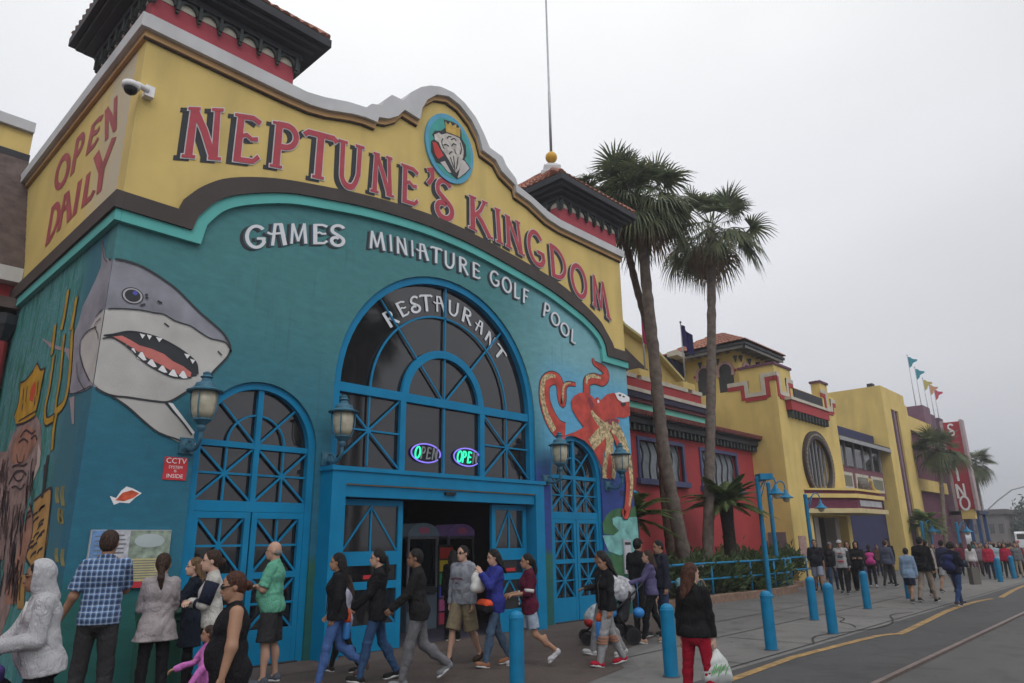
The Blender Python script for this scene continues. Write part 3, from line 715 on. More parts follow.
for w0_, w1_ in ((0,5),(5,14),(14,18),(18,22)): letters(hall, 'attraction_lettering', WD[w0_:w1_], G_PLAIN, [('shadow_pattern', M['shadowink'], .06, -.16, -.11, .004), ('edge_pattern', cm('letter_edge_blue', (.06,.12,.16)), .045, -.04, -.03, .010), ('', M['letter'], 0, 0, 0, .018)], fr, (0,-1,0))
RS = [('R',(380.3,314.4),(390.5,308.6),(400,321.7),(389,329)), ('E',(393.4,304.2),(403,300.0),(409.5,313.9),(401.0,318.2)), ('S',(408,297.8),(417.2,295.2),(422,311.5),(410.3,314.2)), ('T',(418.3,294.8),(431.2,294.8),(432.3,311.6),(420.5,311.8)),
 ('A',(432.6,295.6),(443,297),(446,312.8),(434,311.6)), ('U',(447,299.4),(459.6,304),(457.8,318),(447.2,314)), ('R',(462.5,306.0),(473,312.8),(471,326.6),(459.8,320.4)), ('A',(476.6,318.2),(485,324.6),(481.6,335.8),(473,329.2)),
 ('N',(487.6,329.8),(496.5,339.8),(490.4,349.4),(483.2,338.2)), ('T',(497.8,342.8),(506.6,355.4),(499.6,362.4),(492,351.6))]
letters(cw, 'window_lettering', RS, G_PLAIN, [('', M['letter'], 0, 0, 0, .020)], lambda px, py: FY(px, py, YG), (0,-1,0))
OD = [('N',(104.7,112.4),(118.4,95),(117.6,127.3),(104.7,141)), ('E',(91,127.3),(103.5,113),(97.2,143.5),(85.3,156)), ('P',(76,141),(86.8,128.3),(82.5,162),(69.8,176.5)), ('O',(57,162.6),(72,149),(69,180.4),(53.2,194)),
 ('D',(51.2,209.5),(62.5,196.5),(57.5,231.5),(44.9,246.8)), ('A',(62,198),(72.2,188.5),(72.6,216.8),(55.4,233)), ('I',(77,184.6),(83.4,178.2),(78,211),(71.6,217.6)), ('L',(86,177),(97,165.5),(93.9,196.2),(80.6,208.6)), ('Y',(94.5,157),(116.4,136.8),(107.5,183.5),(92,198))]
letters(hall, 'side_lettering', OD, G_PLAIN, [('', mat('faded_sign_red', (.34,.07,.075), var=.25, scale=3), .07, 0, 0, .006)], lambda px, py: FX(px, py, XS), (-1,0,0))
# ================================================================== mural pieces: painted sheets lying on the walls
BLACK = M['shadowink']
_cornerA = PJ((XS, YF, 0)); _cornerB = PJ((XS, YF, 6.2))
def corner_x(py):
    return _cornerA[0]+(_cornerB[0]-_cornerA[0])*(py-_cornerA[1])/(_cornerB[1]-_cornerA[1])
def clip(poly, side):
    """clip a traced outline at the building corner; side = +1 keeps the front, -1 the side wall"""
    out = []; n = len(poly)
    ins = lambda p: side*(p[0]-corner_x(p[1])) >= 0
    for i in range(n):
        a, b = poly[i], poly[(i+1) % n]
        if ins(a): out.append(a)
        if ins(a) != ins(b):
            fa = a[0]-corner_x(a[1]); fb = b[0]-corner_x(b[1]); s = fa/(fa-fb)
            out.append((a[0]+(b[0]-a[0])*s, a[1]+(b[1]-a[1])*s))
    return out
def wallpt(p, lift, side=0):
    s = side or (1 if p[0] >= corner_x(p[1]) else -1)
    q = FY(p[0], p[1], YF) if s > 0 else FX(p[0], p[1], XS)
    return q+(Vector((0,-lift,0)) if s > 0 else Vector((-lift,0,0)))
def paint(parent, name, polys, m, lift):
    mb = MB()
    for i, p in enumerate(polys):
        for s in (1, -1):
            c = clip(p, s)
            if len(c) >= 3: mb.poly([[wallpt(q, lift+.0006*i, s) for q in c]])
    return mb.build(name, m, parent)
def ink(mb, pts, wd, lift, sub=3):
    """brush line; crosses the corner in two runs"""
    P = smooth_pts([Vector((p[0], p[1], 0)) for p in pts], sub) if len(pts) > 2 else [Vector((p[0], p[1], 0)) for p in pts]
    P = [(p.x, p.y) for p in P]
    runs = []; cur = []
    for p in P:
        s = 1 if p[0] >= corner_x(p[1]) else -1
        if cur and cur[-1][1] != s: runs.append(cur); cur = []
        cur.append((p, s))
    runs.append(cur)
    for r in runs:
        if len(r) < 2: continue
        s = r[0][1]
        ribbon(mb, [wallpt(p, 0, s) for p, _ in r], wd*.66, (0,-1,0) if s > 0 else (-1,0,0), off=lift)
def z5(x, y): return (60+x/5.689, 320+y/5.689)        # readings from two enlargements of the shark
def z4(x, y): return (60+x/5.689, 240+y/5.689)
shark = bpy.data.objects.new('shark_mural', None); COL.objects.link(shark); shark.parent = hall
top = [z4(*p) for p in ((285,112),(330,112),(400,128),(470,155),(540,195),(600,235),(660,280),(720,340),(790,410),(860,470),(920,525),(945,560),(965,600),(968,640))]
snout = [z5(*p) for p in ((968,170),(950,210),(905,258),(865,300),(845,340))]
belly = [z5(*p) for p in ((800,355),(740,395),(690,425),(640,455),(590,468),(480,455),(380,440),(300,432),(240,410),(185,375),(150,400),(100,415),(60,420),(55,330),(55,200),(70,120))]
back = [z4(*p) for p in ((80,540),(110,460),(130,380),(165,310),(205,225),(235,150),(240,60),(236,0),(242,0),(255,60),(262,100))]
grey_poly = top+snout+belly+back
paint(shark, 'shark_back', [grey_poly], mat('shark_grey', (.25,.25,.29), var=.28, scale=2.2, bump=.2, bscale=45, dirt=.2), .004)
pale = [z4(*p) for p in ((210,440),(250,398),(320,392),(400,395),(470,402),(530,415),(590,425),(640,455),(690,475),(740,490),(800,530),(850,560),(900,572),(940,585),(965,620))]
pale += [z5(*p) for p in ((968,170),(950,210),(905,258),(865,300),(845,340),(800,355),(740,395),(690,425),(640,455),(590,468),(480,455),(380,440),(300,432),(240,410),(175,345),(140,270),(120,190),(125,120),(165,65))]
paint(shark, 'shark_belly', [pale], mat('shark_cream', (.46,.45,.43), var=.14, scale=2.0, bump=.2, bscale=45, dirt=.14), .0075)
fin = [z5(*p) for p in ((300,430),(380,442),(480,458),(590,470),(640,530),(700,580),(760,650),(760,683),(690,683),(640,683),(560,640),(470,570),(380,490))]
fin_t = [(p[0], p[1]) for p in fin]
paint(shark, 'pectoral_fin', [fin_t[:8]+[(196.5,446),(184,445)]+fin_t[10:]], mat('fin_cream', (.44,.43,.41), var=.06), .0095)
paint(shark, 'fin_edge_pattern', [[z5(610,468),z5(640,475),z5(765,640),z5(755,655)]], M['white'], .011)
mouth = [z5(*p) for p in ((240,90),(300,82),(380,66),(450,72),(530,92),(600,120),(680,165),(740,210),(775,250),(782,300),(775,320),(740,325),(700,330),(640,325),(590,305),(540,280),(490,250),(440,210),(400,170),(350,130),(290,100))]
paint(shark, 'mouth', [mouth], BLACK, .0125)
gum = [z5(*p) for p in ((300,95),(350,90),(400,115),(450,145),(520,165),(590,195),(640,235),(700,265),(745,300),(740,325),(690,320),(630,290),(570,255),(500,220),(440,180),(380,140))]
paint(shark, 'gum', [gum], mat('gum_pink', (.52,.16,.14), var=.12, scale=6), .0145)
teeth = []
for x0, x1, yb, ya in ((360,382,152,138),(395,430,188,158),(430,490,230,180),(485,548,268,222),(550,608,300,258),(612,668,325,280),(672,722,332,290)):
    teeth.append([z5(x0, yb-14), z5((x0+x1)/2-4, ya), z5((x0+x1)/2+6, ya+2), z5(x1, yb), z5((x0+x1)/2, yb+2)])
for x0, x1, yt in ((450,482,78),(490,520,84),(542,580,98),(702,738,192),(736,765,222)):
    teeth.append([z5(x0, yt), z5(x1, yt+8), z5((x0+x1)/2, yt+30)])
paint(shark, 'teeth_pattern', teeth, M['white'], .0165)
eye = bpy.data.objects.new('eye', None); 
em = MB(); ec = wallpt(z4(412,318), .010, 1)
def disc(mb, c, r, n=24, k=1.0): mb.poly([[c+Vector((r*math.cos(2*PI*i/n), 0, k*r*math.sin(2*PI*i/n))) for i in range(n)]])
em = MB(); disc(em, ec+Vector((0,-.0005,0)), .142, k=.84); em.build('eye_outline_pattern', BLACK, shark)
em = MB(); disc(em, ec+Vector((0,-.002,0)), .126, k=.84); em.build('eye_ring', cm('eye_ring_grey', (.42,.41,.43)), shark)
em = MB(); disc(em, ec+Vector((0,-.0035,0)), .102, k=.86); em.build('pupil', BLACK, shark)
em = MB(); disc(em, ec+Vector((.025,-.005,.045)), .032); em.build('eye_highlight', cm('eye_blue', (.09,.09,.42)), shark)
bpy.data.objects.remove(eye)
lines = MB()
ink(lines, top+snout, .045, .0185); ink(lines, belly[:8]+belly[8:10], .04, .019)
ink(lines, pale[:15], .03, .019)
ink(lines, [z5(175,345),z5(140,270),z5(120,190),z5(125,120),z5(165,65),z5(215,40)], .03, .019)
ink(lines, [z5(240,410),z5(300,432),z5(380,440),z5(480,455),z5(590,468)], .035, .0195)
ink(lines, [z5(230,90),z5(300,82),z5(380,66),z5(450,72),z5(530,92),z5(600,120),z5(680,165),z5(740,210),z5(775,250),z5(782,310)], .03, .0195)
ink(lines, [z5(222,112),z5(290,100),z5(350,130),z5(400,170),z5(440,210),z5(490,250),z5(540,280),z5(590,305),z5(640,325),z5(700,332),z5(745,328)], .03, .0195)
ink(lines, [z5(225,112),z5(222,80),z5(205,30),z5(240,-10)], .025, .0195)
ink(lines, [z5(290,432),z5(380,492),z5(470,572),z5(560,642),(180.5,441),(187,448)], .035, .0195)
ink(lines, [z5(600,470),z5(650,530),z5(700,590),z5(748,655)], .035, .0198)
ink(lines, [z5(590,18),z5(618,40)], .03, .0195); ink(lines, [z5(895,178),z5(918,202)], .03, .0195)
for p, q in (((482,318),(496,310)), ((484,330),(500,330)), ((455,375),(482,366)), ((552,348),(578,362))): ink(lines, [z4(*p), z4(*q)], .045, .0195)
ink(lines, [z5(100,240),z5(110,330),z5(150,400)], .02, .0195)
ink(lines, [z5(55,420),z5(100,415),z5(185,375)], .025, .0195)
ink(lines, [(102.3,251),(103,240.5),(105,257),(108.5,262)], .02, .0195)
for i, tt in enumerate(teeth): ink(lines, [tt[0], tt[1], tt[2]], .012, .0198, 1)
lines.build('shark_outline_pattern', BLACK, shark)
# tail fins that come round the corner
paint(hall, 'tail_fin_mural', [[(42,338),(58,346),(75,350),(74,372),(66,352),(50,347)], [(70,398),(75,396),(74.5,424),(72.5,424)]], mat('tail_grey_pink', (.30,.25,.27), var=.1), .006)
# small red fish and weeds by the notice board
fish = bpy.data.objects.new('fish_mural', None); COL.objects.link(fish); fish.parent = hall
def z6(x, y): return (x/3.796, 380+y/3.796)
paint(fish, 'fish_edge_pattern', [[z6(*p) for p in ((416,440),(440,448),(460,420),(480,404),(505,412),(538,430),(515,445),(490,468),(455,465),(432,474))]], M['white'], .004)
paint(fish, 'fish_body', [[z6(*p) for p in ((438,456),(465,428),(500,418),(528,430),(508,446),(470,460))]], mat('fish_orange', (.52,.09,.04), var=.3, scale=12), .007)
wd = MB()
for (x, y0, y1) in ((56.5,487,503),(62,486,506),(59,508,522),(61,510,524),(56,548,562),(62,549,566)):
    for k in range(3): ink(wd, [(x+k*1.2, y0), (x+k*1.2-.8, y0*.5+y1*.5), (x+k*1.2+.3, y1)], .05, .004)
wd.build('weed_mural', mat('weed_ochre', (.26,.24,.09)), hall)
# ------------------------------------------------------------------ octopus round the right-hand arch
octo = bpy.data.objects.new('octopus_mural', None); COL.objects.link(octo); octo.parent = hall
def o1(x, y): return (530+x/8.536, 350+y/8.536)
def o2(x, y): return (550+x/6.833, 420+y/6.833)
OR = mat('octopus_red', (.46,.06,.045), var=.32, scale=4, bump=.2, bscale=45, dirt=.12); OC = mat('sucker_cream', (.44,.34,.19), var=.75, scale=16); OD_ = mat('octopus_dark_red', (.24,.045,.06), var=.2, scale=4)
def tent(pts, ws, m, name, lift, sub=5, edge=None):
    P = smooth_pts([Vector((x, y, 0)) for x, y in pts], sub)
    W = list(np.interp(np.linspace(0, 1, len(P)), np.linspace(0, 1, len(ws)), ws))
    mb = MB(); ribbon(mb, [FY(p.x, p.y, YF) for p in P], W, (0,-1,0), off=lift)
    if edge:
        eb = MB(); ribbon(eb, [FY(p.x, p.y, YF) for p in P], [q+.05 for q in W], (0,-1,0), off=lift-.002); eb.build(name+'_edge_pattern', BLACK, octo)
    return mb.build(name, m, octo)
k = .004
tent([o1(*p) for p in ((300,700),(235,670),(185,600),(150,520),(125,430),(120,350),(130,280),(180,240),(235,255),(258,320),(262,400),(275,455),(290,400),(293,330),(320,290),(390,295))], [.40,.42,.40,.36,.33,.31,.29,.27,.23,.19,.14,.11,.07], OR, 'tentacle', k, edge=1)
tent([o1(*p) for p in ((205,690),(160,600),(130,520),(108,430),(103,330),(120,250),(165,222),(215,225))], [.18,.17,.16,.15,.14,.11,.06], OC, 'suckers_pattern', k+.003)
tent([o1(*p) for p in ((278,440),(280,380),(284,320),(305,288),(345,280))], [.06,.07,.07,.06,.03], OC, 'suckers_pattern', k+.0032)
tent([o1(*p) for p in ((480,400),(482,340),(485,270),(540,245),(610,262),(645,230),(640,180),(590,140),(545,110),(535,70))], [.26,.24,.24,.25,.26,.25,.20,.15,.10,.05], OR, 'tentacle', k+.006, edge=1)
tent([o1(*p) for p in ((473,290),(485,235),(530,222),(600,240))], [.11,.11,.10,.05], OC, 'suckers_pattern', k+.0125)
def pnt(name, polys, m, lift): return paint(octo, name, polys, m, lift)
headp = [o1(*p) for p in ((345,440),(370,395),(420,365),(470,365),(520,390),(545,420),(570,400),(600,430),(650,380),(710,365),(760,400),(840,440),(850,560),(800,580),(740,575),(680,600),(640,620),(560,690),(480,690),(440,640),(390,570),(355,510))]
pnt('octopus_head', [headp], OR, k+.015)
bodyp = [o2(*p) for p in ((85,110),(170,80),(245,40),(330,-40),(420,-20),(470,0),(455,50),(395,120),(380,170),(360,240),(352,330),(330,280),(290,200),(230,140),(160,110))]
pnt('octopus_body', [bodyp], OR, k+.017)
pnt('octopus_shade_pattern', [[o1(*p) for p in ((640,600),(690,585),(745,590),(750,640),(720,700),(650,760),(600,700))], [o1(*p) for p in ((490,400),(515,410),(540,470),(520,520),(500,480))]], OD_, k+.019)
tent([o1(*p) for p in ((515,520),(560,590),(620,650),(680,690),(700,720))], [.08,.18,.24,.30,.24], OC, 'suckers_pattern', k+.021)
tent([o2(*p) for p in ((275,170),(330,110),(370,70),(400,40))], [.30,.34,.30,.24], OC, 'suckers_pattern', k+.0225)
tent([o2(*p) for p in ((370,400),(372,330),(385,260),(395,180),(400,110),(410,60))], [.20,.22,.22,.22,.26,.3], OC, 'suckers_pattern', k+.024)
tent([o2(*p) for p in ((395,400),(400,330),(410,250),(420,190))], [.20,.2,.2,.1], OR, 'tentacle', k+.0255)
tent([o2(*p) for p in ((425,400),(432,330),(425,260),(410,200),(412,120))], [.14,.16,.16,.16,.2], OC, 'suckers_pattern', k+.027)
tent([o2(*p) for p in ((420,40),(455,100),(490,190),(520,280),(535,370),(538,460),(528,560),(510,650),(490,610))], [.34,.40,.42,.40,.36,.30,.26,.22,.10], OR, 'tentacle', k+.0285, edge=1)
tent([o2(*p) for p in ((415,50),(450,70),(485,130),(515,210),(538,300),(548,390),(548,480),(535,590))], [.30,.34,.30,.24,.20,.16,.12,.08], OC, 'suckers_pattern', k+.031)
pnt('octopus_eye', [[o1(*p) for p in ((715,370),(750,362),(790,375),(838,405),(840,440),(780,450),(740,425))]], M['white'], k+.033)
pnt('octopus_eye_pupil', [[o1(*p) for p in ((765,455),(810,452),(805,475),(780,480))], [o1(*p) for p in ((745,378),(770,382),(765,398),(750,396))], [o1(*p) for p in ((780,390),(800,398),(795,410),(778,402))]], BLACK, k+.035)
pnt('octopus_eye_pattern', [[o1(*p) for p in ((562,432),(578,425),(582,450),(566,456))]], M['white'], k+.0352)
# reef at the foot of the octopus
def o3(x, y): return (590+x/9.75, 500+y/9.75)
pnt('reef_shadow', [[o2(*p) for p in ((475,480),(510,480),(512,520),(478,522))]], cm('mural_dark_blue', (.02,.03,.10)), .0035)
pnt('reef_weed', [[o3(*p) for p in ((130,330),(120,220),(160,150),(210,100),(290,80),(340,90),(440,60),(455,180),(440,330),(250,345))], [o3(*p) for p in ((200,520),(300,560),(440,540),(480,700),(250,760))]], mat('reef_green', (.045,.13,.055), var=.3, scale=3), .005)
pnt('reef_rock', [[o3(*p) for p in ((215,180),(260,160),(330,172),(455,165),(468,300),(480,520),(390,500),(290,540),(180,500),(150,430),(120,345),(230,345),(280,300),(225,240))]], mat('reef_pale_teal', (.16,.38,.36), var=.4, scale=4), .0075)
# ------------------------------------------------------------------ bearded sea king on the side wall
king = bpy.data.objects.new('sea_king_mural', None); COL.objects.link(king); king.parent = hall
def k1(x, y): return (x/5.69, 330+y/5.69)
def k2(x, y): return (x/8.533, 440+y/8.533)
def k3(x, y): return (x/4.267, 440+y/4.267)
GOLD = mat('mural_gold', (.40,.24,.025), var=.25, scale=4); HAIR = mat('mural_hair_taupe', (.22,.17,.155), var=.35, scale=5); SKIN = mat('mural_skin', (.27,.15,.105), var=.3, scale=5); OCH = mat('mural_ochre', (.36,.22,.075), var=.25, scale=3)
def kp(name, polys, m, lift): return paint(king, name, polys, m, lift)
kp('beard', [[(5,560),(0,600)]+[k1(*p) for p in ((-30,700),(40,690),(75,590),(110,540),(200,470),(235,540),(235,640),(238,683))]+[k2(*p) for p in ((350,120),(340,230),(290,340),(255,450),(240,520))]+[(24,520),(20,550),(10,610),(0,640),(-20,640),(-20,560)]], HAIR, .004)
kp('beard_edge', [[k2(*p) for p in ((330,20),(352,100),(342,220),(300,320),(262,430),(250,420),(285,300),(318,200),(325,90))]], cm('mural_hair_pale', (.42,.36,.33)), .006)
kp('face', [[k1(100,600),k1(150,540),k1(205,570),k1(210,640),k2(250,130),k2(215,190),k2(160,215),k2(105,190),k2(110,60)]], SKIN, .0075)
kp('arm', [[k3(130,270),k3(145,330),k3(140,420),k3(110,500),k3(90,640),k3(70,700),k3(20,700),k3(30,620),k3(70,500),k3(100,380)]], SKIN, .005)
kp('cloak', [[k3(150,260),k3(215,205),k3(222,230),k3(215,330),k3(205,430),k3(190,520),k3(140,540),k3(115,500),k3(140,400)], [k3(80,580),k3(110,575),k3(105,720),k3(75,720)]], OCH, .0085)
kp('crown', [[k1(*p) for p in ((85,490),(110,410),(120,300),(150,290),(190,235),(215,190),(235,225),(262,215),(245,290),(225,400),(212,460),(195,495),(150,530),(95,540))]], GOLD, .0085)
kp('crown_jewel', [[k1(*p) for p in ((180,330),(205,290),(208,340),(190,410),(170,400))]], cm('mural_red', (.45,.07,.03)), .0105)
tm = mat('mural_trident_gold', (.40,.25,.03), var=.2, scale=5)
tr = MB(); tro = MB()
def tribb(pts, w, lift=.010):
    P = smooth_pts([Vector((x, y, 0)) for x, y in pts], 4)
    ribbon(tr, [FX(p.x, p.y, XS) for p in P], w*.72, (-1,0,0), off=lift); ribbon(tro, [FX(p.x, p.y, XS) for p in P], w*.72+.06, (-1,0,0), off=lift-.0045)
tribb([k1(300,683),k1(310,560),k1(330,450)], .14); tribb([k1(318,470),k1(368,415),k1(392,320),k1(405,190),k1(412,60),k1(415,0)], .15, .0105)
tribb([k1(320,470),k1(325,400),k1(345,280),k1(360,120),(65,335)], .12, .011); tribb([k1(310,500),k1(265,520),k1(262,440),k1(285,330),k1(310,150)], .13, .0115)
for a, b, c in (((69,290),(65,316),(62,330)), ((77.5,297),(74.5,315),(72,330)), ((56,325),(54,342),(52.5,355))):
    tribb([a, b, c], .17, .012)
tr.build('trident', tm, king); tro.build('trident_outline_pattern', BLACK, king)
kb = MB()
for pts, wd_ in (([k1(95,540),k1(150,525),k1(205,490)], .05), ([k1(110,520),k1(160,490),k1(212,460)], .04), ([k1(120,300),k1(110,410),k1(85,490)], .05), ([k1(262,215),k1(245,290),k1(225,400),k1(208,465)], .05),
    ([k1(120,300),k1(150,285),k1(190,235),k1(215,190),k1(235,225),k1(262,215)], .05), ([k1(140,330),k1(135,400)], .05), ([k1(160,320),k1(150,410)], .05), ([k1(222,290),k1(215,370)], .06), ([k1(135,420),k1(130,460)], .06), ([k1(205,380),k1(200,430)], .06),
    ([k2(80,380),k2(120,300),k2(150,270),k2(200,265),k2(232,300)], .06), ([k2(120,310),k2(155,350),k2(195,330),k2(215,280)], .04), ([k2(105,405),k2(140,395),k2(180,420),k2(215,375)], .04),
    ([k1(120,610),k1(150,570),k1(185,590),k1(205,570)], .05), ([k1(110,640),k1(140,620),k1(165,640)], .05), ([k1(180,620),k1(205,600),k1(215,625)], .05),
    ([k2(150,120),k2(160,190),k2(200,185),k2(215,120)], .04), ([k2(110,230),k2(150,215),k2(200,220),k2(240,200)], .05), ([k3(150,260),k3(215,205),k3(222,235),k3(212,340),k3(190,520)], .06), ([k3(130,270),k3(145,330),k3(138,420),k3(115,500),k3(135,540)], .05)):
    ink(kb, pts, wd_, .013)
for i in range(150):
    x = random.uniform(-5, 36); y0 = random.uniform(455, 585)
    if y0 < 495 and 12 < x < 28: continue
    if x > 34-(y0-480)*.16 and y0 > 490: x -= 12
    ink(kb, [(x, y0), (x-1.2+random.uniform(-.8,.8), y0+8), (x-2.4+random.uniform(-1.5,1), y0+17+random.uniform(0,8))], random.uniform(.03,.06), .0135)
for i in range(16):
    x = 34+random.uniform(-3,12); y0 = 500+random.uniform(0,52)
    ink(kb, [(x, y0), (x-3.5, y0+2.5), (x-5.5, y0+6)], .05, .0137)
for (x, y) in ((46,467),(45.8,474),(45.2,480)):
    ink(kb, [(x, y-3), (x-.4, y+4)], .15, .0136)
ink(kb, [(49,455),(47.5,465),(46,478),(43,498)], .16, .0133)
kb.build('king_outline_pattern', BLACK, king)
# ------------------------------------------------------------------ oval medallion in the gable
med = bpy.data.objects.new('medallion', None); COL.objects.link(med); med.parent = hall
mc = Vector((8.82, YF, 9.80)); RX, RZ = .69, .80
def ell(rx, rz, y, c=mc, n=40): return [Vector((c.x+rx*math.cos(2*PI*i/n), c.y-y, c.z+rz*math.sin(2*PI*i/n))) for i in range(n)]
MB().poly([ell(RX, RZ, .045)], (0, .04, 0)).build('medallion_rim', mat('medallion_blue', (.10,.34,.50), var=.1), med)
MB().poly([ell(RX*.87, RZ*.87, .049)], (0, .002, 0)).build('medallion_field', mat('medallion_teal', (.06,.33,.30), var=.12), med)
def q8(x, y): return (420+x/7.583, 100+y/7.583)
def mp_(name, polys, m, lift):
    mb = MB()
    for p in polys: mb.poly([[FY(a, b, YF)+Vector((0,-lift,0)) for a, b in (q8(*q) for q in p)]])
    return mb.build(name, m, med)
mp_('king_outline_pattern', [((168,155),(205,165),(240,175),(275,195),(298,230),(305,300),(335,350),(340,430),(325,455),(372,525),(330,570),(268,608),(228,575),(160,500),(110,480),(72,400),(70,320),(100,300),(78,270),(100,240),(150,240),(180,215))], BLACK, .053)
mp_('king_beard', [((150,270),(190,260),(240,275),(285,295),(305,340),(318,390),(315,440),(300,480),(285,530),(262,560),(240,530),(215,480),(180,420),(150,380),(130,330),(100,310),(95,270),(130,255))], mat('medallion_hair', (.52,.48,.44), var=.3, scale=9), .056)
mp_('king_crown', [((178,170),(200,195),(215,175),(232,205),(262,190),(262,220),(292,215),(290,290),(240,268),(185,250),(180,215))], mat('medallion_gold', (.50,.33,.08), var=.25, scale=10), .059)
mp_('king_robe', [((80,325),(110,330),(165,430),(125,455),(100,420))], cm('medallion_red', (.50,.05,.045)), .059)
mp_('king_collar', [((140,480),(175,470),(225,560),(200,555)), ((305,460),(325,470),(362,525),(330,560),(290,590),(270,600))], cm('medallion_pale', (.50,.46,.45)), .0592)
kk = MB()
for a, b, c in (((165,350),(185,345),(205,360)), ((220,310),(245,300),(262,320)), ((205,420),(218,405),(232,400)), ((225,360),(240,340),(262,352)), ((190,300),(205,285),(225,290)), ((240,430),(245,480),(250,540)), ((275,440),(268,490),(262,530)), ((215,440),(232,490),(240,520)), ((160,300),(150,330),(170,380)), ((290,330),(300,380),(290,420)), ((250,380),(252,400),(262,420))):
    ribbon(kk, smooth_pts([FY(*q8(*p), YF) for p in (a, b, c)], 3), .028, (0,-1,0), off=.061)
kk.build('king_line_pattern', BLACK, med)
# ================================================================== things fixed to or standing by the hall
SHADE = mat('frosted_lantern_glass', (.40,.37,.28), rough=.35, var=.2, scale=9, spec=.4)
def wall_lantern(px, py, label):
    p = FY(px, py, YF)
    t = thing('wall_lantern', label, 'lantern', (p.x, YF-.02, p.z), group='blue wall lanterns on the painted front')
    MB().lathe([(.10,0),(.10,.03),(.075,.05),(.05,.07)], (0,0,0), 10, axis=(0,-1,0)).box(-.10,.10,-.02,.018,-.11,.11).build('wall_plate', M['blue_dull'], t)
    a = MB(); a.tube(smooth_pts([(0,-.04,-.02),(0,-.18,-.07),(0,-.33,-.05),(0,-.42,.06),(0,-.42,.16)], 4), .028, 8)
    a.tube(smooth_pts([(0,-.04,.06),(0,-.16,.05),(0,-.25,-.02),(0,-.22,-.06)], 3), .014, 6); a.build('bracket', M['blue_dull'], t, smooth=True)
    c = (0,-.42,0)
    b = MB(); b.lathe([(.045,.16),(.06,.20),(.05,.24),(.10,.29),(.12,.31),(.12,.33)], c, 14).build('lantern_base', M['blue_dull'], t)
    MB().lathe([(.115,.33),(.15,.42),(.165,.55),(.165,.70)], c, 16).build('glass_shade', SHADE, t, smooth=True)
    b = MB(); b.lathe([(.24,.70),(.245,.715),(.20,.735),(.15,.76),(.13,.82),(.07,.845),(.06,.89),(.085,.91),(.05,.94),(.055,.97),(.02,.99)], c, 18).build('cap', M['blue_dull'], t)
    b = MB()
    for k in range(4):
        an = PI/4+k*PI/2; dx, dy = math.cos(an), math.sin(an)
        b.tube([(c[0]+.13*dx, c[1]+.13*dy, .30), (c[0]+.185*dx, c[1]+.185*dy, .45), (c[0]+.19*dx, c[1]+.19*dy, .71)], .010, 5)
    b.build('cage_frame', M['blue_dull'], t)
wall_lantern(186, 446, 'blue wall lantern with frosted shade between the shark mural and the left arched window')
wall_lantern(326, 459, 'blue wall lantern between the left arched window and the entrance')
wall_lantern(545, 480, 'blue wall lantern between the entrance and the right arched window')
wall_lantern(607, 486, 'blue wall lantern hanging before the octopus tentacles, right of the right arch')

def neon(px, py, lit, label):
    p = FY(px, py, YG)
    t = thing('neon_sign', label, 'neon sign', (p.x, YG-.045, p.z), group='oval neon signs in the entrance window')
    MB().poly([[Vector((.36*math.cos(2*PI*i/32), .015, .18*math.sin(2*PI*i/32))) for i in range(32)]], (0,.01,0)).build('backing', cm('neon_backing', (.02,.02,.025)), t)
    r = MB(); r.tube([Vector((.35*math.cos(a), 0, .172*math.sin(a))) for a in np.linspace(-.35, 1.2*PI, 26)], .014, 6); r.tube([Vector((.35*math.cos(a), 0, .172*math.sin(a))) for a in np.linspace(1.12*PI, 1.8*PI, 16)], .014, 6)
    r.build('neon_ring', cm('neon_violet', (.2,.15,.5), emit=(.26,.20,.95), estr=.75), t)
    on = cm('neon_green', (.05,.5,.3), emit=(.02,.85,.42), estr=1.0); off = cm('neon_grey', (.22,.23,.23), rough=.4)
    x = -.275
    for i, ch in enumerate('OPEN'):
        wch, st = G_THIN[ch]; mb = MB()
        for si, (pts, wd) in enumerate(st):
            mb.tube([Vector((x+u*.17+.04*(v-.5), -.01-.001*si, (v-.5)*.23)) for u, v in pts], .017, 6)
        mb.build('neon_letter', on if i < lit else off, t); x += .137
neon(424.5, 453.5, 1, 'oval OPEN neon sign with only its O glowing green')
neon(465.5, 457.5, 3, 'oval OPEN neon sign with three letters glowing green')

def small_text(parent, name, txt, size, loc, m, rot=(PI/2,0,0)):
    cu = bpy.data.curves.new(name, 'FONT'); cu.body = txt; cu.size = size; cu.align_x = 'CENTER'; cu.align_y = 'CENTER'; cu.extrude = .001; cu.resolution_u = 2
    tmp = bpy.data.objects.new('tmp_text', cu); COL.objects.link(tmp)
    dg = bpy.context.evaluated_depsgraph_get(); me = bpy.data.meshes.new_from_object(tmp.evaluated_get(dg))
    bpy.data.objects.remove(tmp); bpy.data.curves.remove(cu)
    me.materials.clear(); me.materials.append(m)
    o = bpy.data.objects.new(name, me); COL.objects.link(o); o.location = loc; o.rotation_euler = rot; o.parent = parent
    return o
a, b_ = FY(164, 457, YF), FY(186, 480, YF)
t = thing('notice_sign', 'small red sign with white lettering on the teal wall under the shark', 'sign', ((a.x+b_.x)/2, YF-.012, (a.z+b_.z)/2))
MB().box(-.155,.155,0,.010,-.155,.155).build('plate', cm('sign_plate_red', (.50,.035,.045)), t)
small_text(t, 'lettering', 'CCTV', .105, (0,-.002,.10), M['white']); small_text(t, 'lettering', 'SYSTEM', .055, (0,-.002,.015), M['white'])
small_text(t, 'lettering', 'IS', .05, (0,-.002,-.035), M['white']); small_text(t, 'lettering', 'INSIDE', .075, (0,-.002,-.105), M['white'])

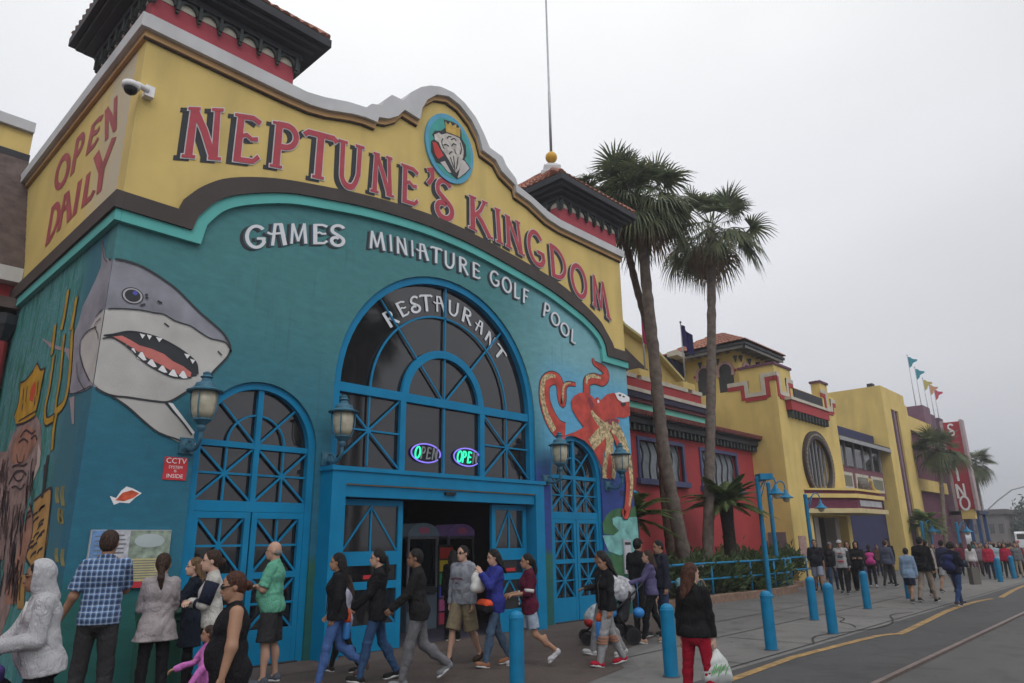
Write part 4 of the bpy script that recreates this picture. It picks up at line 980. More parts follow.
# notice board under the fish
def nb(x, y): return FY(80+x/5.692, 500+y/5.692, YF)
q = [nb(70,170), nb(505,170), nb(500,480), nb(60,480)]
bx0, bx1, bz0, bz1 = q[0].x-.02, q[1].x+.02, q[2].z-.02, q[0].z
W2, H2 = (bx1-bx0)/2, (bz1-bz0)/2
t = thing('notice_board', 'wide pastel information board with a red bottom edge mounted on the teal wall', 'notice board', ((bx0+bx1)/2, YF-.05, (bz0+bz1)/2))
MB().box(-W2, W2, 0, .047, -H2, H2).build('board_panel', cm('board_white', (.42,.42,.42)), t)
def pan(u0, u1, v0, v1, m, nm='poster', lift=.004): return MB().box(-W2+2*W2*u0, -W2+2*W2*u1, -lift, -.0005, -H2+2*H2*v0, -H2+2*H2*v1).build(nm, m, t)
pan(.01,.27,.12,.99, cm('board_blue', (.13,.25,.47), var=.3, scale=9)); pan(.27,.47,.50,.99, cm('board_pale', (.45,.45,.50), var=.3, scale=16))
pan(.47,.995,.50,.99, mat('board_photo', (.22,.27,.22), var=.55, scale=9)); pan(.27,.995,.11,.50, cm('board_cream', (.46,.41,.21), var=.1, scale=12)); pan(.01,.995,.0,.105, cm('board_red', (.45,.03,.05)))
tx = MB()
for i in range(8):
    z = -H2+2*H2*(.47-.043*i); tx.box(-W2+2*W2*.33, -W2+2*W2*random.uniform(.80,.95), -.0055, -.0045, z-.012, z)
for i in range(5):
    z = -H2+2*H2*(.92-.075*i); tx.box(-W2+2*W2*.30, -W2+2*W2*random.uniform(.40,.45), -.0055, -.0045, z-.02, z)
for i in range(9):
    z = -H2+2*H2*(.90-.08*i); tx.box(-W2+2*W2*.05, -W2+2*W2*random.uniform(.16,.24), -.0055, -.0045, z-.014, z)
tx.build('print_lines_pattern', cm('print_grey', (.16,.17,.17)), t)
ph = MB(); ph.sphere((W2*.45, -.003, H2*.62), (.20,.004,.09), 14); ph.build('printed_cloud_pattern', cm('print_light', (.38,.44,.45)), t)
# paper sign beyond the right arch
a, b_ = FY(622, 540, YF), FY(631, 566, YF)
t = thing('poster_frame', 'white framed poster on the reef mural at the right end of the hall', 'poster', ((a.x+b_.x)/2, YF-.045, (a.z+b_.z)/2-.05))
MB().box(-.16,.16,0,.03,-.42,.36).build('frame', cm('poster_frame_grey', (.33,.34,.38)), t); MB().box(-.12,.12,-.006,-.001,-.38,.30).build('paper', cm('poster_paper', (.45,.46,.50)), t); MB().box(-.12,.12,-.012,-.007,.24,.30).build('header_band', BLACK, t)

# dome security camera at the gable corner
p = FY(147, 95, YF)
t = thing('security_camera', 'white dome security camera on the yellow gable corner', 'camera', (p.x, YF-.10, p.z-.06)); t.scale = (.8,.8,.8)
MB().box(-.08,.08,-.02,.124,-.02,.20).build('mount_bracket', M['white'], t); MB().tube([(-.03,0,.08),(-.22,-.06,.09),(-.32,-.10,.03)], .055, 10).build('arm', M['white'], t, smooth=True)
MB().lathe([(.13,-.02),(.155,.02),(.15,.08),(.08,.12)], (-.34,-.10,-.06), 16).build('housing', M['white'], t, smooth=True); MB().sphere((-.34,-.10,-.09), (.115,.115,.11), 14).build('dome', M['black'], t, smooth=True)

# claw machines and toy cabinet in the foyer
def claw(x, y, hue, label):
    t = thing('claw_machine', label, 'arcade machine', (x, y, .012), group='claw machines inside the entrance')
    body = cm('claw_'+label[:5], hue)
    MB().box(-.40,.40,-.36,.36,0,.80).build('cabinet', body, t)
    f = MB()
    for sx in (-1, 1):
        for sy in (-1, 1): f.box(sx*.38-.022, sx*.38+.022, sy*.34-.022, sy*.34+.022, .80, 1.80)
        f.box(-.358, .358, sx*.34-.02, sx*.34+.02, 1.74, 1.79)
    f.box(-.40,-.36,-.318,.318,1.74,1.79); f.box(.36,.40,-.318,.318,1.74,1.79)
    f.build('window_frame', cm('claw_post', (.25,.26,.30)), t)
    MB().box(-.36,.36,-.31,.33,.85,1.78).build('glass_case', M['glass'], t)
    arch_ = [Vector((.42*math.cos(PI*i/14), -.37, 1.80+.26*math.sin(PI*i/14))) for i in range(15)]
    MB().poly([arch_], (0,.7,0)).build('marquee', cm('marquee_'+label[:5], tuple(c*1.0 for c in hue), emit=hue, estr=.12), t)
    MB().lathe([(.0,0),(.001,.001)], (0,0,0), 4)
    MB().poly([[Vector((.15*math.cos(2*PI*i/18), -.376, 1.91+.07*math.sin(2*PI*i/18))) for i in range(18)]], (0,-.006,0)).build('marquee_badge', cm('marquee_pink', (.40,.12,.20), emit=(.4,.12,.2), estr=.08), t)
    MB().box(-.30,.30,-.46,-.361,.70,.80).build('control_panel', BLACK, t)
claw(9.62, 11.9, (.12,.16,.20), 'grey-blue claw machine with a rounded marquee inside the entrance')
claw(10.92, 12.15, (.15,.09,.24), 'violet claw machine standing furthest right inside the entrance')
t = thing('toy_cabinet', 'narrow cabinet stacked with bright red yellow green blue and pink panels inside the entrance', 'cabinet', (10.2, 11.55, .012))
MB().box(-.20,.20,-.05,.45,0,1.62).build('cabinet_body', BLACK, t)
for i, c in enumerate(((.40,.05,.10),(.42,.10,.24),(.06,.08,.48),(.05,.28,.10),(.50,.38,.03),(.42,.05,.04))):
    zc = .18+.255*i; MB().box(-.18,.18,-.075,-.052,zc-.11,zc+.11).build('colour_panel', cm('toy_panel_%d' % i, c, emit=c, estr=.05), t)

# bell lamps
def bell(t, c, s=1.0):
    MB().lathe([(.235*s,0),(.24*s,.012),(.19*s,.05),(.12*s,.10),(.085*s,.17),(.05*s,.20),(.045*s,.28),(.02*s,.30)], c, 18).build('bell_shade', M['bollard'], t, smooth=True)
    MB().sphere((c[0], c[1], c[2]-.01), (.12*s,.12*s,.13*s), 12).build('globe', cm('lamp_globe', (.42,.40,.30), rough=.3), t, smooth=True)
def lamp_post(x, y, h, az, label, flood=False, z0=0.0, s=1.0):
    t = thing('lamp_post', label, 'lamp post', (x, y, z0), az, group='blue gooseneck lamp posts')
    MB().lathe([(.12,0),(.12,.05),(.075,.09),(.068,h-.1),(.075,h-.09),(.075,h),(.03,h+.05)], (0,0,0), 12).build('pole', M['bollard'], t)
    a = MB(); a.tube(smooth_pts([(.05,0,h-.35),(.20,0,h-.10),(.38,0,h+.06),(.52,0,h+.0),(.56,0,h-.14),(.56,0,h-.22)], 4), .022, 8); a.tube([(.05,0,h-.62),(.28,0,h-.02)], .014, 6); a.build('gooseneck', M['bollard'], t, smooth=True)
    bell(t, (.56,0,h-.50), s)
    if flood:
        MB().box(.02,.42,-.20,.20,h-.06,h+.12).bar((.0,0,h-.12),(.2,0,h-.06),.05,.05,(0,1,0)).build('floodlight', M['bollard'], t)
    return t
pt = FY(757, 478, 9.45)
lamp_post(pt.x, 9.45, pt.z, -.75, 'blue gooseneck lamp post with a boxy floodlight, rising through the railing', True)
pt = FY(768, 483, 10.0)
lamp_post(pt.x, 10.0, pt.z, -.75, 'blue gooseneck lamp post among the planter shrubs, just behind the floodlight post', z0=0)
pt = FY(805, 495, 10.4)
lamp_post(pt.x, 10.4, pt.z, -.75, 'blue gooseneck lamp post in front of the maroon canopy')
for px, py, d, lb in ((921, 522, 10.3, 'blue gooseneck lamp post before the maroon casino front, left one of a pair'), (929, 524, 11.2, 'far blue gooseneck lamp post against the maroon wall, right one of a pair'), (956, 523, 9.6, 'blue gooseneck lamp post below the tall red sign')):
    pt = FY(px, py, d); lamp_post(pt.x, d, pt.z, -.75, lb, s=1.25)
p = FY(641, 478, 10.35)
t = thing('wall_lamp', 'blue bell lamp on a curved bracket at the right corner of the hall', 'wall lamp', (X1, 10.35, p.z))
MB().tube(smooth_pts([(.0,0,.0),(.12,0,.16),(.24,0,.14),(.30,0,0),(.30,0,-.10)], 4), .022, 8).build('bracket', M['bollard'], t, smooth=True)
bell(t, (.30,0,-.42), 1.0)

# bollards in two rows along the street
MBOL = MB().lathe([(.090,0),(.090,.775),(.094,.777),(.094,.797),(.087,.80),(.080,.828),(.056,.855),(.025,.868)], (0,0,0), 20)
bl = [((517,690),(6.55,6.11),'nearest blue bollard, in front of the woman in the blue hoodie'), (0,(8.36,5.14),'blue bollard just left of the woman in red trousers'), (0,(11.24,5.10),'blue bollard in front of the planter railing and lamp post'),
      (0,(13.76,5.06),'blue bollard second from the yellow line, front row, before the group in dark jackets'), (0,(15.78,6.15),'blue bollard in the back row before the man in light shorts'), (0,(18.91,6.06),'blue bollard in the back row beside the black hoodie'),
      (0,(22.6,6.10),'blue bollard half hidden by the person in the denim jacket'), (0,(32.27,5.54),'far blue bollard left of a close group of three'), (0,(34.6,6.05),'far blue bollard in the middle of a close group of three'), (0,(35.1,5.54),'far blue bollard right of a close group of three')]
bsrc = None
for _, (x, y), lb in bl:
    if bsrc is None:
        bsrc = thing('bollard', lb, 'bollard', (x, y, 0), group='blue steel bollards along the street')
        MBOL.build('post', M['bollard'], bsrc); MB().lathe([(.112,0),(.112,.010),(.091,.014)], (0,0,0), 18).build('foot_collar', cm('collar_grime', (.05,.06,.07)), bsrc)
    else:
        o = copy_tree(bsrc); o.location = (x, y, 0); o['label'] = lb

# planter kerb, railing
PK = [(15.2,9.95),(17.5,9.92),(19.7,9.80),(21.2,9.66),(23.0,9.66),(23.9,9.85),(24.6,10.25),(24.75,10.9)]
def curb(pts, label):
    t = thing('planter_kerb', label, 'kerb')
    P = [Vector((x, y, 0)) for x, y in smooth_pts([Vector((a, b, 0)) for a, b in pts], 4) for _ in ()] if False else smooth_pts([Vector((a, b, 0)) for a, b in pts], 4)
    mb = MB(); n = len(P); vs = []
    for i, p in enumerate(P):
        tt = (P[min(i+1, n-1)]-P[max(i-1, 0)]).normalized(); c = Vector((-tt.y, tt.x, 0))
        vs += [p-c*.12, p-c*.12+Vector((0,0,.19)), p-c*.10+Vector((0,0,.21)), p+c*.10+Vector((0,0,.21)), p+c*.12]
    mb.add(vs, [(5*i+j, 5*i+j+1, 5*i+j+6, 5*i+j+5) for i in range(n-1) for j in range(4)]+[(0,1,2,3,4), tuple(5*(n-1)+j for j in (4,3,2,1,0))])
    mb.build('kerb_wall', M['kerb'], t); return t
M['kerb'] = mat('terracotta_kerb', (.20,.13,.095), rough=.85, var=.25, scale=9, bump=.3, bscale=40, dirt=.3)
curb(PK, 'low terracotta planter kerb below the blue railing')
PK2 = [(25.6,12.0),(25.9,10.6),(26.6,10.45),(28.0,10.6)]
curb(PK2, 'low terracotta kerb of the small planter by the yellow corner')
MB().poly([[Vector((x, y, .14)) for x, y in PK]+[Vector((24.7,12.28,.14)), Vector((15.2,12.28,.14))]]).build('planter_soil', mat('soil', (.05,.035,.025), rough=.95, var=.4, scale=9, bump=.6), None, kind='structure')
rail = thing('railing', 'blue two-bar pipe railing along the planter', 'railing')
RP = [(15.3,9.98),(17.2,9.95),(19.7,9.82),(21.2,9.68),(23.0,9.68),(23.8,9.86),(24.45,10.3)]
RS_ = smooth_pts([Vector((a, b, 0)) for a, b in RP], 5)
for z, rr in ((1.03,.032),(.62,.028)):
    MB().tube([p+Vector((0,0,z)) for p in RS_], rr, 8).build('rail', M['bollard'], rail, smooth=True)
for x, y in ((15.3,9.98),(17.2,9.95),(18.55,9.90),(20.6,9.73),(22.1,9.67),(23.0,9.68),(23.8,9.86),(24.45,10.3)):
    MB().tube([(x,y,.2),(x,y,1.03)], .034, 8).build('post', M['bollard'], rail, smooth=True)
rail2 = thing('railing', 'short blue railing by the yellow corner behind the man in light shorts', 'railing')
for z in (1.0,.58): MB().tube([(25.7,11.6,z),(25.9,10.7,z),(26.8,10.5,z),(28.0,10.62,z)], .032, 8).build('rail', M['bollard'], rail2, smooth=True)
for x, y in ((25.7,11.6),(25.9,10.7),(26.8,10.5),(28.0,10.62)): MB().tube([(x,y,.2),(x,y,1.0)], .034, 8).build('post', M['bollard'], rail2, smooth=True)

# red pipe standing at the far left corner, cart edge and bin below it
p = FX(10, 560, XS)
t = thing('standpipe', 'thick red standpipe with an elbow at the foot of the sea king mural', 'pipe', (1.05, 6.3, 0))
MB().tube([(0,0,.02),(0,0,1.15)], .095, 14).build('riser', cm('pipe_red', (.40,.02,.03), rough=.45), t, smooth=True)
MB().tube(smooth_pts([(0,0,1.15),(-.01,.02,1.28),(-.08,.10,1.37),(-.22,.24,1.40),(-.5,.5,1.40)], 4), .10, 14).build('elbow', cm('pipe_red', (0,0,0)), t, smooth=True)
MB().lathe([(.14,0),(.14,.05),(.10,.06)], (0,0,.55), 14).build('flange', cm('pipe_red', (0,0,0)), t); MB().lathe([(.17,0),(.17,.03)], (0,0,0), 14).build('base_flange', cm('pipe_red', (0,0,0)), t)
# green litter bin beside the left door
t = thing('litter_bin', 'dark green litter bin against the wall between the grey cardigan and the left arched door', 'bin', (3.72, 9.35, 0))
G_ = cm('bin_green', (.015,.07,.05), rough=.5)
MB().lathe([(.25,0),(.28,.03),(.29,.80),(.31,.82),(.31,.88)], (0,0,0), 18).build('drum', G_, t, smooth=False); MB().lathe([(.32,.88),(.32,.91),(.25,.98),(.12,1.03)], (0,0,0), 18).build('lid', G_, t)
# ================================================================== left neighbour: brown mansard roof, red wall
lb = thing('mansard_building', 'dark brown tiled mansard building with a yellow parapet behind the left side wall', 'building')
YL = 15.62
MB().box(-14, 3.2, YL, YL+.5, 0, 6.55).build('wall', M['red'], lb)
MB().box(-14, 2.74, YL-.25, YL+.05, 6.56, 6.85).build('cornice', M['coping'], lb)
m = MB()
for i in range(16):
    z0 = 6.86+i*.185; y0 = YL-.2+i*.10
    m.add([(-14,y0-.03,z0),(2.74,y0-.03,z0),(2.74,y0+.03,z0+.205),(-14,y0+.03,z0+.205),(-14,y0+.12,z0),(2.74,y0+.12,z0)], [(0,1,2,3),(0,4,5,1)])
m.build('tiled_mansard', M['tile_dark'], lb)
MB().box(-14, 2.74, YL+1.45, YL+1.9, 9.75, 10.55).build('parapet', M['yellow'], lb)
MB().box(-14, 2.74, YL+1.32, YL+1.44, 9.83, 9.98).build('gutter', M['cornice'], lb)
MB().box(-14, 2.74, YL+1.35, YL+2.0, 10.56, 10.80).build('parapet_coping', M['coping'], lb)
t = thing('downpipe', 'dark red downpipe with a hopper head at the far end of the left side wall', 'pipe', (2.56, 15.36, 0))
MB().tube([(0,0,0),(0,0,5.35)], .15, 12).build('pipe', M['red'], t); MB().lathe([(.13,5.35),(.30,5.65),(.30,5.85)], (0,0,0), 8).build('hopper', M['cornice'], t); MB().box(-.9,.18,-.3,.2,5.95,6.15).build('hood', M['tile_dark'], t)

# ================================================================== red wing with barred windows
rw_ = thing('red_building', 'low red building with two blue framed windows and a striped parapet behind the palms', 'building')
YR = 12.3; XA, XB = 15.12, 27.6
holes = []
wins = [(19.0,21.68,3.56,4.76), (23.0,25.7,3.50,4.74)]
MB().poly([[Vector((XA,YR,0)),Vector((XB,YR,0)),Vector((XB,YR,5.2)),Vector((XA,YR,5.2))]]+[[Vector((a,YR,c)),Vector((b,YR,c)),Vector((b,YR,d)),Vector((a,YR,d))] for a,b,c,d in wins], (0,.3,0)).build('wall', M['red'], rw_)
WB = mat('window_slate_blue', (.065,.075,.16), rough=.6, var=.1)
CURT = mat('window_pale_curtain', (.26,.29,.32), rough=.5, var=.2, scale=4)
for a, b, c, d in wins:
    w_ = bpy.data.objects.new('barred_window', None); COL.objects.link(w_); w_.parent = rw_
    f = MB(); f.box(a-.12, a, YR-.06, YR+.05, c-.02, d+.12); f.box(b, b+.12, YR-.06, YR+.05, c-.02, d+.12); f.box(a, b, YR-.058, YR+.05, d, d+.12); f.build('frame', WB, w_)
    MB().box(a-.22, b+.22, YR-.16, YR+.05, c-.20, c-.021).build('sill', WB, w_)
    MB().box(a, b, YR+.14, YR+.16, c, d).build('pane', CURT, w_)
    g = MB()
    for i in range(6):
        x = a+(b-a)*(i+.5)/6
        g.tube(smooth_pts([(x-.02,YR+.03,c),(x-.05,YR+.03,c+.35),(x+.05,YR+.03,c+.8),(x-.16,YR+.03,d)], 4), .035, 6)
    g.build('grille', BLACK, w_)
# tiled cornice with corbels
m = MB(); m.box(XA, XB+.05, YR-.30, YR+.0, 5.22, 5.42); m.box(XA, XB+.10, YR-.42, YR-.0, 5.421, 5.50); m.build('cornice', M['cornice'], rw_)
m = MB(); n = 46
for i in range(n): x = XA+(XB-XA)*(i+.5)/n; m.box(x-.05, x+.05, YR-.24, YR-.002, 5.02, 5.218)
m.box(XA, XB, YR-.05, YR-.0025, 5.195, 5.2175); m.build('corbel_frieze', M['corbel'], rw_)
m = MB(); 
for i in range(n): x = XA+(XB-XA)*(i+1.0)/n; m.box(x-.07, x+.07, YR-.05, YR-.003, 5.05, 5.17)
m.build('lunettes_pattern', M['cream'], rw_)
m = MB()
for i in range(78):
    x = XA+(XB+.1-XA)*i/77; m.tube([(x, YR-.50, 5.53), (x, YR+.3, 5.78)], .085, 7)
m.build('tile_edge', mat('tile_edge_red', (.17,.05,.045), var=.3, scale=8), rw_)
YP = YR+.35
MB().box(XA, 24.4, YP, YP+.3, 5.2, 6.10).build('mint_parapet', mat('mint_stucco', (.16,.50,.40), var=.06, dirt=.08), rw_)
YQ = YP
m = MB(); m.box(XA, 24.45, YQ-.10, YQ-.002, 6.10, 6.22); m.build('maroon_string_course', mat('deep_maroon', (.11,.03,.04), var=.1), rw_)
m = MB(); m.box(XA, 24.55, YQ-.16, YQ-.002, 6.221, 6.42); m.build('indigo_string_course', mat('dark_indigo', (.028,.026,.055), var=.1), rw_)
MB().box(XA, 24.6, YQ-.20, YQ+.2, 6.421, 6.545).build('white_string_course', M['cream'], rw_)
MB().box(XA, 23.9, YQ-.10, YQ+.2, 6.546, 6.88).build('red_parapet', M['red'], rw_)
m = MB(); x = XA
for x0, x1, z in ((XA,19.5,6.881),(19.8,22.9,6.881),(23.2,23.95,6.881)): m.box(x0, x1, YQ-.14, YQ+.2, z, z+.14)
m.build('parapet_coping', M['cream'], rw_)
for x0 in (19.7, 22.6):
    MB().box(x0, x0+.85, YQ-.12, YQ+.35, 7.03, 7.27).build('parapet_block', M['yellow'], rw_)
# yellow gabled roof hall behind
gb = thing('gabled_hall', 'yellow stepped gable rising behind the red building beside the right turret', 'building')
YGB = 14.0
def gp(pts, y): return [FY(a, b, y) for a, b in pts]
MB().poly([gp([(600,300),(622,326),(648,345),(690,391),(700,400),(700,420),(600,420)], YGB)], (0,.5,0)).build('gable_wall', M['yellow'], gb)
MB().poly([gp([(600,338),(625,347.5),(651,373),(651,380),(600,380)], YGB-.06)], (0,.05,0)).build('gable_band', cm('gable_brown', (.075,.055,.055)), gb)
P = gp([(600,300),(622,326),(648,345),(690,391)], YGB-.1)
m = MB()
for i in range(3):
    m.bar(P[i], P[i+1], .10, .35, (0,-1,0))
m.build('gable_coping', mat('pale_yellow_coping', (.62,.54,.26), var=.06), gb)
MB().poly([gp([(672,358),(700,373),(716,371),(716,400),(690,400)], YGB+1.2)], (0,.4,0)).build('indigo_wall', cm('indigo_wall', (.030,.030,.085)), gb)
m = MB(); m.bar(FY(672,353.5,YGB+1), FY(719,374,YGB+1), .22, .5, (0,-1,0)); m.build('cream_eave', M['cream'], gb)

# flags on the red parapet
def flag(x, y, z, h, cols, label, side=1, group='flags on rooftop poles', L_=.9, dz=.75, tri=False):
    t = thing('flag_pole', label, 'flag', (x, y, z), group=group)
    MB().tube([(0,0,0),(0,0,h)], [.035,.022], 8).sphere((0,0,h+.03), .05, 8).build('pole', M['steel'], t, smooth=True)
    mb = MB(); nx, nz = 10, 5; vs = []
    for i in range(nx+1):
        for j in range(nz+1):
            u, v = i/nx, j/nz
            hgt = dz*(1-u*.85) if tri else dz
            vs.append((side*(.03+u*L_*.75), -.12*math.sin(u*7)*u-.25*u, h-.08-hgt*v*(1 if not tri else 1)-u*u*.42*(1 if not tri else .1)))
    mb.add(vs, [(i*(nz+1)+j, (i+1)*(nz+1)+j, (i+1)*(nz+1)+j+1, i*(nz+1)+j+1) for i in range(nx) for j in range(nz)])
    mb.build('flag_cloth', cm('flag_'+label[:12], cols, rough=.8), t, smooth=True)
b0 = FY(645, 367, 12.8); t0 = FY(636.5, 311, 12.8); flag(b0.x, 12.8, 6.9, max(t0.z-6.9, 2), (.42,.02,.10), 'limp crimson flag on a roof pole beside the leaning palm trunk', -1, L_=.26, dz=.85)
b0 = FY(686, 388, 12.8); t0 = FY(680.5, 323, 12.8); flag(b0.x, 12.8, 6.9, max(t0.z-6.9, 2), (.035,.03,.14), 'limp navy flag on a roof pole left of the tiled tower', 1, L_=.30, dz=.85)

# ================================================================== yellow entrance block with oval window and canopy
XC, YE = 27.25, 11.0; XE = 33.75; ZE = 8.45
eb = thing('arcade_building', 'yellow stucco building with stepped red trim, oval barred window and maroon canopy', 'building')
DOOR = (29.3, 33.3, 2.55)
ov = (30.62, 4.62, 1.42, 1.26)
hole = [[Vector((ov[0]+(ov[2]-.1)*math.cos(2*PI*i/32), YE, ov[1]+(ov[3]-.1)*math.sin(2*PI*i/32))) for i in range(32)]]
MB().poly([[Vector((XC,YE,0)),Vector((DOOR[0],YE,0)),Vector((DOOR[0],YE,DOOR[2])),Vector((DOOR[1],YE,DOOR[2])),Vector((DOOR[1],YE,0)),Vector((XE,YE,0)),Vector((XE,YE,7.95)),Vector((33.1,YE,7.95)),Vector((33.1,YE,8.45)),Vector((32.2,YE,8.45)),Vector((32.2,YE,7.75)),Vector((28.9,YE,7.75)),Vector((28.9,YE,8.45)),Vector((XC,YE,8.45))]]+hole, (0,.4,0)).build('front_wall', M['yellow'], eb)
MB().box(XC+.0006, XC+.4, 12.501, 13.0, 0, 7.92).build('side_wall_step', M['yellow'], eb); MB().box(XC+.0005, XC+.4, YE+.401, 12.5, 0, ZE-.0).build('side_wall', M['yellow'], eb)
MB().box(XC+.0007, XC+.4, 13.001, 17.0, 0, 7.62).build('side_wall_low', M['yellow'], eb)
MB().box(XE-.4, XE-.0005, YE+.4, 17, 0, 7.9).build('right_wall', M['yellow'], eb)
MB().box(XC+.4, XE-.4, YE+1.2, 16.9, 7.55, 7.65).build('flat_roof', M['soot'], eb)
MB().box(XC-.06, XC+.45, YE-.06, 12.52, ZE+.0, ZE+.10).box(XC+.45, 28.95, YE-.06, YE+.45, ZE+.001, ZE+.10).build('parapet_cap', cm('plum_cap', (.13,.05,.09)), eb); MB().box(32.15, 33.15, YE-.06, YE+.45, ZE, ZE+.10).build('parapet_cap', cm('plum_cap', (0,0,0)), eb)
# stepped key trim (white over red) on the side and the front
def key(pts, conv, nrm, nm):
    r, w2 = MB(), MB()
    for i in range(len(pts)-1):
        a, b = conv(*pts[i]), conv(*pts[i+1]); n = Vector(nrm); tv = (b-a).normalized()
        ex = .07*(1 if i % 2 else 1)
        w2.bar(a-tv*.085+n*.02, b+tv*.085+n*.02, .17, .05+.004*(i % 2), nrm)
    for i in range(len(pts)-1):
        a, b = conv(*pts[i]), conv(*pts[i+1]); n = Vector(nrm); tv = (b-a).normalized()
        d = Vector((0,0,-.17)) if abs(tv.z) < .5 else (Vector((0,0,0)))
        sh = n.cross(tv)
        r.bar(a+d-tv*.085+n*.014, b+d+tv*.085+n*.014, .17, .04+.003*(i % 2), nrm) if abs(tv.z) < .5 else r.bar(a+Vector((0,0,-.17))+kdir(conv, pts, i)+n*.014, b+Vector((0,0,-.17))+kdir(conv, pts, i)+n*.014, .17, .043, nrm)
    w2.build('key_trim_white', M['cream'], eb); r.build('key_trim_red', M['red'], eb)
def kdir(conv, pts, i):
    """the red line runs outside the drop of the key, away from its bay"""
    mid = [j for j in range(len(pts)-1) if pts[j][1] == min(p[1] for p in pts) and pts[j+1][1] == pts[j][1]]
    c = conv(*((pts[mid[0]][0]+pts[mid[0]+1][0])/2, 0)) if mid else conv(*pts[0])
    p = conv(*pts[i]); v = Vector((p.x-c.x, p.y-c.y, 0))
    return v.normalized()*.17 if v.length > 1e-6 else Vector((0,0,0))
key([(12.95,7.86),(12.22,7.86),(12.22,7.32),(11.50,7.32),(11.50,8.05),(YE-.02,8.05)], lambda y, z: Vector((XC, y, z)), (-1,0,0), 'side')
key([(XC-.02,8.05),(27.60,8.05),(27.60,7.32),(28.35,7.32),(28.35,7.95),(28.9,7.95)], lambda x, z: Vector((x, YE, z)), (0,-1,0), 'front')
key([(32.2,8.05),(32.75,8.05),(32.75,7.32),(33.3,7.32),(33.3,7.75),(33.75,7.75)], lambda x, z: Vector((x, YE, z)), (0,-1,0), 'front')
# balcony box with dentils
bal = bpy.data.objects.new('balcony', None); COL.objects.link(bal); bal.parent = eb
MB().box(28.0, 32.15, YE-.25, YE-.001, 6.66, 7.06).build('balcony_front', M['red'], bal); MB().box(27.9, 32.25, YE-.31, YE-.001, 7.061, 7.18).build('balcony_rail', M['cream'], bal)
MB().box(28.95, 32.15, YE-.05, YE-.01, 7.19, 7.70).build('balcony_shade', M['cornice'], bal)
m = MB()
for i in range(12): x = 28.15+3.85*i/11; m.box(x-.06, x+.06, YE-.22, YE-.002, 6.38, 6.658)
m.box(28.05, 32.1, YE-.20, YE-.10, 6.635, 6.6575); m.build('dentil_frieze', M['corbel'], bal)
m = MB(); m.box(28.1, 32.05, YE-.07, YE-.003, 6.44, 6.657); m.build('dentil_backing', M['cream'], bal)
# oval window
ow = bpy.data.objects.new('oval_window', None); COL.objects.link(ow); ow.parent = eb
P = [Vector((ov[0]+ov[2]*math.cos(2*PI*i/40), YE, ov[1]+ov[3]*math.sin(2*PI*i/40))) for i in range(41)]
m = MB(); ribbon(m, P, .34, (0,-1,0), off=.14, depth=.14); m.build('surround', cm('oval_taupe', (.055,.042,.038)), ow)
m = MB()
for i in range(44):
    a = 2*PI*i/44; m.sphere((ov[0]+(ov[2]+.02)*math.cos(a), YE-.14, ov[1]+(ov[3]+.02)*math.sin(a)), .05, 6)
ribbon(m, P, .05, (0,-1,0), off=.15, depth=.02); m.build('bead_frieze', cm('bead_taupe', (.26,.22,.19)), ow)
MB().poly([[Vector((ov[0]+(ov[2]-.05)*math.cos(2*PI*i/32), YE+.22, ov[1]+(ov[3]-.05)*math.sin(2*PI*i/32))) for i in range(32)]], (0,.02,0)).build('pane', M['glass'], ow)
m = MB()
for i in range(6):
    x = ov[0]+(-.72+.29*i)*ov[2]*.95; hh = ov[3]*math.sqrt(max(.05, 1-((x-ov[0])/ov[2])**2))
    m.bar((x, YE+.05, ov[1]-hh), (x, YE+.05, ov[1]+hh), .09, .06)
m.build('grille', cm('pale_grille', (.20,.20,.22)), ow)
# canopy: half-hexagon hood with bands
can = bpy.data.objects.new('canopy', None); COL.objects.link(can); can.parent = eb
def hexa(o, z0, z1, nm, mm_):
    pts = [(28.75-o, YE-.001), (31.0-o, 9.75-o), (34.3+o, 9.75-o), (35.6+o, YE-.001)]
    MB().poly([[Vector((x, y, z0)) for x, y in pts]], (0,0,z1-z0)).build(nm, mm_, can)
hexa(.16, 2.62, 2.80, 'canopy_cornice', cm('canopy_cream', (.50,.41,.22)))
hexa(.0, 2.801, 3.22, 'canopy_fascia', cm('canopy_maroon', (.12,.025,.05)))
hexa(.10, 3.221, 3.38, 'canopy_band', M['yellow']); hexa(-.05, 3.381, 3.52, 'canopy_top_band', cm('canopy_maroon', (0,0,0))); hexa(.04, 3.521, 3.60, 'canopy_ledge', M['yellow'])
MB().box(31.3, 34.1, 9.72, 9.748, 2.90, 3.14).build('sign_panel', cm('panel_grey', (.36,.36,.38)), can)
m = MB(); m.sphere((33.0, 10.0, 3.82), (.55,.2,.30), 14).box(32.5, 33.5, 9.9, 10.1, 3.6, 3.8); m.build('crest', cm('crest_grey', (.12,.105,.09)), can)
m = MB()
m.tube(smooth_pts([(33.5,9.9,4.10),(33.75,9.9,4.02),(33.85,9.9,3.80),(34.1,9.9,3.66),(34.5,9.9,3.63)], 4), .06, 8)
m.build('crest_scroll', M['yellow'], can)
MB().box(DOOR[0], DOOR[1], YE+.9, YE+1.0, 0, DOOR[2]).box(29.31,29.4,YE+.41,YE+.9,0,2.54).build('doorway_recess', M['soot'], eb)
for x0 in (29.6, 31.9):
    MB().box(x0, x0+.45, YE+.05, YE+.5, 0, 2.5).build('door_pillar', cm('pillar_taupe', (.22,.19,.17)), eb)
MB().box(30.6, 30.7, YE+.6, YE+.7, 0, 2.5).box(31.3, 31.4, YE+.6, YE+.7, 0, 2.5).box(30.7,31.3,YE+.62,YE+.68,2.0,2.1).build('door_frame', M['black'], eb)
MB().box(27.6, 28.3, YE-.03, YE-.001, 1.0, 1.75).build('poster', cm('pink_poster', (.34,.22,.20), var=.3, scale=8), eb)
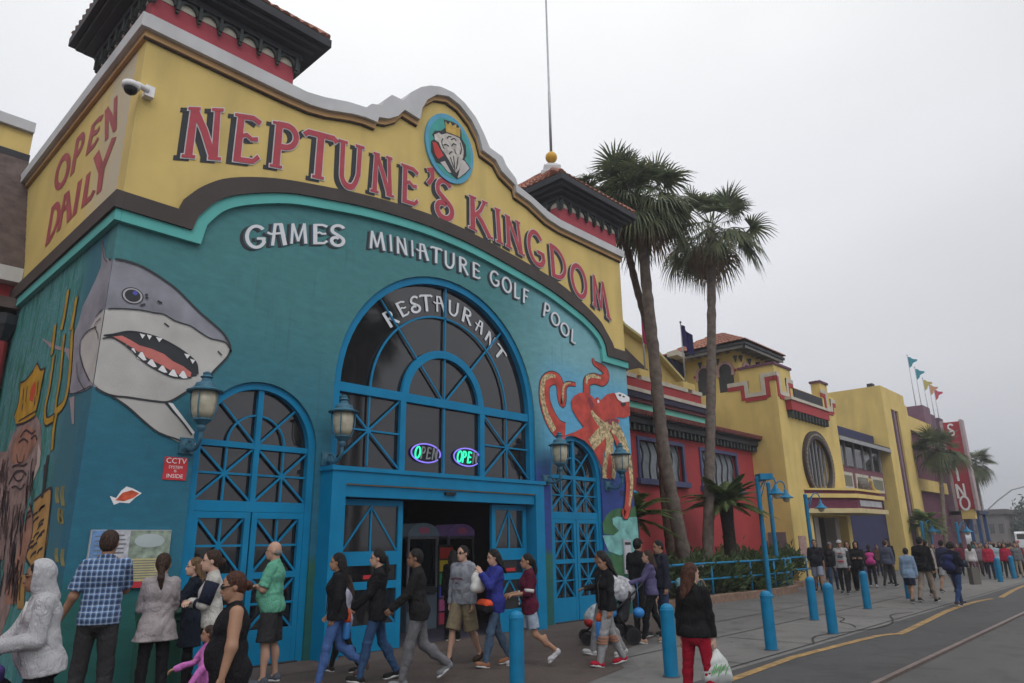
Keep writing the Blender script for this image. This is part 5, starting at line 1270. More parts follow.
MB().box(XC-.04, XC-.001, 11.3, 12.0, .5, 1.9).build('service_panel', cm('panel_taupe', (.16,.12,.13)), eb)

# hip-roofed tower behind
tw = thing('tiled_tower', 'square yellow tower with arched openings under a wide hipped tile roof', 'tower')
TX0, TY0 = 27.62, 12.62; TZ = 9.08; TS = 2.75; TD = 2.75
MB().box(TX0, TX0+TS, TY0, TY0+TD, 7.0, TZ+.4).build('wall', M['yellow'], tw)
def archedop(conv, uc, zc, ww, hh, nrm):
    pts = [(uc-ww, zc-hh)]+[(uc-ww*math.cos(PI*i/12), zc+ww*math.sin(PI*i/12)) for i in range(13)]+[(uc+ww, zc-hh)]
    o = bpy.data.objects.new('arched_opening', None); COL.objects.link(o); o.parent = tw
    n = Vector(nrm)
    MB().poly([[conv(u, z)+n*.012 for u, z in pts]], n*-.01).build('louvre_pane', cm('louvre_dark', (.05,.05,.055)), o)
    m = MB(); ribbon(m, [conv(u, z) for u, z in [(pts[1][0]-.0, pts[1][1]-.25)]+pts[1:-1]+[(pts[-2][0], pts[-2][1]-.25)]], .12, nrm, off=.07, depth=.07); m.build('arch_trim', cm('arch_rose', (.42,.27,.26)), o)
    m = MB(); m.bar(conv(uc-ww-.17, zc-.05)+n*.02, conv(uc-ww-.08, zc-.05)+n*.02, .10, .05, nrm); m.bar(conv(uc+ww+.08, zc-.05)+n*.02, conv(uc+ww+.17, zc-.05)+n*.02, .10, .05, nrm); m.build('red_band', M['red'], o)
for k in range(2): archedop(lambda u, z: Vector((TX0, u, z)), TY0+.62+1.0*k, TZ-.45, .34, 1.0, (-1,0,0))
for k in range(2): archedop(lambda u, z: Vector((u, TY0, z)), TX0+.62+1.0*k, TZ-.45, .30, 1.0, (0,-1,0))
m = MB()
for k in range(4):
    y = TY0+.1+.83*k; m.lathe([(.02,-.28),(.10,.0)], (TX0-.08, y, TZ+.1), 8)
    x = TX0+.1+.83*k; m.lathe([(.02,-.28),(.10,.0)], (x, TY0-.08, TZ+.1), 8)
m.build('corbel_frieze', M['corbel'], tw)
o_ = .66
MB().box(TX0-o_, TX0+TS+o_, TY0-o_, TY0+TD+o_, TZ+.38, TZ+.5).build('eave_fascia', M['cornice'], tw)
m = MB()
for i in range(9):
    x = TX0-.5+i*(TS+1.0)/8; m.box(x-.06, x+.06, TY0-o_+.1, TY0-.01, TZ+.28, TZ+.379)
for i in range(9):
    y = TY0-.5+i*3.7/8; m.box(TX0-o_+.1, TX0-.01, y-.06, y+.06, TZ+.28, TZ+.378)
m.box(TX0-o_+.06, TX0+TS+o_-.06, TY0-o_+.06, TY0-o_+.12, TZ+.26, TZ+.3795).box(TX0-o_+.06, TX0-o_+.12, TY0-o_+.06, TY0+TD+o_-.06, TZ+.26, TZ+.3792); m.build('rafter_slats', cm('rafter_pale', (.20,.20,.20)), tw)
roof = MB(); ze = TZ+.52; zr = TZ+1.55
cx, cy2, hx, hy = TX0+TS/2, TY0+TD/2, TS/2+o_+.05, TD/2+o_+.05
for (ax, ay) in ((0,-1),(1,0),(0,1),(-1,0)):
    dirn = Vector((ax, ay, 0)); along = Vector((-ay, ax, 0)); h = hx if ax == 0 else hy; dep = hy if ax == 0 else hx
    for jj in range(20):
        for i in range(6):
            t0, t1 = i/6, (i+1)/6+.02
            def pt(u, t): return Vector((cx, cy2, ze+(zr-ze)*t))+dirn*(dep*(1-t)+.2*t)+along*((h*(1-t)+.2*t)*u)
            u0, u1 = -1+jj/10, -1+(jj+1)/10; vs = []
            for (tt, l) in ((t0,.06),(t1,.02)):
                for k in range(5): vs.append(pt(u0, tt).lerp(pt(u1, tt), k/4)+Vector((0,0,l+.05*math.sin(PI*k/4))))
            roof.add(vs, [(k, k+1, 6+k, 5+k) for k in range(4)]+[(4,3,2,1,0)])
roof.build('tile_roof', M['tile'], tw)

# ================================================================== bay, tall yellow block, maroon casino front
XT, YT = 41.6, 11.0
tb = thing('tall_yellow_building', 'tall plain yellow building with a narrow plum window slot and a timber bay beside it', 'building')
MB().box(XT+.001, XT+.5, YT+.501, 17, 0, 9.75).build('side_wall', M['yellow'], tb)
MB().poly([[Vector((x, YT, z)) for x, z in ((XT,0),(42.95,0),(42.95,8.6),(44.35,8.6),(44.35,0),(46.0,0),(46.0,9.75),(XT,9.75))]], (0,.5,0)).build('front_wall', M['yellow'], tb)
MB().box(42.95, 44.35, YT+.10, YT+.15, 0, 8.6).build('slot_window', cm('slot_plum', (.085,.03,.055)), tb)
MB().box(43.5, 43.75, YT+.02, YT+.098, 2.6, 8.6).box(42.96, 44.34, YT+.02, YT+.099, 2.2, 2.5).build('slot_mullion', cm('slot_pale', (.22,.15,.18)), tb)
MB().box(XT+.5, 45.9, YT+.5, 17, 9.3, 9.4).build('flat_roof', M['soot'], tb)
MB().box(45.5, 45.99, YT+.5, 17, 0, 9.74).build('right_wall', M['yellow'], tb)
p = FX(875, 384, XT); MB().box(XT+.1, XT+.5, 11.4, 11.7, 9.751, 9.95).build('roof_vent', BLACK, tb)
bay = bpy.data.objects.new('timber_bay', None); COL.objects.link(bay); bay.parent = tb
MB().box(33.76, XT-.001, 11.75, 12.1, 0, 7.0).build('back_wall', cm('bay_indigo', (.028,.030,.085)), bay)
MB().box(33.77, 41.0, 11.4, 11.749, 3.55, 6.3).build('bay_panel', cm('bay_plum', (.17,.065,.085), var=.1), bay)
for i in range(5):
    x = 34.2+1.3*i; MB().box(x, x+1.0, 11.36, 11.398, 4.95, 6.15).build('bay_window', M['glass'], bay)
for i in range(3):
    x = 34.1+2.35*i; MB().box(x, x+1.9, 11.35, 11.398, 3.85, 4.65).build('panel_surround', M['cream'], bay); MB().box(x+.2, x+1.7, 11.33, 11.349, 4.0, 4.5).build('panel_inset', cm('bay_olive', (.16,.16,.12)), bay)
for i in range(6):
    x = 34.15+1.3*i; MB().box(x-.14, x-.04, 11.30, 11.40, 4.9, 6.2).build('bay_post', cm('bay_grey', (.20,.19,.21)), bay)
MB().poly([[Vector((33.77,11.0,6.28)),Vector((33.77,12.1,6.75)),Vector((33.77,12.1,6.30)),Vector((33.77,11.0,6.10))]], (41.9-33.77-.32,0,0)).build('bay_roof', M['cornice'], bay)
MB().box(33.77, 41.59, 10.96, 11.0, 6.02, 6.20).build('bay_gutter', cm('gutter_pale', (.30,.30,.31)), bay)
# maroon casino block
cb = thing('casino_building', 'maroon casino building with yellow pilasters beyond the yellow block', 'building')
MAR = mat('maroon_stucco', (.13,.045,.075), rough=.8, var=.1, scale=2); YC = 11.5
MB().box(46.02, 54.4, YC, YC+.5, 0, 8.8).build('front_wall', MAR, cb); MB().box(54.401, 58.5, YC+.1, YC+.5, 0, 8.2).build('front_wall', MAR, cb)
MB().box(52.6, 54.4, YC+.002, 14.5, 8.801, 10.15).build('upper_block', cm('upper_plum', (.17,.085,.125)), cb)
for x_ in (55.4, 57.6): MB().box(x_, x_+1.1, YC+.2, 13, 8.1, 9.9).build('roof_pier', cm('roof_pier_plum', (.11,.06,.09)), cb)
for x in (46.1,): MB().box(x, x+.9, YC-.35, YC-.001, 0, 9.3 if x > 50 else 9.3).build('pilaster', M['yellow'], cb)
MB().box(47.0, 52.4, YC-.30, YC-.002, 7.9, 8.75).build('yellow_band', M['yellow'], cb); MB().box(47.0, 54, YC-.28, YC-.003, 4.3, 5.0).build('yellow_band', M['yellow'], cb)
for x in (54.6, 57.5): MB().box(x, x+.3, YC-.7, YC-.001, 2, 8.2).build('fin', cm('fin_pale_plum', (.22,.15,.18)), cb)
MB().box(54.6, 57.5, 9.8, YC-.001, 3.0, 3.25).build('awning', cm('awning_indigo', (.02,.03,.07)), cb)
for x in (54.8, 56.9): MB().box(x, x+.2, 9.9, 10.1, 0, 3.0).build('awning_post', cm('awning_post_blue', (.03,.08,.20)), cb)
# tall red sign
SX_ = 52.0
ya, yb_ = FX(976, 511, SX_).y, FX(958, 506, SX_).y
zt, zb = FX(951, 422, SX_).z, FX(966, 509, SX_).z
sgn = thing('vertical_sign', 'tall red blade sign with white letters INO below the fan palm fronds', 'sign', (SX_, ya, 0)); wS = yb_-ya
MB().box(0, .6, 0, wS, zb, zt).build('sign_board', cm('blade_red', (.33,.030,.05)), sgn)
for y0_ in (-.16, wS+.001): MB().box(-.05, .65, y0_, y0_+.159, zb-.1, zt+.1).build('sign_edge', cm('blade_edge', (.36,.28,.29)), sgn)
MB().box(.05, .55, .1, wS-.1, zb-.6, zb-.001).build('sign_foot', M['yellow'], sgn)
MB().box(.2, .4, wS*.4, wS*.6, 0, zb-.6).build('sign_support', cm('awning_post_blue', (0,0,0)), sgn)
hz = zt-zb
for ch, (px, py, hpx) in (('S', (951,430,13)), ('I', (957.5,474,15)), ('N', (961,491,15)), ('O', (965,503,15))):
    wch, st = G_PLAIN[ch]; c_ = FX(px, py, SX_); hh = hz*hpx/92
    mb = MB()
    for si, (pts, wd_) in enumerate(st):
        A, B = stroke_poly(pts, wd_*1.1); k_ = len(A); f_ = lambda q: Vector((-.03-.004*si, c_.y-ya-(q.x-wch/2)*hh*.85, c_.z+(q.y-.5)*hh))
        mb.add([f_(q) for q in A]+[f_(q) for q in B], [(i_, i_+1, k_+i_+1, k_+i_) for i_ in range(k_-1)])
    mb.build('sign_lettering', M['white'], sgn)
# five small flags on the maroon roof
fy = 12.4
for i, (px0, py0, px1, py1, c_, lb_) in enumerate(((904.5,356,916,412,(.03,.22,.28),'teal pennant flag, first and tallest of the row on the maroon roof'), (912,368,920,410,(.05,.26,.30),'teal pennant flag second in the row on the maroon roof'), (920,379,927,416,(.42,.36,.10),'yellow pennant flag on the maroon roof'), (926,384,932,418,(.48,.26,.14),'orange pennant flag on the maroon roof'), (931,389,937,420,(.42,.06,.10),'red pennant flag, last in the row on the maroon roof'))):
    d = fy+i*.0; a = FY(px0, py0, d); b0 = FY(px1, py1, d)
    xx = (a.x+b0.x)/2
    a = FX(px0+3, py0+2, b0.x)
    flag(b0.x, a.y, 8.8, FX(px0, py0, b0.x).z-8.8, c_, lb_, 1, group='row of pennant flags on the maroon roof', L_=1.5, dz=.85, tri=True)
# ================================================================== far end of the street
def far_box(name, label, px0, px1, pyt, d, col, roof=None, depth=14):
    a = FY(px0, pyt, d); b = FY(px1, pyt, d)
    t = thing(name, label, 'building', (a.x, d, 0))
    wdt = b.x-a.x
    MB().box(0, wdt, 0, depth, 0, a.z).build('wall', cm('far_'+name+label[:6], col), t)
    MB().box(-.4, wdt+.4, -.4, depth+.4, a.z+.001, a.z+.5).build('roof', cm('far_roof'+label[:6], roof or tuple(c*.7 for c in col)), t)
    w_ = MB(); n = max(2, int(wdt/5))
    for i in range(n):
        x = wdt*(i+.3)/n; MB().box(x, x+wdt*.35/n, -.06, -.001, a.z*.45, a.z*.75).build('window', M['glass'], t)
        if i > 5: break
    return t
def far_face(name, label, X, px0, px1, pyt, col, roof=None):
    """a block whose end wall closes the view down the street"""
    a = FX(px0, pyt, X); b = FX(px1, pyt, X)
    t = thing(name, label, 'building', (X, b.y, 0)); wd_ = a.y-b.y
    MB().box(0, 18, 0, wd_, 0, a.z).build('wall', cm('far_'+label[:9], col, dirt=.2), t)
    MB().box(-.5, 18.4, -.5, wd_+.5, a.z+.001, a.z+.6).build('roof', cm('far_roof'+label[:9], roof or tuple(c*.6 for c in col)), t)
    n = 4
    for i in range(n):
        MB().box(-.08, -.001, wd_*(i+.25)/n, wd_*(i+.75)/n, a.z*.45, a.z*.72).build('window', M['glass'], t)
    return t
far_face('grey_house', 'grey-brown block with a flat roof closing the end of the street', 110, 968, 1003, 515, (.15,.135,.13))
far_face('cream_house', 'cream house with a low roof at the far right end of the street', 150, 1003, 1022, 524, (.42,.38,.30), (.22,.17,.12))
far_face('white_house', 'small white house beside the street trees at the right edge', 135, 1012, 1040, 530, (.50,.49,.46))
st = FX(989, 540, 75)
t = thing('street_light', 'thin steel street light with a long slanting arm against the sky at the far end', 'street light', (75, FX(987, 530, 75).y, 0))
zz = FX(984, 488, 75).z
MB().tube([(0,0,0),(0,0,zz)], [.12,.08], 8).build('pole', M['steel'], t); MB().tube([(0,0,zz*.62),(0,-1.2,zz*.8),(0,-2.4,zz*.95),(0,-3.6,zz*1.0)], .06, 6).build('arm', M['steel'], t); MB().box(-.15,.15,-4.5,-3.6,zz*.99,zz*1.0+.1).build('lamp_head', M['steel'], t)
# parked white van at the right edge of the view
vp = GR(1022, 566)
def van(loc, rz, label, col):
    t = thing('parked_van', label, 'van', loc, rz)
    pr = [(-2.3,.35),(-2.35,1.0),(-2.25,1.9),(-2.0,2.05),(.7,2.05),(1.45,1.25),(2.25,1.05),(2.35,.7),(2.3,.35)]
    MB().poly([[Vector((x, -.9, z)) for x, z in pr]], (0,1.8,0)).build('body', col, t)
    MB().poly([[Vector((x, -.905, z)) for x, z in ((-1.9,1.25),(-1.9,1.85),(.55,1.85),(1.15,1.25))]], (0,1.81,0)).build('side_glass', M['glass'], t)
    MB().box(-2.365,-2.33,-.7,.7,1.25,1.8).build('rear_window', M['glass'], t)
    for sx in (-1.5,1.5):
        for sy in (-.85,.85):
            MB().lathe([(.20,-.1),(.33,-.1),(.33,.1),(.20,.1)], (sx, sy, .33), 16, axis=(0,1,0)).build('wheel', M['black'], t)
    for sy in (-.72,.72): MB().box(-2.38,-2.34,sy-.12,sy+.12,.85,1.1).build('tail_light', cm('tail_red', (.35,.02,.02)), t)
pv = FX(1027, 541, 100)
van((100, pv.y, 0), .08, 'white van parked at the far right edge of the street', cm('van_white', (.60,.61,.63), rough=.35))
# ================================================================== palms, cycads, shrubs
def leaf_mat(name, c1, c2, rough=.55):
    m, nt, b = _nodes(name); N = nt.nodes; L = nt.links
    tc = N.new('ShaderNodeTexCoord'); g = N.new('ShaderNodeTexNoise'); g.inputs['Scale'].default_value = 3.5; g.inputs['Detail'].default_value = 3
    L.new(tc.outputs['Object'], g.inputs['Vector'])
    r = N.new('ShaderNodeValToRGB'); r.color_ramp.elements[0].position = .35; r.color_ramp.elements[1].position = .66
    r.color_ramp.elements[0].color = (*c1, 1); r.color_ramp.elements[1].color = (*c2, 1)
    L.new(g.outputs['Fac'], r.inputs[0]); L.new(r.outputs[0], b.inputs['Base Color'])
    b.inputs['Roughness'].default_value = rough; b.inputs['Specular IOR Level'].default_value = .25
    out = N['Material Output']; tl = N.new('ShaderNodeBsdfTranslucent'); L.new(r.outputs[0], tl.inputs['Color']); ms = N.new('ShaderNodeMixShader'); ms.inputs[0].default_value = .32
    L.new(b.outputs[0], ms.inputs[1]); L.new(tl.outputs[0], ms.inputs[2]); L.new(ms.outputs[0], out.inputs['Surface'])
    return m
LF = leaf_mat('fan_palm_green', (.060,.085,.045), (.165,.185,.095)); LFD = leaf_mat('fan_palm_dead', (.13,.075,.045), (.23,.15,.09), .8)
LC = leaf_mat('cycad_green', (.040,.075,.022), (.12,.16,.045)); LS = leaf_mat('shrub_green', (.030,.060,.022), (.115,.160,.065)); LY = leaf_mat('shrub_light_green', (.06,.10,.03), (.16,.22,.07))
TR = mat('palm_trunk_grey', (.125,.100,.085), rough=.9, var=.35, scale=6, bump=.6, bscale=14)
TRD = mat('palm_trunk_brown', (.085,.058,.042), rough=.9, var=.35, scale=8, bump=.7, bscale=16)
FIB = mat('cycad_trunk_dark', (.030,.022,.017), rough=.95, var=.5, scale=14, bump=.9, bscale=26)
def rnd(a, b): return random.uniform(a, b)
def fan_leaf(mb, c, d, size, pet, droop, n=22, mi=0):
    """one fan: petiole from c along d, then a round blade of split leaflets whose tips hang"""
    d = d.normalized(); side = d.cross(Vector((0,0,1)))
    side = side.normalized() if side.length > .05 else Vector((1,0,0))
    up = side.cross(d).normalized(); roll = rnd(-.5,.5); side, up = side*math.cos(roll)+up*math.sin(roll), up*math.cos(roll)-side*math.sin(roll)
    hub = c+d*pet+Vector((0,0,-droop*pet*.25))
    mb.add([c-side*.03, c+side*.03, hub+side*.02, hub-side*.02], [(0,1,2,3)], mi)
    d2 = (d+Vector((0,0,-droop*.5))).normalized()
    for i in range(n):
        a = math.radians(-118+236*i/(n-1)+rnd(-3,3)); l = size*(.72+.28*math.cos(a*.6))*rnd(.86,1.08)
        dr = d2*math.cos(a)+side*math.sin(a)+up*.18*abs(math.sin(a))
        dr = dr.normalized(); wv = (up.cross(dr)).normalized()*size*.031
        pts = []; 
        for k in range(4):
            t = k/3; g = droop*l*(.10*t+.62*t**3)*rnd(.8,1.2) if k else 0
            pts.append(hub+dr*(l*t*(1-.16*droop*t*t))+Vector((0,0,-g)))
        ws = (.55,1.0,.8,.06); vs = []
        for p, q in zip(pts, ws): vs += [p-wv*q, p+wv*q]
        mb.add(vs, [(0,1,3,2),(2,3,5,4),(4,5,7,6)], mi)
def fan_palm(label, base, path, r0, r1, size, n_green, n_dead, spread, group, seed, pet=.9, tone=None, dead_hang=True):
    random.seed(seed)
    t = thing('palm_tree', label, 'palm tree', tuple(base), group=group)
    P = smooth_pts([Vector(p)-Vector(base) for p in path], max(10, 60//len(path))); n = len(P)
    rad = [(r0*(1-i/(n-1))+r1*i/(n-1))*(1+.06*math.sin(i*2.1)+.04*(-1)**i)*(1.35 if i == 0 else 1.12 if i == 1 else 1) for i in range(n)]
    MB().tube(P, rad, 14).build('trunk', tone or TR, t, smooth=True)
    top = P[-1]; g = MB(); dd = MB()
    for i in range(n_green):
        el = math.asin(max(-.95, min(.97, rnd(-.62, .98)))); az = i*2.39996+rnd(-.25,.25)
        d = Vector((math.cos(az)*math.cos(el), math.sin(az)*math.cos(el), math.sin(el)))
        dr = .22 if el > .7 else (.42 if el > .1 else .85)
        fan_leaf(g, top+Vector((0,0,rnd(-.25,.3)))+d*.10, d, size*rnd(.82,1.1), pet*rnd(.75,1.2)*spread, dr, 27)
    for i in range(n_dead):
        az = rnd(0, 2*PI); el = rnd(-1.25,-.25); d = Vector((math.cos(az)*math.cos(el), math.sin(az)*math.cos(el), math.sin(el)))
        fan_leaf(dd, top+Vector((0,0,rnd(-.5,.0))), d, size*rnd(.55,.85), pet*rnd(.5,.9)*spread, 1.2, 14)
    g.build('crown', LF, t)
    if n_dead: dd.build('dead_fronds', LFD, t)
    # boot stubs under the crown
    s = MB()
    for i in range(26):
        az = rnd(0, 2*PI); z = rnd(-.7,.05); d = Vector((math.cos(az), math.sin(az), .5)); s.tube([top+Vector((0,0,z))+d*r1*.6, top+Vector((0,0,z))+d*(r1+rnd(.10,.26))], [.04,.015], 5)
    s.build('leaf_bases', TRD, t); return t
GP = 'tall fan palms in front of the red building'
def plan(pts, d): return [FY(x, y, d) for x, y in pts]
a = plan([(693,590),(682,545),(667,473),(660,420),(653,345),(645,270),(641,200)], 11.0); a[0].z = .1
fan_palm('thick leaning fan palm whose bushy crown rises beside the right roof turret', a[0], a, .215, .155, 1.12, 52, 12, 1.0, GP, 11, pet=.95)
a = plan([(676,590),(670,545),(664,490),(659,420),(650,340),(636,285),(624,235),(614,195)], 11.7); a[0].z = .1
fan_palm('slender fan palm crossing behind the thick leaning palm, crown tucked behind the right turret roof', a[0], a, .15, .105, .95, 34, 5, .9, GP, 12, tone=TRD)
a = plan([(708,600),(708,540),(711,400),(711.5,300),(711,229)], 10.9); a[0].z = .1
fan_palm('straight fan palm with brown dead fronds and a ragged open crown', a[0], a, .175, .145, 1.0, 46, 18, 1.15, GP, 13, pet=1.05)
def frond(mb, c, d, L_, sag, n=34, lw=.30, wl=.028):
    d = d.normalized(); h = Vector((d.x, d.y, 0)); h = h.normalized() if h.length > .02 else Vector((1,0,0)); side = h.cross(Vector((0,0,1)))
    R = []
    for k in range(13):
        t = k/12; R.append(c+d*(L_*t)+Vector((0,0,-sag*L_*t*t)))
    ribw = .02
    for k in range(12): mb.add([R[k]-side*ribw, R[k]+side*ribw, R[k+1]+side*ribw*.8, R[k+1]-side*ribw*.8], [(0,1,2,3)])
    for i in range(n):
        t = .06+.94*i/(n-1); k = min(int(t*12), 11); f = t*12-k; p = R[k].lerp(R[k+1], f); tv = (R[k+1]-R[k]).normalized()
        l = lw*math.sin(PI*min(1, .22+.80*t))**.7*rnd(.85,1.1)
        for s in (-1, 1):
            q = p+(side*s*.85+tv*.55+Vector((0,0,-.22+rnd(-.08,.08)))).normalized()*l
            w_ = tv*wl
            mb.add([p-w_, p+w_, p.lerp(q,.6)+w_*.9+Vector((0,0,.01)), q, p.lerp(q,.6)-w_*.9], [(0,1,2,3,4)])
def cycad(label, base, h, r, L_, nf, seed, group, tone=LC):
    random.seed(seed)
    t = thing('cycad_palm', label, 'palm', tuple(base), group=group)
    MB().tube([(0,0,0),(.02,0,h*.3),(.03,.02,h*.7),(.02,.03,h)], [r*1.1,r,r*.95,r*1.1], 12).build('trunk', FIB, t, smooth=True)
    m = MB()
    for i in range(nf):
        az = i*2.39996+rnd(-.2,.2); el = rnd(.05,1.15); d = Vector((math.cos(az)*math.cos(el), math.sin(az)*math.cos(el), math.sin(el)))
        frond(m, Vector((.02,.03,h)), d, L_*rnd(.8,1.1), rnd(.28,.55))
    m.build('crown', tone, t); return t
b0 = FY(733, 575, 10.6)
cycad('stout feathery cycad palm with a dark trunk before the red wall', (b0.x, 10.6, .14), 2.6, .20, 1.7, 40, 21, 'low cycad palms in the planter')
b0 = FY(636, 560, 11.4)
cycad('low cycad palm half hidden behind the right corner of the hall', (b0.x-.45, 11.2, .14), 2.1, .22, 1.75, 30, 22, 'low cycad palms in the planter')
def shrub(label, c, rx, rz, n, m, seed, ll=.20, group='shrubs in the planter'):
    random.seed(seed)
    t = thing('shrub', label, 'shrub', tuple(c), group=group); mb = MB(); st_ = MB()
    nc = 9
    cl = [Vector((rnd(-1,1)*rx*.8, rnd(-1,1)*rx*.6, rnd(.25,1)*rz)) for _ in range(nc)]
    for q in cl: st_.tube([(q.x*.1, q.y*.1, 0), q*.6, q], [.018,.012,.006], 5)
    for i in range(n):
        q = cl[i % nc]+Vector((random.gauss(0,1)*rx*.26, random.gauss(0,1)*rx*.26, random.gauss(0,1)*rz*.18))
        if q.z < .02: q.z = rnd(.02,.2)
        out = Vector((q.x, q.y, q.z*.6)).normalized(); d = (out+Vector((rnd(-.7,.7), rnd(-.7,.7), rnd(-.2,.7)))).normalized()
        s = d.cross(Vector((rnd(-1,1), rnd(-1,1), rnd(-1,1)))).normalized(); l = ll*rnd(.7,1.25); w_ = l*.21
        up = s.cross(d)*l*.12
        mb.add([q, q+d*l*.45+s*w_+up, q+d*l-up*.8, q+d*l*.45-s*w_+up], [(0,1,2),(0,2,3)])
    mb.build('foliage', m, t); st_.build('stems', FIB, t); return t
sp = [(16.3,10.6,.55,.75,LS,'dark shrub at the left end of the planter behind the bicycle'), (18.2,10.5,.6,.85,LS,'dark leafy shrub between the leaning palms and the railing'), (19.6,10.45,.70,.80,LS,'broad dark shrub at the foot of the straight palm'), (20.5,10.25,.62,.80,LS,'glossy dark shrub left of the floodlight post'),
      (21.5,10.1,.50,.66,LY,'light green shrub beside the floodlight post'), (22.4,10.2,.62,.92,LS,'dark shrub behind the floodlight post'), (23.3,10.25,.5,.62,LY,'pale green shrub at the rounded end of the planter'), (24.0,10.6,.55,.95,LS,'dark shrub at the far end of the planter against the yellow corner'),
      (20.0,11.6,.75,.95,LS,'tall dark shrub against the red wall'), (22.6,11.4,.7,1.05,LY,'tall pale leafy shrub against the red wall'), (24.2,11.6,.7,.85,LS,'tall shrub against the red wall near its right end'), (26.4,11.0,.55,.85,LS,'small shrub inside the short railing by the yellow corner')]
for i, (x, y, rx, rz, m_, lb_) in enumerate(sp): shrub(lb_, (x, y, .14), rx, rz, 520, m_, 40+i, .23)
# far vegetation along the street
a = plan([(947,560),(944,520),(939,449)], 9.9); a[0].z = 0
fan_palm('distant fan palm in front of the red blade sign', a[0], a, .14, .10, .95, 46, 4, 1.0, 'fan palms far along the street', 31, pet=.75)
a = plan([(987,560),(981,510),(974,464)], 11.5); a[0].z = 0
fan_palm('distant fan palm just right of the red blade sign', a[0], a, .15, .10, 1.0, 40, 4, 1.0, 'fan palms far along the street', 32, pet=.7)
random.seed(5)
c0 = FY(924, 525, 10.4); t = thing('feather_palm', 'soft bright green feather palm spilling over the casino awning', 'palm tree', (c0.x, 10.4, 0), group='fan palms far along the street')
MB().tube([(0,0,0),(.1,0,c0.z)], [.18,.12], 10).build('trunk', TR, t, smooth=True); m = MB()
for i in range(70):
    az = i*2.39996; el = rnd(-.1,1.4); d = Vector((math.cos(az)*math.cos(el), math.sin(az)*math.cos(el), math.sin(el)))
    frond(m, Vector((.1,0,c0.z)), d, rnd(1.1,1.9), rnd(.35,.8), n=30, lw=.34, wl=.014)
m.build('crown', LY, t)
def broadleaf(label, loc, h, r, seed, col, group):
    random.seed(seed); t = thing('street_tree', label, 'tree', tuple(loc), group=group)
    tr_ = MB(); tr_.tube([(0,0,0),(.1,0,h*.3),(0,.1,h*.6)], [.3,.24,.15], 8)
    mb = MB(); cl = [Vector((rnd(-1,1)*r*.8, rnd(-1,1)*r*.8, h*.62+rnd(-.5,1)*r*.7)) for _ in range(14)]
    for q in cl: tr_.tube([(0,.1,h*.55), q*.6+Vector((0,0,h*.25)), q], [.10,.06,.03], 5)
    for i in range(2600):
        q = cl[i % 14]+Vector((random.gauss(0,1), random.gauss(0,1), random.gauss(0,1)*.8))*r*.22
        d = Vector((rnd(-1,1), rnd(-1,1), rnd(-1,1))).normalized(); s = d.orthogonal().normalized(); l = r*.085*rnd(.6,1.4)
        mb.add([q, q+d*l+s*l*.4, q+d*2*l, q+d*l-s*l*.4], [(0,1,2,3)])
    tr_.build('trunk', TRD, t); mb.build('crown', col, t)
DG = leaf_mat('far_tree_green', (.02,.035,.02), (.05,.075,.04))
for i, (px, py, X, r, lb_) in enumerate(((1038,510,115,3.2,'tall dark street tree cut by the right edge of the photo'), (1022,527,150,2.0,'lower street tree beside the cream house'))):
    p = FX(px, py, X); broadleaf(lb_, (X, p.y, 0), p.z+r*.25, r, 60+i, DG, 'trees at the end of the street')
# two fan palms across the street: they stand behind the camera and show only as dark reflections in the entrance window
for i, (px, pt_, lb_) in enumerate(((362,318,'fan palm across the street, mirrored as a dark crown in the entrance window'), (349,352,'second fan palm across the street, mirrored low at the left of the entrance window'))):
    v = 25.0+3*i; tp = FY(px, pt_, v); bs = FY(px-12, 470, v)
    B_ = Vector((bs.x, 2*(YF+.16)-v, 0)); T2 = Vector((tp.x, 2*(YF+.16)-v, tp.z))
    fan_palm(lb_, B_, [B_, B_.lerp(T2, .5)+Vector((.1,0,0)), T2], .22, .15, 1.15, 40, 6, 1.0, 'fan palms across the street', 71+i, pet=.95)
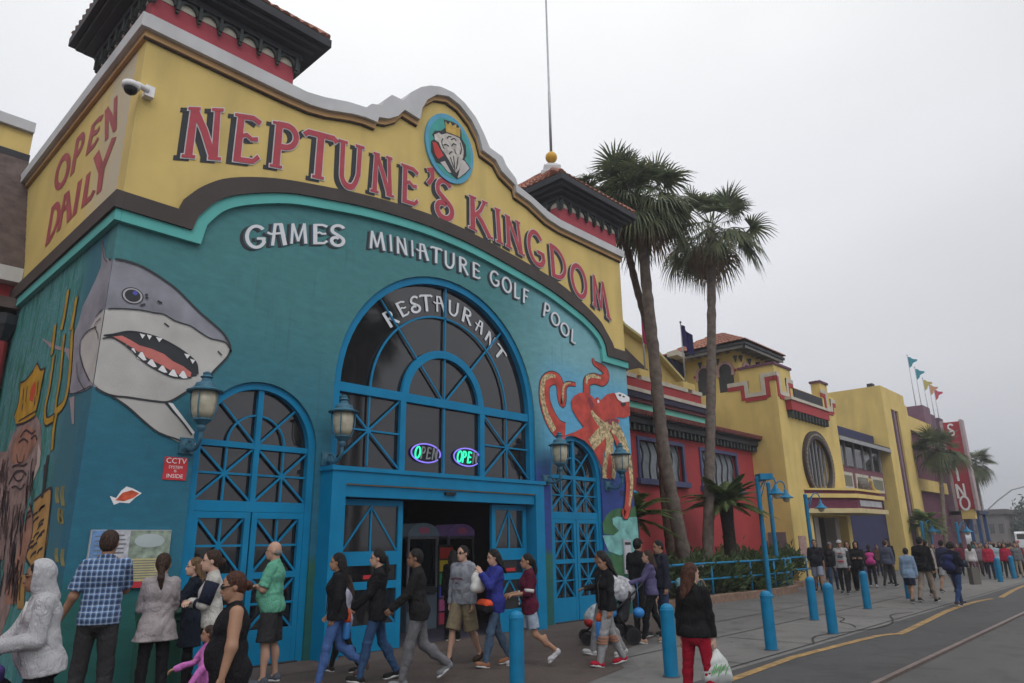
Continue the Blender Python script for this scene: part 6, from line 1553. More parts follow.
# ================================================================== ground: paving, street, rail
def ground_mat(name, col, var, spot, rough=.85, stains=.35, agg=60):
    m, nt, b = _nodes(name); N = nt.nodes; L = nt.links
    tc = N.new('ShaderNodeTexCoord')
    n1 = N.new('ShaderNodeTexNoise'); n1.inputs['Scale'].default_value = .45; n1.inputs['Detail'].default_value = 9; n1.inputs['Roughness'].default_value = .6; L.new(tc.outputs['Object'], n1.inputs['Vector'])
    n2 = N.new('ShaderNodeTexNoise'); n2.inputs['Scale'].default_value = agg; n2.inputs['Detail'].default_value = 3; L.new(tc.outputs['Object'], n2.inputs['Vector'])
    n4 = N.new('ShaderNodeTexNoise'); n4.inputs['Scale'].default_value = 2.6; n4.inputs['Detail'].default_value = 7; L.new(tc.outputs['Object'], n4.inputs['Vector'])
    a = N.new('ShaderNodeMapRange'); a.inputs[1].default_value = .32; a.inputs[2].default_value = .70; a.inputs[3].default_value = 1-var; a.inputs[4].default_value = 1+var; L.new(n1.outputs['Fac'], a.inputs[0])
    c = N.new('ShaderNodeMapRange'); c.inputs[1].default_value = .3; c.inputs[2].default_value = .7; c.inputs[3].default_value = 1-spot; c.inputs[4].default_value = 1+spot; L.new(n2.outputs['Fac'], c.inputs[0])
    e_ = N.new('ShaderNodeMapRange'); e_.inputs[1].default_value = .52; e_.inputs[2].default_value = .80; e_.inputs[3].default_value = 1.0; e_.inputs[4].default_value = 1-stains; L.new(n4.outputs['Fac'], e_.inputs[0])
    mu = N.new('ShaderNodeMath'); mu.operation = 'MULTIPLY'; L.new(a.outputs[0], mu.inputs[0]); L.new(c.outputs[0], mu.inputs[1])
    mu2 = N.new('ShaderNodeMath'); mu2.operation = 'MULTIPLY'; L.new(mu.outputs[0], mu2.inputs[0]); L.new(e_.outputs[0], mu2.inputs[1])
    # trodden gum spots and oil marks
    vo = N.new('ShaderNodeTexVoronoi'); vo.inputs['Scale'].default_value = 2.3; vo.inputs['Randomness'].default_value = 1.0; L.new(tc.outputs['Object'], vo.inputs['Vector'])
    g = N.new('ShaderNodeMapRange')
    for i_, v_ in ((1, .05), (2, .085), (3, .62), (4, 1.0)): g.inputs[i_].default_value = v_
    L.new(vo.outputs['Distance'], g.inputs[0])
    n5 = N.new('ShaderNodeTexNoise'); n5.inputs['Scale'].default_value = .9; n5.inputs['Detail'].default_value = 5; n5.inputs['Distortion'].default_value = 1.2; L.new(tc.outputs['Object'], n5.inputs['Vector'])
    o5 = N.new('ShaderNodeMapRange')
    for i_, v_ in ((1, .60), (2, .68), (3, 1.0), (4, .80)): o5.inputs[i_].default_value = v_
    L.new(n5.outputs['Fac'], o5.inputs[0])
    mu3 = N.new('ShaderNodeMath'); mu3.operation = 'MULTIPLY'; L.new(mu2.outputs[0], mu3.inputs[0]); L.new(g.outputs[0], mu3.inputs[1])
    mu4 = N.new('ShaderNodeMath'); mu4.operation = 'MULTIPLY'; L.new(mu3.outputs[0], mu4.inputs[0]); L.new(o5.outputs[0], mu4.inputs[1])
    s = N.new('ShaderNodeVectorMath'); s.operation = 'SCALE'; s.inputs[0].default_value = col; L.new(mu4.outputs[0], s.inputs['Scale'])
    L.new(s.outputs[0], b.inputs['Base Color']); b.inputs['Roughness'].default_value = rough; b.inputs['Specular IOR Level'].default_value = .3
    bp = N.new('ShaderNodeBump'); bp.inputs['Strength'].default_value = .35; bp.inputs['Distance'].default_value = .01; L.new(n2.outputs['Fac'], bp.inputs['Height']); L.new(bp.outputs[0], b.inputs['Normal'])
    return m
def sheet(name, pts, z, m): return MB().poly([[Vector((x, y, z)) for x, y in pts]]).build(name, m, None, kind='structure')
MB().add([(-400,-400,0),(900,-400,0),(900,500,0),(-400,500,0)], [(0,1,2,3)]).build('ground', ground_mat('street_asphalt', (.085,.083,.082), .14, .16, agg=70), None, kind='structure')
sheet('street', [(-60,3.13),(300,3.13),(300,4.75),(-60,4.75)], .004, ground_mat('dark_asphalt_strip', (.062,.062,.064), .14, .18, agg=70))
sheet('light_apron', [(-60,4.75),(300,4.75),(300,6.4),(14.2,6.4),(11.2,6.9),(9.4,6.45),(8.6,5.75),(7.4,5.55),(-60,5.5)], .004, ground_mat('pale_concrete', (.150,.146,.141), .13, .12, agg=80))
sheet('sidewalk', [(-60,5.5),(7.4,5.55),(8.6,5.75),(9.4,6.45),(11.2,6.9),(14.2,6.4),(300,6.4),(300,30),(-60,30)], .004, ground_mat('sidewalk_grey', (.128,.125,.122), .15, .13, agg=80))
sheet('brown_paving', [(-60,5.6),(7.3,5.7),(8.5,5.95),(9.3,6.7),(11.3,7.3),(12.7,7.7),(14.0,8.4),(15.2,9.75),(15.2,10.05),(-60,10.05)], .008, ground_mat('exposed_aggregate_brown', (.075,.058,.051), .18, .30, agg=55, stains=.4))
sheet('threshold_strip', [(-20,9.15),(5.6,9.15),(12.2,9.2),(15.1,9.45),(15.1,10.02),(-20,10.02)], .012, ground_mat('entrance_band_red', (.088,.068,.060), .15, .2, agg=55))
crk = MB()
random.seed(3)
CR = cm('joint_dark', (.035,.034,.034), rough=.9)
for x in np.arange(9.8, 40, 2.4):
    crk.add([(x-.012,4.8,.0125),(x+.012,4.8,.0125),(x+.012+rnd(-.05,.05),9.0 if x > 15 else 6.3,.0125),(x-.012,9.0 if x > 15 else 6.3,.0125)], [(0,1,2,3)])
for y in (7.6, 6.42, 4.86): crk.add([(13 if y > 6.5 else 8.9,y-.012,.0127),(60,y-.012,.0127),(60,y+.012,.0127),(13 if y > 6.5 else 8.9,y+.012,.0127)], [(0,1,2,3)])
pts = [Vector((12.3+.9*i, 4.86+.28*math.sin(i*1.3)+rnd(-.12,.12), .0129)) for i in range(8)]
ribbon(crk, smooth_pts(pts, 4), .035, (0,0,1))
pts = [Vector((17.3-.4*i, 6.3-.2*i+.1*math.sin(i*2), .0129)) for i in range(7)]
ribbon(crk, smooth_pts(pts, 4), .03, (0,0,1))
crk.build('pavement_joints', CR, None, kind='structure')
YLW = mat('worn_road_yellow', (.30,.19,.075), rough=.8, var=.35, scale=7, dirt=.5)
yl = MB(); YLP = [(-20,4.47),(8.7,4.47),(10.7,4.56),(12.7,4.44),(13.9,4.34),(14.35,4.19)]
ribbon(yl, [Vector((x, y, .0095)) for x, y in YLP], .13, (0,0,1))
ribbon(yl, smooth_pts([Vector((x, y, .0097)) for x, y in ((14.25,4.14),(14.9,4.16),(17.1,4.31),(19.6,4.47),(22.3,4.47),(23.6,4.33))], 4), .14, (0,0,1))
ribbon(yl, smooth_pts([Vector((x, y, .0097)) for x, y in ((24.2,4.22),(26.3,4.36),(30,4.52),(40,4.6),(90,4.6))], 4), .14, (0,0,1))
yl.build('road_marking', YLW, None, kind='structure')
t = thing('tram_rail', 'rusty steel rail set in the street along the asphalt edge', 'rail')
MB().box(-40, 260, 3.00, 3.07, -.05, .035).build('rail_head', mat('rail_steel', (.16,.12,.11), rough=.45, metal=.5, var=.3, scale=7), t)
MB().box(-40, 260, 3.071, 3.12, -.05, .012).build('rail_groove', cm('rail_groove_rust', (.045,.028,.024), rough=.9), t)
# the damp sea air: far end of the street fades a little
hm = bpy.data.materials.new('sea_haze'); hm.use_nodes = True; hn = hm.node_tree; hn.nodes.remove(hn.nodes['Principled BSDF'])
pv_ = hn.nodes.new('ShaderNodeVolumePrincipled'); pv_.inputs['Color'].default_value = (.93,.95,1,1); pv_.inputs['Density'].default_value = .0016; pv_.inputs['Anisotropy'].default_value = .3
hn.links.new(pv_.outputs[0], hn.nodes['Material Output'].inputs['Volume'])
MB().box(-405, 905, -405, 505, -1, 46).build('haze', hm, None, kind='stuff')
# ================================================================== people: smooth body, clothes and hair grown as blended volumes
class SDF:
    """union of tapered capsules / ellipsoids blended with a soft minimum on a local grid, then meshed"""
    def __init__(s, vox, k=.03): s.vox, s.k, s.pr, s.cut = vox, k, [], []
    def cap(s, a, b, ra, rb=None, k=None): s.pr.append(('c', np.array(a, float), np.array(b, float), ra, ra if rb is None else rb, k or s.k)); return s
    def ell(s, c, r, k=None, R=None): s.pr.append(('e', np.array(c, float), np.array(r, float), R, None, k or s.k)); return s
    def plane(s, p, n): s.cut.append((np.array(p, float), np.array(n, float)/np.linalg.norm(n))); return s
    def mesh(s, wrinkle=0.0, wfreq=38.0, seed=0, sub=()):
        v = s.vox; lo = np.full(3, 1e9); hi = -lo
        for t, a, b, c, d, k in s.pr:
            if t == 'c': r = max(c, d); lo = np.minimum(lo, np.minimum(a, b)-r); hi = np.maximum(hi, np.maximum(a, b)+r)
            else: r = np.max(b); lo = np.minimum(lo, a-r); hi = np.maximum(hi, a+r)
        lo -= 3*v; hi += 3*v; n = np.ceil((hi-lo)/v).astype(int)+1
        D = np.full(n, 1.0, np.float32)
        ax = [lo[i]+v*np.arange(n[i]) for i in range(3)]
        for t, a, b, c, d, k in s.pr:
            if t == 'c': r = max(c, d); l = np.minimum(a, b)-r; h = np.maximum(a, b)+r
            else: l = a-np.max(b); h = a+np.max(b)
            m = 2.2*k+2.5*v
            i0 = np.maximum(((l-m-lo)/v).astype(int), 0); i1 = np.minimum(((h+m-lo)/v).astype(int)+2, n)
            X = ax[0][i0[0]:i1[0], None, None]; Y = ax[1][None, i0[1]:i1[1], None]; Z = ax[2][None, None, i0[2]:i1[2]]
            if t == 'c':
                ba = b-a; L2 = max(float(ba @ ba), 1e-9)
                h_ = np.clip(((X-a[0])*ba[0]+(Y-a[1])*ba[1]+(Z-a[2])*ba[2])/L2, 0, 1)
                q = np.sqrt((X-a[0]-ba[0]*h_)**2+(Y-a[1]-ba[1]*h_)**2+(Z-a[2]-ba[2]*h_)**2)-(c+(d-c)*h_)
            else:
                dx, dy, dz = X-a[0], Y-a[1], Z-a[2]
                if c is not None:
                    R = c; dx, dy, dz = R[0,0]*dx+R[1,0]*dy+R[2,0]*dz, R[0,1]*dx+R[1,1]*dy+R[2,1]*dz, R[0,2]*dx+R[1,2]*dy+R[2,2]*dz
                q0 = np.sqrt((dx/b[0])**2+(dy/b[1])**2+(dz/b[2])**2); q = (q0-1)*float(np.min(b))*(.6+.4*1)
            G = D[i0[0]:i1[0], i0[1]:i1[1], i0[2]:i1[2]]
            hh = np.clip(.5+.5*(G-q)/k, 0, 1)
            D[i0[0]:i1[0], i0[1]:i1[1], i0[2]:i1[2]] = G*(1-hh)+q*hh-k*hh*(1-hh)
        X = ax[0][:, None, None]; Y = ax[1][None, :, None]; Z = ax[2][None, None, :]
        if wrinkle:
            f = wfreq; p = seed*1.7
            w1 = f*(Z*.85+.45*X)+2.6*np.sin(9*X+p)+2.0*np.sin(11*Y+p*2)+1.1*np.sin(23*Z+3*p); w2 = f*.6*(Z*.5-X*.8+Y*.6)+2.4*np.sin(8*Z+p)+1.3*np.sin(19*X-p)
            D += (wrinkle*((.64-np.abs(np.sin(w1)))*1.0*(.55+.45*np.sin(7*Z+5*X+p))+(.64-np.abs(np.sin(w2)))*.9)).astype(np.float32)
        for p, nn in s.cut:
            D = np.maximum(D, ((X-p[0])*nn[0]+(Y-p[1])*nn[1]+(Z-p[2])*nn[2]).astype(np.float32))
        D[0], D[-1] = 1, 1; D[:, 0], D[:, -1] = 1, 1; D[:, :, 0], D[:, :, -1] = 1, 1
        ins = D < 0; nx, ny, nz = D.shape
        c8 = [(i, j, k) for i in (0,1) for j in (0,1) for k in (0,1)]
        sl = lambda A, o: A[o[0]:nx-1+o[0], o[1]:ny-1+o[1], o[2]:nz-1+o[2]]
        cnt = sum(sl(ins, o).astype(np.int8) for o in c8); act = (cnt > 0) & (cnt < 8)
        ids = np.full(act.shape, -1, np.int64); I = np.argwhere(act); ids[act] = np.arange(len(I))
        acc = np.zeros((len(I), 3)); w = np.zeros(len(I))
        for a in c8:
            for d in range(3):
                if a[d]: continue
                b = list(a); b[d] = 1
                da = D[I[:,0]+a[0], I[:,1]+a[1], I[:,2]+a[2]]; db = D[I[:,0]+b[0], I[:,1]+b[1], I[:,2]+b[2]]
                m = (da < 0) != (db < 0); t = np.where(m, da/np.where(m, da-db, 1), 0)
                P = np.tile(np.array(a, float), (len(I), 1)); P[:, d] += t
                acc[m] += P[m]; w[m] += 1
        V = lo+v*(I+acc/np.maximum(w, 1)[:, None])
        F = []
        for d in range(3):
            e1, e2 = [(1,2),(2,0),(0,1)][d]
            A = ins; sh = [slice(0, nx), slice(0, ny), slice(0, nz)]
            s0, s1 = list(sh), list(sh); s0[d] = slice(0, -1); s1[d] = slice(1, None)
            E = A[tuple(s0)] != A[tuple(s1)]; fl = A[tuple(s0)]
            J = np.argwhere(E)
            J = J[(J[:, e1] > 0) & (J[:, e2] > 0)]
            J = J[(J[:, 0] < nx-1) & (J[:, 1] < ny-1) & (J[:, 2] < nz-1)]
            if not len(J): continue
            q = []
            for (u, w_) in ((0,0),(1,0),(1,1),(0,1)):
                K = J.copy(); K[:, e1] -= u; K[:, e2] -= w_; q.append(ids[K[:,0], K[:,1], K[:,2]])
            Q = np.stack(q, 1); flip = fl[J[:,0], J[:,1], J[:,2]]
            Q[~flip] = Q[~flip][:, ::-1]; F.append(Q)
        F = np.concatenate(F) if F else np.zeros((0,4), int)
        return V, F
def link_np(name, VF_list, mats, parent):
    me = bpy.data.meshes.new(name); vs, fs, mi = [], [], []; o = 0
    for (V, F), k in VF_list:
        vs.append(V); fs.append(F+o); mi += [k]*len(F); o += len(V)
    V = np.concatenate(vs); F = np.concatenate(fs)
    me.vertices.add(len(V)); me.vertices.foreach_set('co', V.astype(np.float32).ravel())
    me.loops.add(F.size); me.loops.foreach_set('vertex_index', F.astype(np.int32).ravel())
    me.polygons.add(len(F)); me.polygons.foreach_set('loop_start', np.arange(0, F.size, 4, dtype=np.int32)); me.polygons.foreach_set('loop_total', np.full(len(F), 4, np.int32))
    for m in mats: me.materials.append(m)
    if len(mats) > 1: me.polygons.foreach_set('material_index', np.array(mi, np.int32))
    me.polygons.foreach_set('use_smooth', np.ones(len(F), bool))
    me.update(calc_edges=True); me.validate()
    o_ = bpy.data.objects.new(name, me); COL.objects.link(o_)
    if parent is not None: o_.parent = parent
    return o_
def skin(c): return cm('skin_%d' % int(c[0]*1000), c, rough=.55, var=.06, scale=8)
SK = dict(light=(.42,.25,.18), tan=(.30,.165,.105), brown=(.20,.105,.065), pale=(.46,.29,.22))
HAIRC = dict(black=(.012,.010,.010), brown=(.035,.020,.014), red=(.055,.022,.014), light=(.11,.065,.035), grey=(.16,.15,.14))
LIP = cm('lips', (.25,.09,.08), rough=.5); EYEM = cm('eye_dark', (.015,.012,.012), rough=.3)
SOLE = cm('sole_white', (.55,.55,.55), rough=.6)
_hm = {}
def hair_mat(col):
    if col in _hm: return _hm[col]
    m, nt, b = _nodes('hair_'+col); N = nt.nodes; L = nt.links; c = HAIRC[col]
    tc = N.new('ShaderNodeTexCoord'); mp = N.new('ShaderNodeMapping'); mp.inputs['Scale'].default_value = (1, 1, .12); L.new(tc.outputs['Object'], mp.inputs[0])
    n = N.new('ShaderNodeTexNoise'); n.inputs['Scale'].default_value = 95; n.inputs['Detail'].default_value = 4; n.inputs['Distortion'].default_value = .5; L.new(mp.outputs[0], n.inputs['Vector'])
    r = N.new('ShaderNodeValToRGB'); r.color_ramp.elements[0].position = .35; r.color_ramp.elements[1].position = .7; r.color_ramp.elements[0].color = (*[q*.45 for q in c], 1); r.color_ramp.elements[1].color = (*[q*1.9 for q in c], 1)
    L.new(n.outputs['Fac'], r.inputs[0]); L.new(r.outputs[0], b.inputs['Base Color']); b.inputs['Roughness'].default_value = .6; b.inputs['Specular IOR Level'].default_value = .2
    bp = N.new('ShaderNodeBump'); bp.inputs['Strength'].default_value = .9; bp.inputs['Distance'].default_value = .02; L.new(n.outputs['Fac'], bp.inputs['Height']); L.new(bp.outputs[0], b.inputs['Normal'])
    _hm[col] = m; return m
def plaid_mat():
    m, nt, b = _nodes('blue_plaid_cotton'); N = nt.nodes; L = nt.links
    tc = N.new('ShaderNodeTexCoord'); s = N.new('ShaderNodeSeparateXYZ'); L.new(tc.outputs['Object'], s.inputs[0])
    def band(sock, freq, lo, ph=0.0):
        a = N.new('ShaderNodeMath'); a.operation = 'MULTIPLY_ADD'; L.new(sock, a.inputs[0]); a.inputs[1].default_value = freq; a.inputs[2].default_value = ph
        f = N.new('ShaderNodeMath'); f.operation = 'FRACT'; L.new(a.outputs[0], f.inputs[0])
        g = N.new('ShaderNodeMath'); g.operation = 'LESS_THAN'; L.new(f.outputs[0], g.inputs[0]); g.inputs[1].default_value = lo; return g.outputs[0]
    def mix(f, A, B):
        q = N.new('ShaderNodeMix'); q.data_type = 'RGBA'; h = N.new('ShaderNodeMath'); h.operation = 'MULTIPLY'; L.new(f, h.inputs[0]); h.inputs[1].default_value = .62; L.new(h.outputs[0], q.inputs['Factor'])
        if isinstance(A, tuple): q.inputs['A'].default_value = (*A, 1)
        else: L.new(A, q.inputs['A'])
        q.inputs['B'].default_value = (*B, 1); return q.outputs['Result']
    c = (.09,.19,.38); X, Z = s.outputs['X'], s.outputs['Z']
    c = mix(band(X, 21, .45), c, (.010,.014,.04)); c = mix(band(Z, 18, .45), c, (.010,.014,.04)); c = mix(band(X, 21, .13, .3), c, (.42,.47,.55)); c = mix(band(Z, 18, .13, .3), c, (.42,.47,.55))
    L.new(c, b.inputs['Base Color']); b.inputs['Roughness'].default_value = .9; return m
PLAID = plaid_mat()
ARMS = dict(down=((.16,.02,-1),(.05,.12,-1)), fwd=((.10,.42,-.9),(-.05,.75,-.65)), back=((.10,-.38,-.92),(.02,-.02,-1)), fold=((.10,.30,-.95),(-.86,.50,.10)), face=((.10,.55,-.83),(-.42,.42,.85)), push=((.05,.62,-.78),(-.05,.98,-.25)),
            hold=((.12,.10,-1),(-.12,.95,-.1)), belly=((.22,.12,-.95),(-.80,.55,-.15)), hip=((.45,-.10,-.9),(-.25,.40,-.85)), reach=((.35,.30,-.85),(.35,.55,-.70)), pocket=((.25,-.05,-1),(-.15,.25,-1)))
LEGS = dict(stand=((2,4),(-2,4)), walkL=((17,6),(-11,18)), walkR=((-11,18),(17,6)), stepL=((14,6),(-12,14)), stepR=((-12,14),(14,6)), wide=((3,4),(-3,4)), kick=((15,4),(-10,44)), kickR=((-10,44),(15,4)))
PEOPLE_N = [0]
def person(label, xy, heading, h, top=None, bottom=None, shoes=None, hair=None, sk='tan', armL='down', armR='down', legs='stand', lean=0, headyaw=0, nod=0, build=1.0, fem=False, belly=0.0,
           vox=.013, group=None, spread=0, cap_=None, hood=None, glasses=False, loose=0.0, apart=0.0, lift=None):
    """xy: ground point under the hips; heading: world vector the person faces; clothes: dicts of colours and cuts"""
    PEOPLE_N[0] += 1; sd_ = PEOPLE_N[0]
    vx_ = Vector((xy[0], xy[1], 0)).normalized(); hd = (Vector((vx_.y, -vx_.x, 0))*heading[0]+vx_*heading[1]).normalized(); rz = math.atan2(-hd.x, hd.y)
    s = h/1.75; far = vox > .02
    J = {}
    V3 = lambda x, y, z: np.array((x, y, z), float)*s
    th = math.radians(lean)
    def tor(x, y, z):                                   # point of the torso above the hip axis, leaned forward
        z -= .95; return np.array((x, y*math.cos(th)+z*math.sin(th), .95+z*math.cos(th)-y*math.sin(th)))*s
    hw = (.082 if fem else .080); sw = (.142 if fem else .162)*build**.5
    legpts = []
    for sd, (fx, kn) in zip((-1, 1), LEGS[legs]):
        a = math.radians(fx); b = math.radians(fx-kn); ab = math.radians(2.5+apart)*sd
        hip = V3(sd*hw, 0, .93)
        d1 = np.array((math.sin(ab), math.sin(a), -math.cos(a))); d2 = np.array((math.sin(ab)*.4, math.sin(b), -math.cos(b)))
        knee = hip+d1/np.linalg.norm(d1)*.44*s; ank = knee+d2/np.linalg.norm(d2)*.42*s
        pit = 0 if fx > 0 or kn < 12 else min(1.0, kn/60)
        fd = np.array((sd*.12, math.cos(pit), -math.sin(pit)*.9)); fd /= np.linalg.norm(fd)
        if fx > 15 and kn < 12: fd = np.array((sd*.10, .94, .20))
        legpts.append((hip, knee, ank, fd))
    zmin = min(min(l[2][2]-.075*s, (l[2]+l[3]*.17*s)[2]-.035*s) for l in legpts)
    OZ = np.array((0, 0, -zmin))
    legpts = [(a+OZ, b+OZ, c+OZ, d) for a, b, c, d in legpts]
    T_ = lambda x, y, z: tor(x, y, z)+OZ
    arms = []
    for sd, nm in ((-1, armL), (1, armR)):
        ua, fa = ARMS[nm] if isinstance(nm, str) else nm
        ua = np.array(ua, float); fa = np.array(fa, float); ua[0] *= sd; fa[0] *= sd; ua /= np.linalg.norm(ua); fa /= np.linalg.norm(fa)
        sh = T_(sd*sw, 0, 1.42); el = sh+ua*.285*s; wr = el+fa*.255*s
        arms.append((sh, el, wr, fa))
    root = thing('person', label, 'person', (xy[0], xy[1], 0.012), rz, group)
    B = build
    def torso(S, o, z0=.95, flare=0.0, k=.05):
        """o: how far the cloth stands off the body"""
        cw_, ww, hh_ = (.062, .045, .070) if fem else (.072, .060, .066); o *= .62
        k *= s
        S.cap(T_(-cw_*B, .0, 1.33), T_(cw_*B, .0, 1.33), (.094*B**.6+o)*s, k=k)
        S.cap(T_(-.115*B**.4, -.01, 1.415), T_(.115*B**.4, -.01, 1.415), (.054+o)*s, k=k)
        S.cap(T_(-cw_*B, .005, 1.31), T_(-ww*B, .01, 1.10), (.092*B**.6+o)*s, (.080*B+o)*s, k=k); S.cap(T_(cw_*B, .005, 1.31), T_(ww*B, .01, 1.10), (.092*B**.6+o)*s, (.080*B+o)*s, k=k)
        S.cap(T_(-ww*B, .01, 1.12), T_(-hh_*B, 0, .96), (.082*B+o)*s, (.094*B+o)*s, k=k); S.cap(T_(ww*B, .01, 1.12), T_(hh_*B, 0, .96), (.082*B+o)*s, (.094*B+o)*s, k=k)
        S.cap(T_(-ww*B, .01, 1.12), T_(ww*B, .01, 1.12), (.082*B+o)*s, k=k)
        S.ell(T_(0, -.035, .93), np.array((.132*B+o, .105*B+o, .115+o))*s, k=k)
        if fem: 
            for q in (-1, 1): S.ell(T_(q*.075, .085, 1.27), np.array((.07+o*.7, .062+o*.7, .07+o*.7))*s, k=k)
        if belly: S.ell(T_(0, .06, 1.07), np.array((.14+belly*.5+o, .09+belly+o, .16+o))*s, k=k)
        if z0 < .95:
            S.cap(T_(-hh_*B, 0, .97), T_(-(hh_+flare*.6)*B, -.005, z0), (.094*B+o)*s, (.096*B+o+flare)*s, k=k); S.cap(T_(hh_*B, 0, .97), T_((hh_+flare*.6)*B, -.005, z0), (.094*B+o)*s, (.096*B+o+flare)*s, k=k)
    def armcap(S, i, o, frac, k=.03):
        sh, el, wr, fa = arms[i]; ub = B**.5; o *= .62; k = .016
        S.cap(sh, el, (.052*ub+o)*s, (.042*ub+o)*s, k=k*s)
        if frac <= .5:
            pass
        if frac > .5: S.cap(el, el+(wr-el)*min(1, (frac-.5)*2), (.042*ub+o)*s, (.032+o+.004)*s, k=k*s)
    # ---- body (skin): trunk, limbs, then head and hands on finer grids
    S = SDF(vox*1.15, .03*s)
    torso(S, -.012)
    S.cap(T_(0, -.01, 1.42), T_(0, .012, 1.53), .056*s*B**.3, .050*s*B**.3)
    for i in range(2): 
        sh, el, wr, fa = arms[i]; ub = B**.5
        S.cap(sh, el, .050*ub*s, .040*ub*s); S.cap(el, wr, .042*ub*s, .027*s)
    for hip, knee, ank, fd in legpts:
        lq = .86 if bottom and bottom.get('len', 1) > .6 else 1.0; S.cap(hip, knee, .074*lq*s*B**.6, .050*lq*s*B**.3); S.cap(knee, ank, .050*lq*s*B**.3, .034*lq*s); S.ell(knee*.62+ank*.38+np.array((0,-.022*lq,0))*s, np.array((.045*lq,.048*lq,.10))*s)
        S.cap(ank-np.array((0,0,.03))*s, ank+fd*.14*s-np.array((0,0,.05))*s, .036*s, .026*s)
    parts = [(S.mesh(), 0)]
    hv = vox*.55 if not far else vox*.8
    yw = math.radians(headyaw); nd = math.radians(nod); hc = T_(0, .03, 1.625)
    Ry = np.array(((math.cos(yw), -math.sin(yw), 0), (math.sin(yw), math.cos(yw), 0), (0,0,1))); Rx = np.array(((1,0,0),(0,math.cos(nd),math.sin(nd)),(0,-math.sin(nd),math.cos(nd)))); RH = Ry @ Rx
    hp = lambda x, y, z: hc+RH @ (np.array((x, y, z), float)*s)
    S = SDF(hv, .018*s)
    S.ell(hp(0, -.008, .025), np.array((.074,.092,.098))*s, R=RH); S.ell(hp(0, .022, -.045), np.array((.058,.068,.072))*s, R=RH); S.ell(hp(0, .050, -.088), np.array((.034,.034,.026))*s, R=RH)
    S.cap(hp(0, -.03, -.06), T_(0, .0, 1.50), .054*s*B**.3, .053*s*B**.3)
    S.cap(hp(0, .084, .005), hp(0, .097, -.028), .009*s, .014*s, k=.012*s); S.ell(hp(0, .080, -.062), np.array((.026,.016,.010))*s, k=.01*s)
    for q in (-1, 1): S.ell(hp(q*.074, -.012, -.005), np.array((.010,.020,.030))*s, k=.01*s, R=RH); S.ell(hp(q*.030, .072, .022), np.array((.024,.016,.010))*s, k=.014*s)
    parts.append((S.mesh(), 0))
    for i, sd in ((0, -1), (1, 1)):
        sh, el, wr, fa = arms[i]
        f = fa/np.linalg.norm(fa); up = np.array((0,0,1.)); sidev = np.cross(f, up)
        if np.linalg.norm(sidev) < .3: sidev = np.array((0, 1., 0))
        sidev /= np.linalg.norm(sidev); pn = np.cross(sidev, f)
        curl = np.array((-sd*.9, .15, -.2)) if abs(f[2]) > .6 else np.array((0, 0, -1.)); curl = curl-f*(curl @ f); curl /= np.linalg.norm(curl)+1e-9
        sp_ = np.cross(f, curl)
        S = SDF(max(hv*.9, .0075*s), .010*s)
        pa = wr+f*.085*s
        for u in (-.026, -.009, .009, .026): S.cap(wr+sp_*u*.6*s, pa+sp_*u*s, .018*s, .014*s)
        if not far:
            for u, l in ((-.030,.062), (-.010,.075), (.010,.070), (.029,.055)):
                k1_ = pa+sp_*u*1.05*s+f*.004*s; k2_ = k1_+(f*.82+curl*.45)*l*.55*s; k3_ = k2_+(f*.25+curl*.95)*l*.5*s
                S.cap(k1_, k2_, .0105*s, .0098*s, k=.004*s); S.cap(k2_, k3_, .0098*s, .0085*s, k=.004*s)
            tb = wr+f*.03*s-sp_*.028*s*(1 if sd > 0 else -1)
            S.cap(tb, tb+(f*.5-sp_*(.55 if sd > 0 else -.55)+curl*.3)*.045*s, .014*s, .012*s, k=.006*s); S.cap(tb+(f*.5-sp_*(.55 if sd > 0 else -.55)+curl*.3)*.045*s, tb+(f*.9-sp_*(.45 if sd > 0 else -.45)+curl*.6)*.06*s, .012*s, .010*s, k=.006*s)
        parts.append((S.mesh(), 0))
    body = link_np('body', parts, [skin(SK[sk] if isinstance(sk, str) else sk)], root)
    # ---- face details
    def blob(name, items, m, v_=None, k=.004):
        S = SDF(v_ or hv*.6, k*s)
        for c, r in items: S.ell(c, np.array(r)*s, R=RH)
        return link_np(name, [(S.mesh(), 0)], [m], root)
    if not far:
        fm = MB()
        for q in (-1, 1):
            fm.sphere(Vector(hp(q*.030, .0795, .012)), .0095*s, 8)
        fm.build('eyes', EYEM, root, smooth=True)
        bm_ = MB()
        for q in (-1, 1): bm_.tube([Vector(hp(q*.014, .0865, .030)), Vector(hp(q*.032, .084, .036)), Vector(hp(q*.048, .072, .030))], .005*s, 5)
        bm_.build('eyebrows', cm('brow_dark', (.02,.014,.012)), root)
        MB().tube([Vector(hp(-.022, .086, -.061)), Vector(hp(0, .097, -.060)), Vector(hp(.022, .086, -.061))], .0055*s, 6).build('lips', LIP, root, smooth=True)
        if glasses:
            gm = MB()
            for q in (-1, 1): gm.sphere(Vector(hp(q*.033, .092, .012)), (.027*s,.010*s,.019*s), 10)
            gm.tube([Vector(hp(-.06, .075, .015)), Vector(hp(-.074, -.01, .012))], .005*s, 5).tube([Vector(hp(.06, .075, .015)), Vector(hp(.074, -.01, .012))], .005*s, 5)
            gm.build('glasses', M['black'], root, smooth=True)
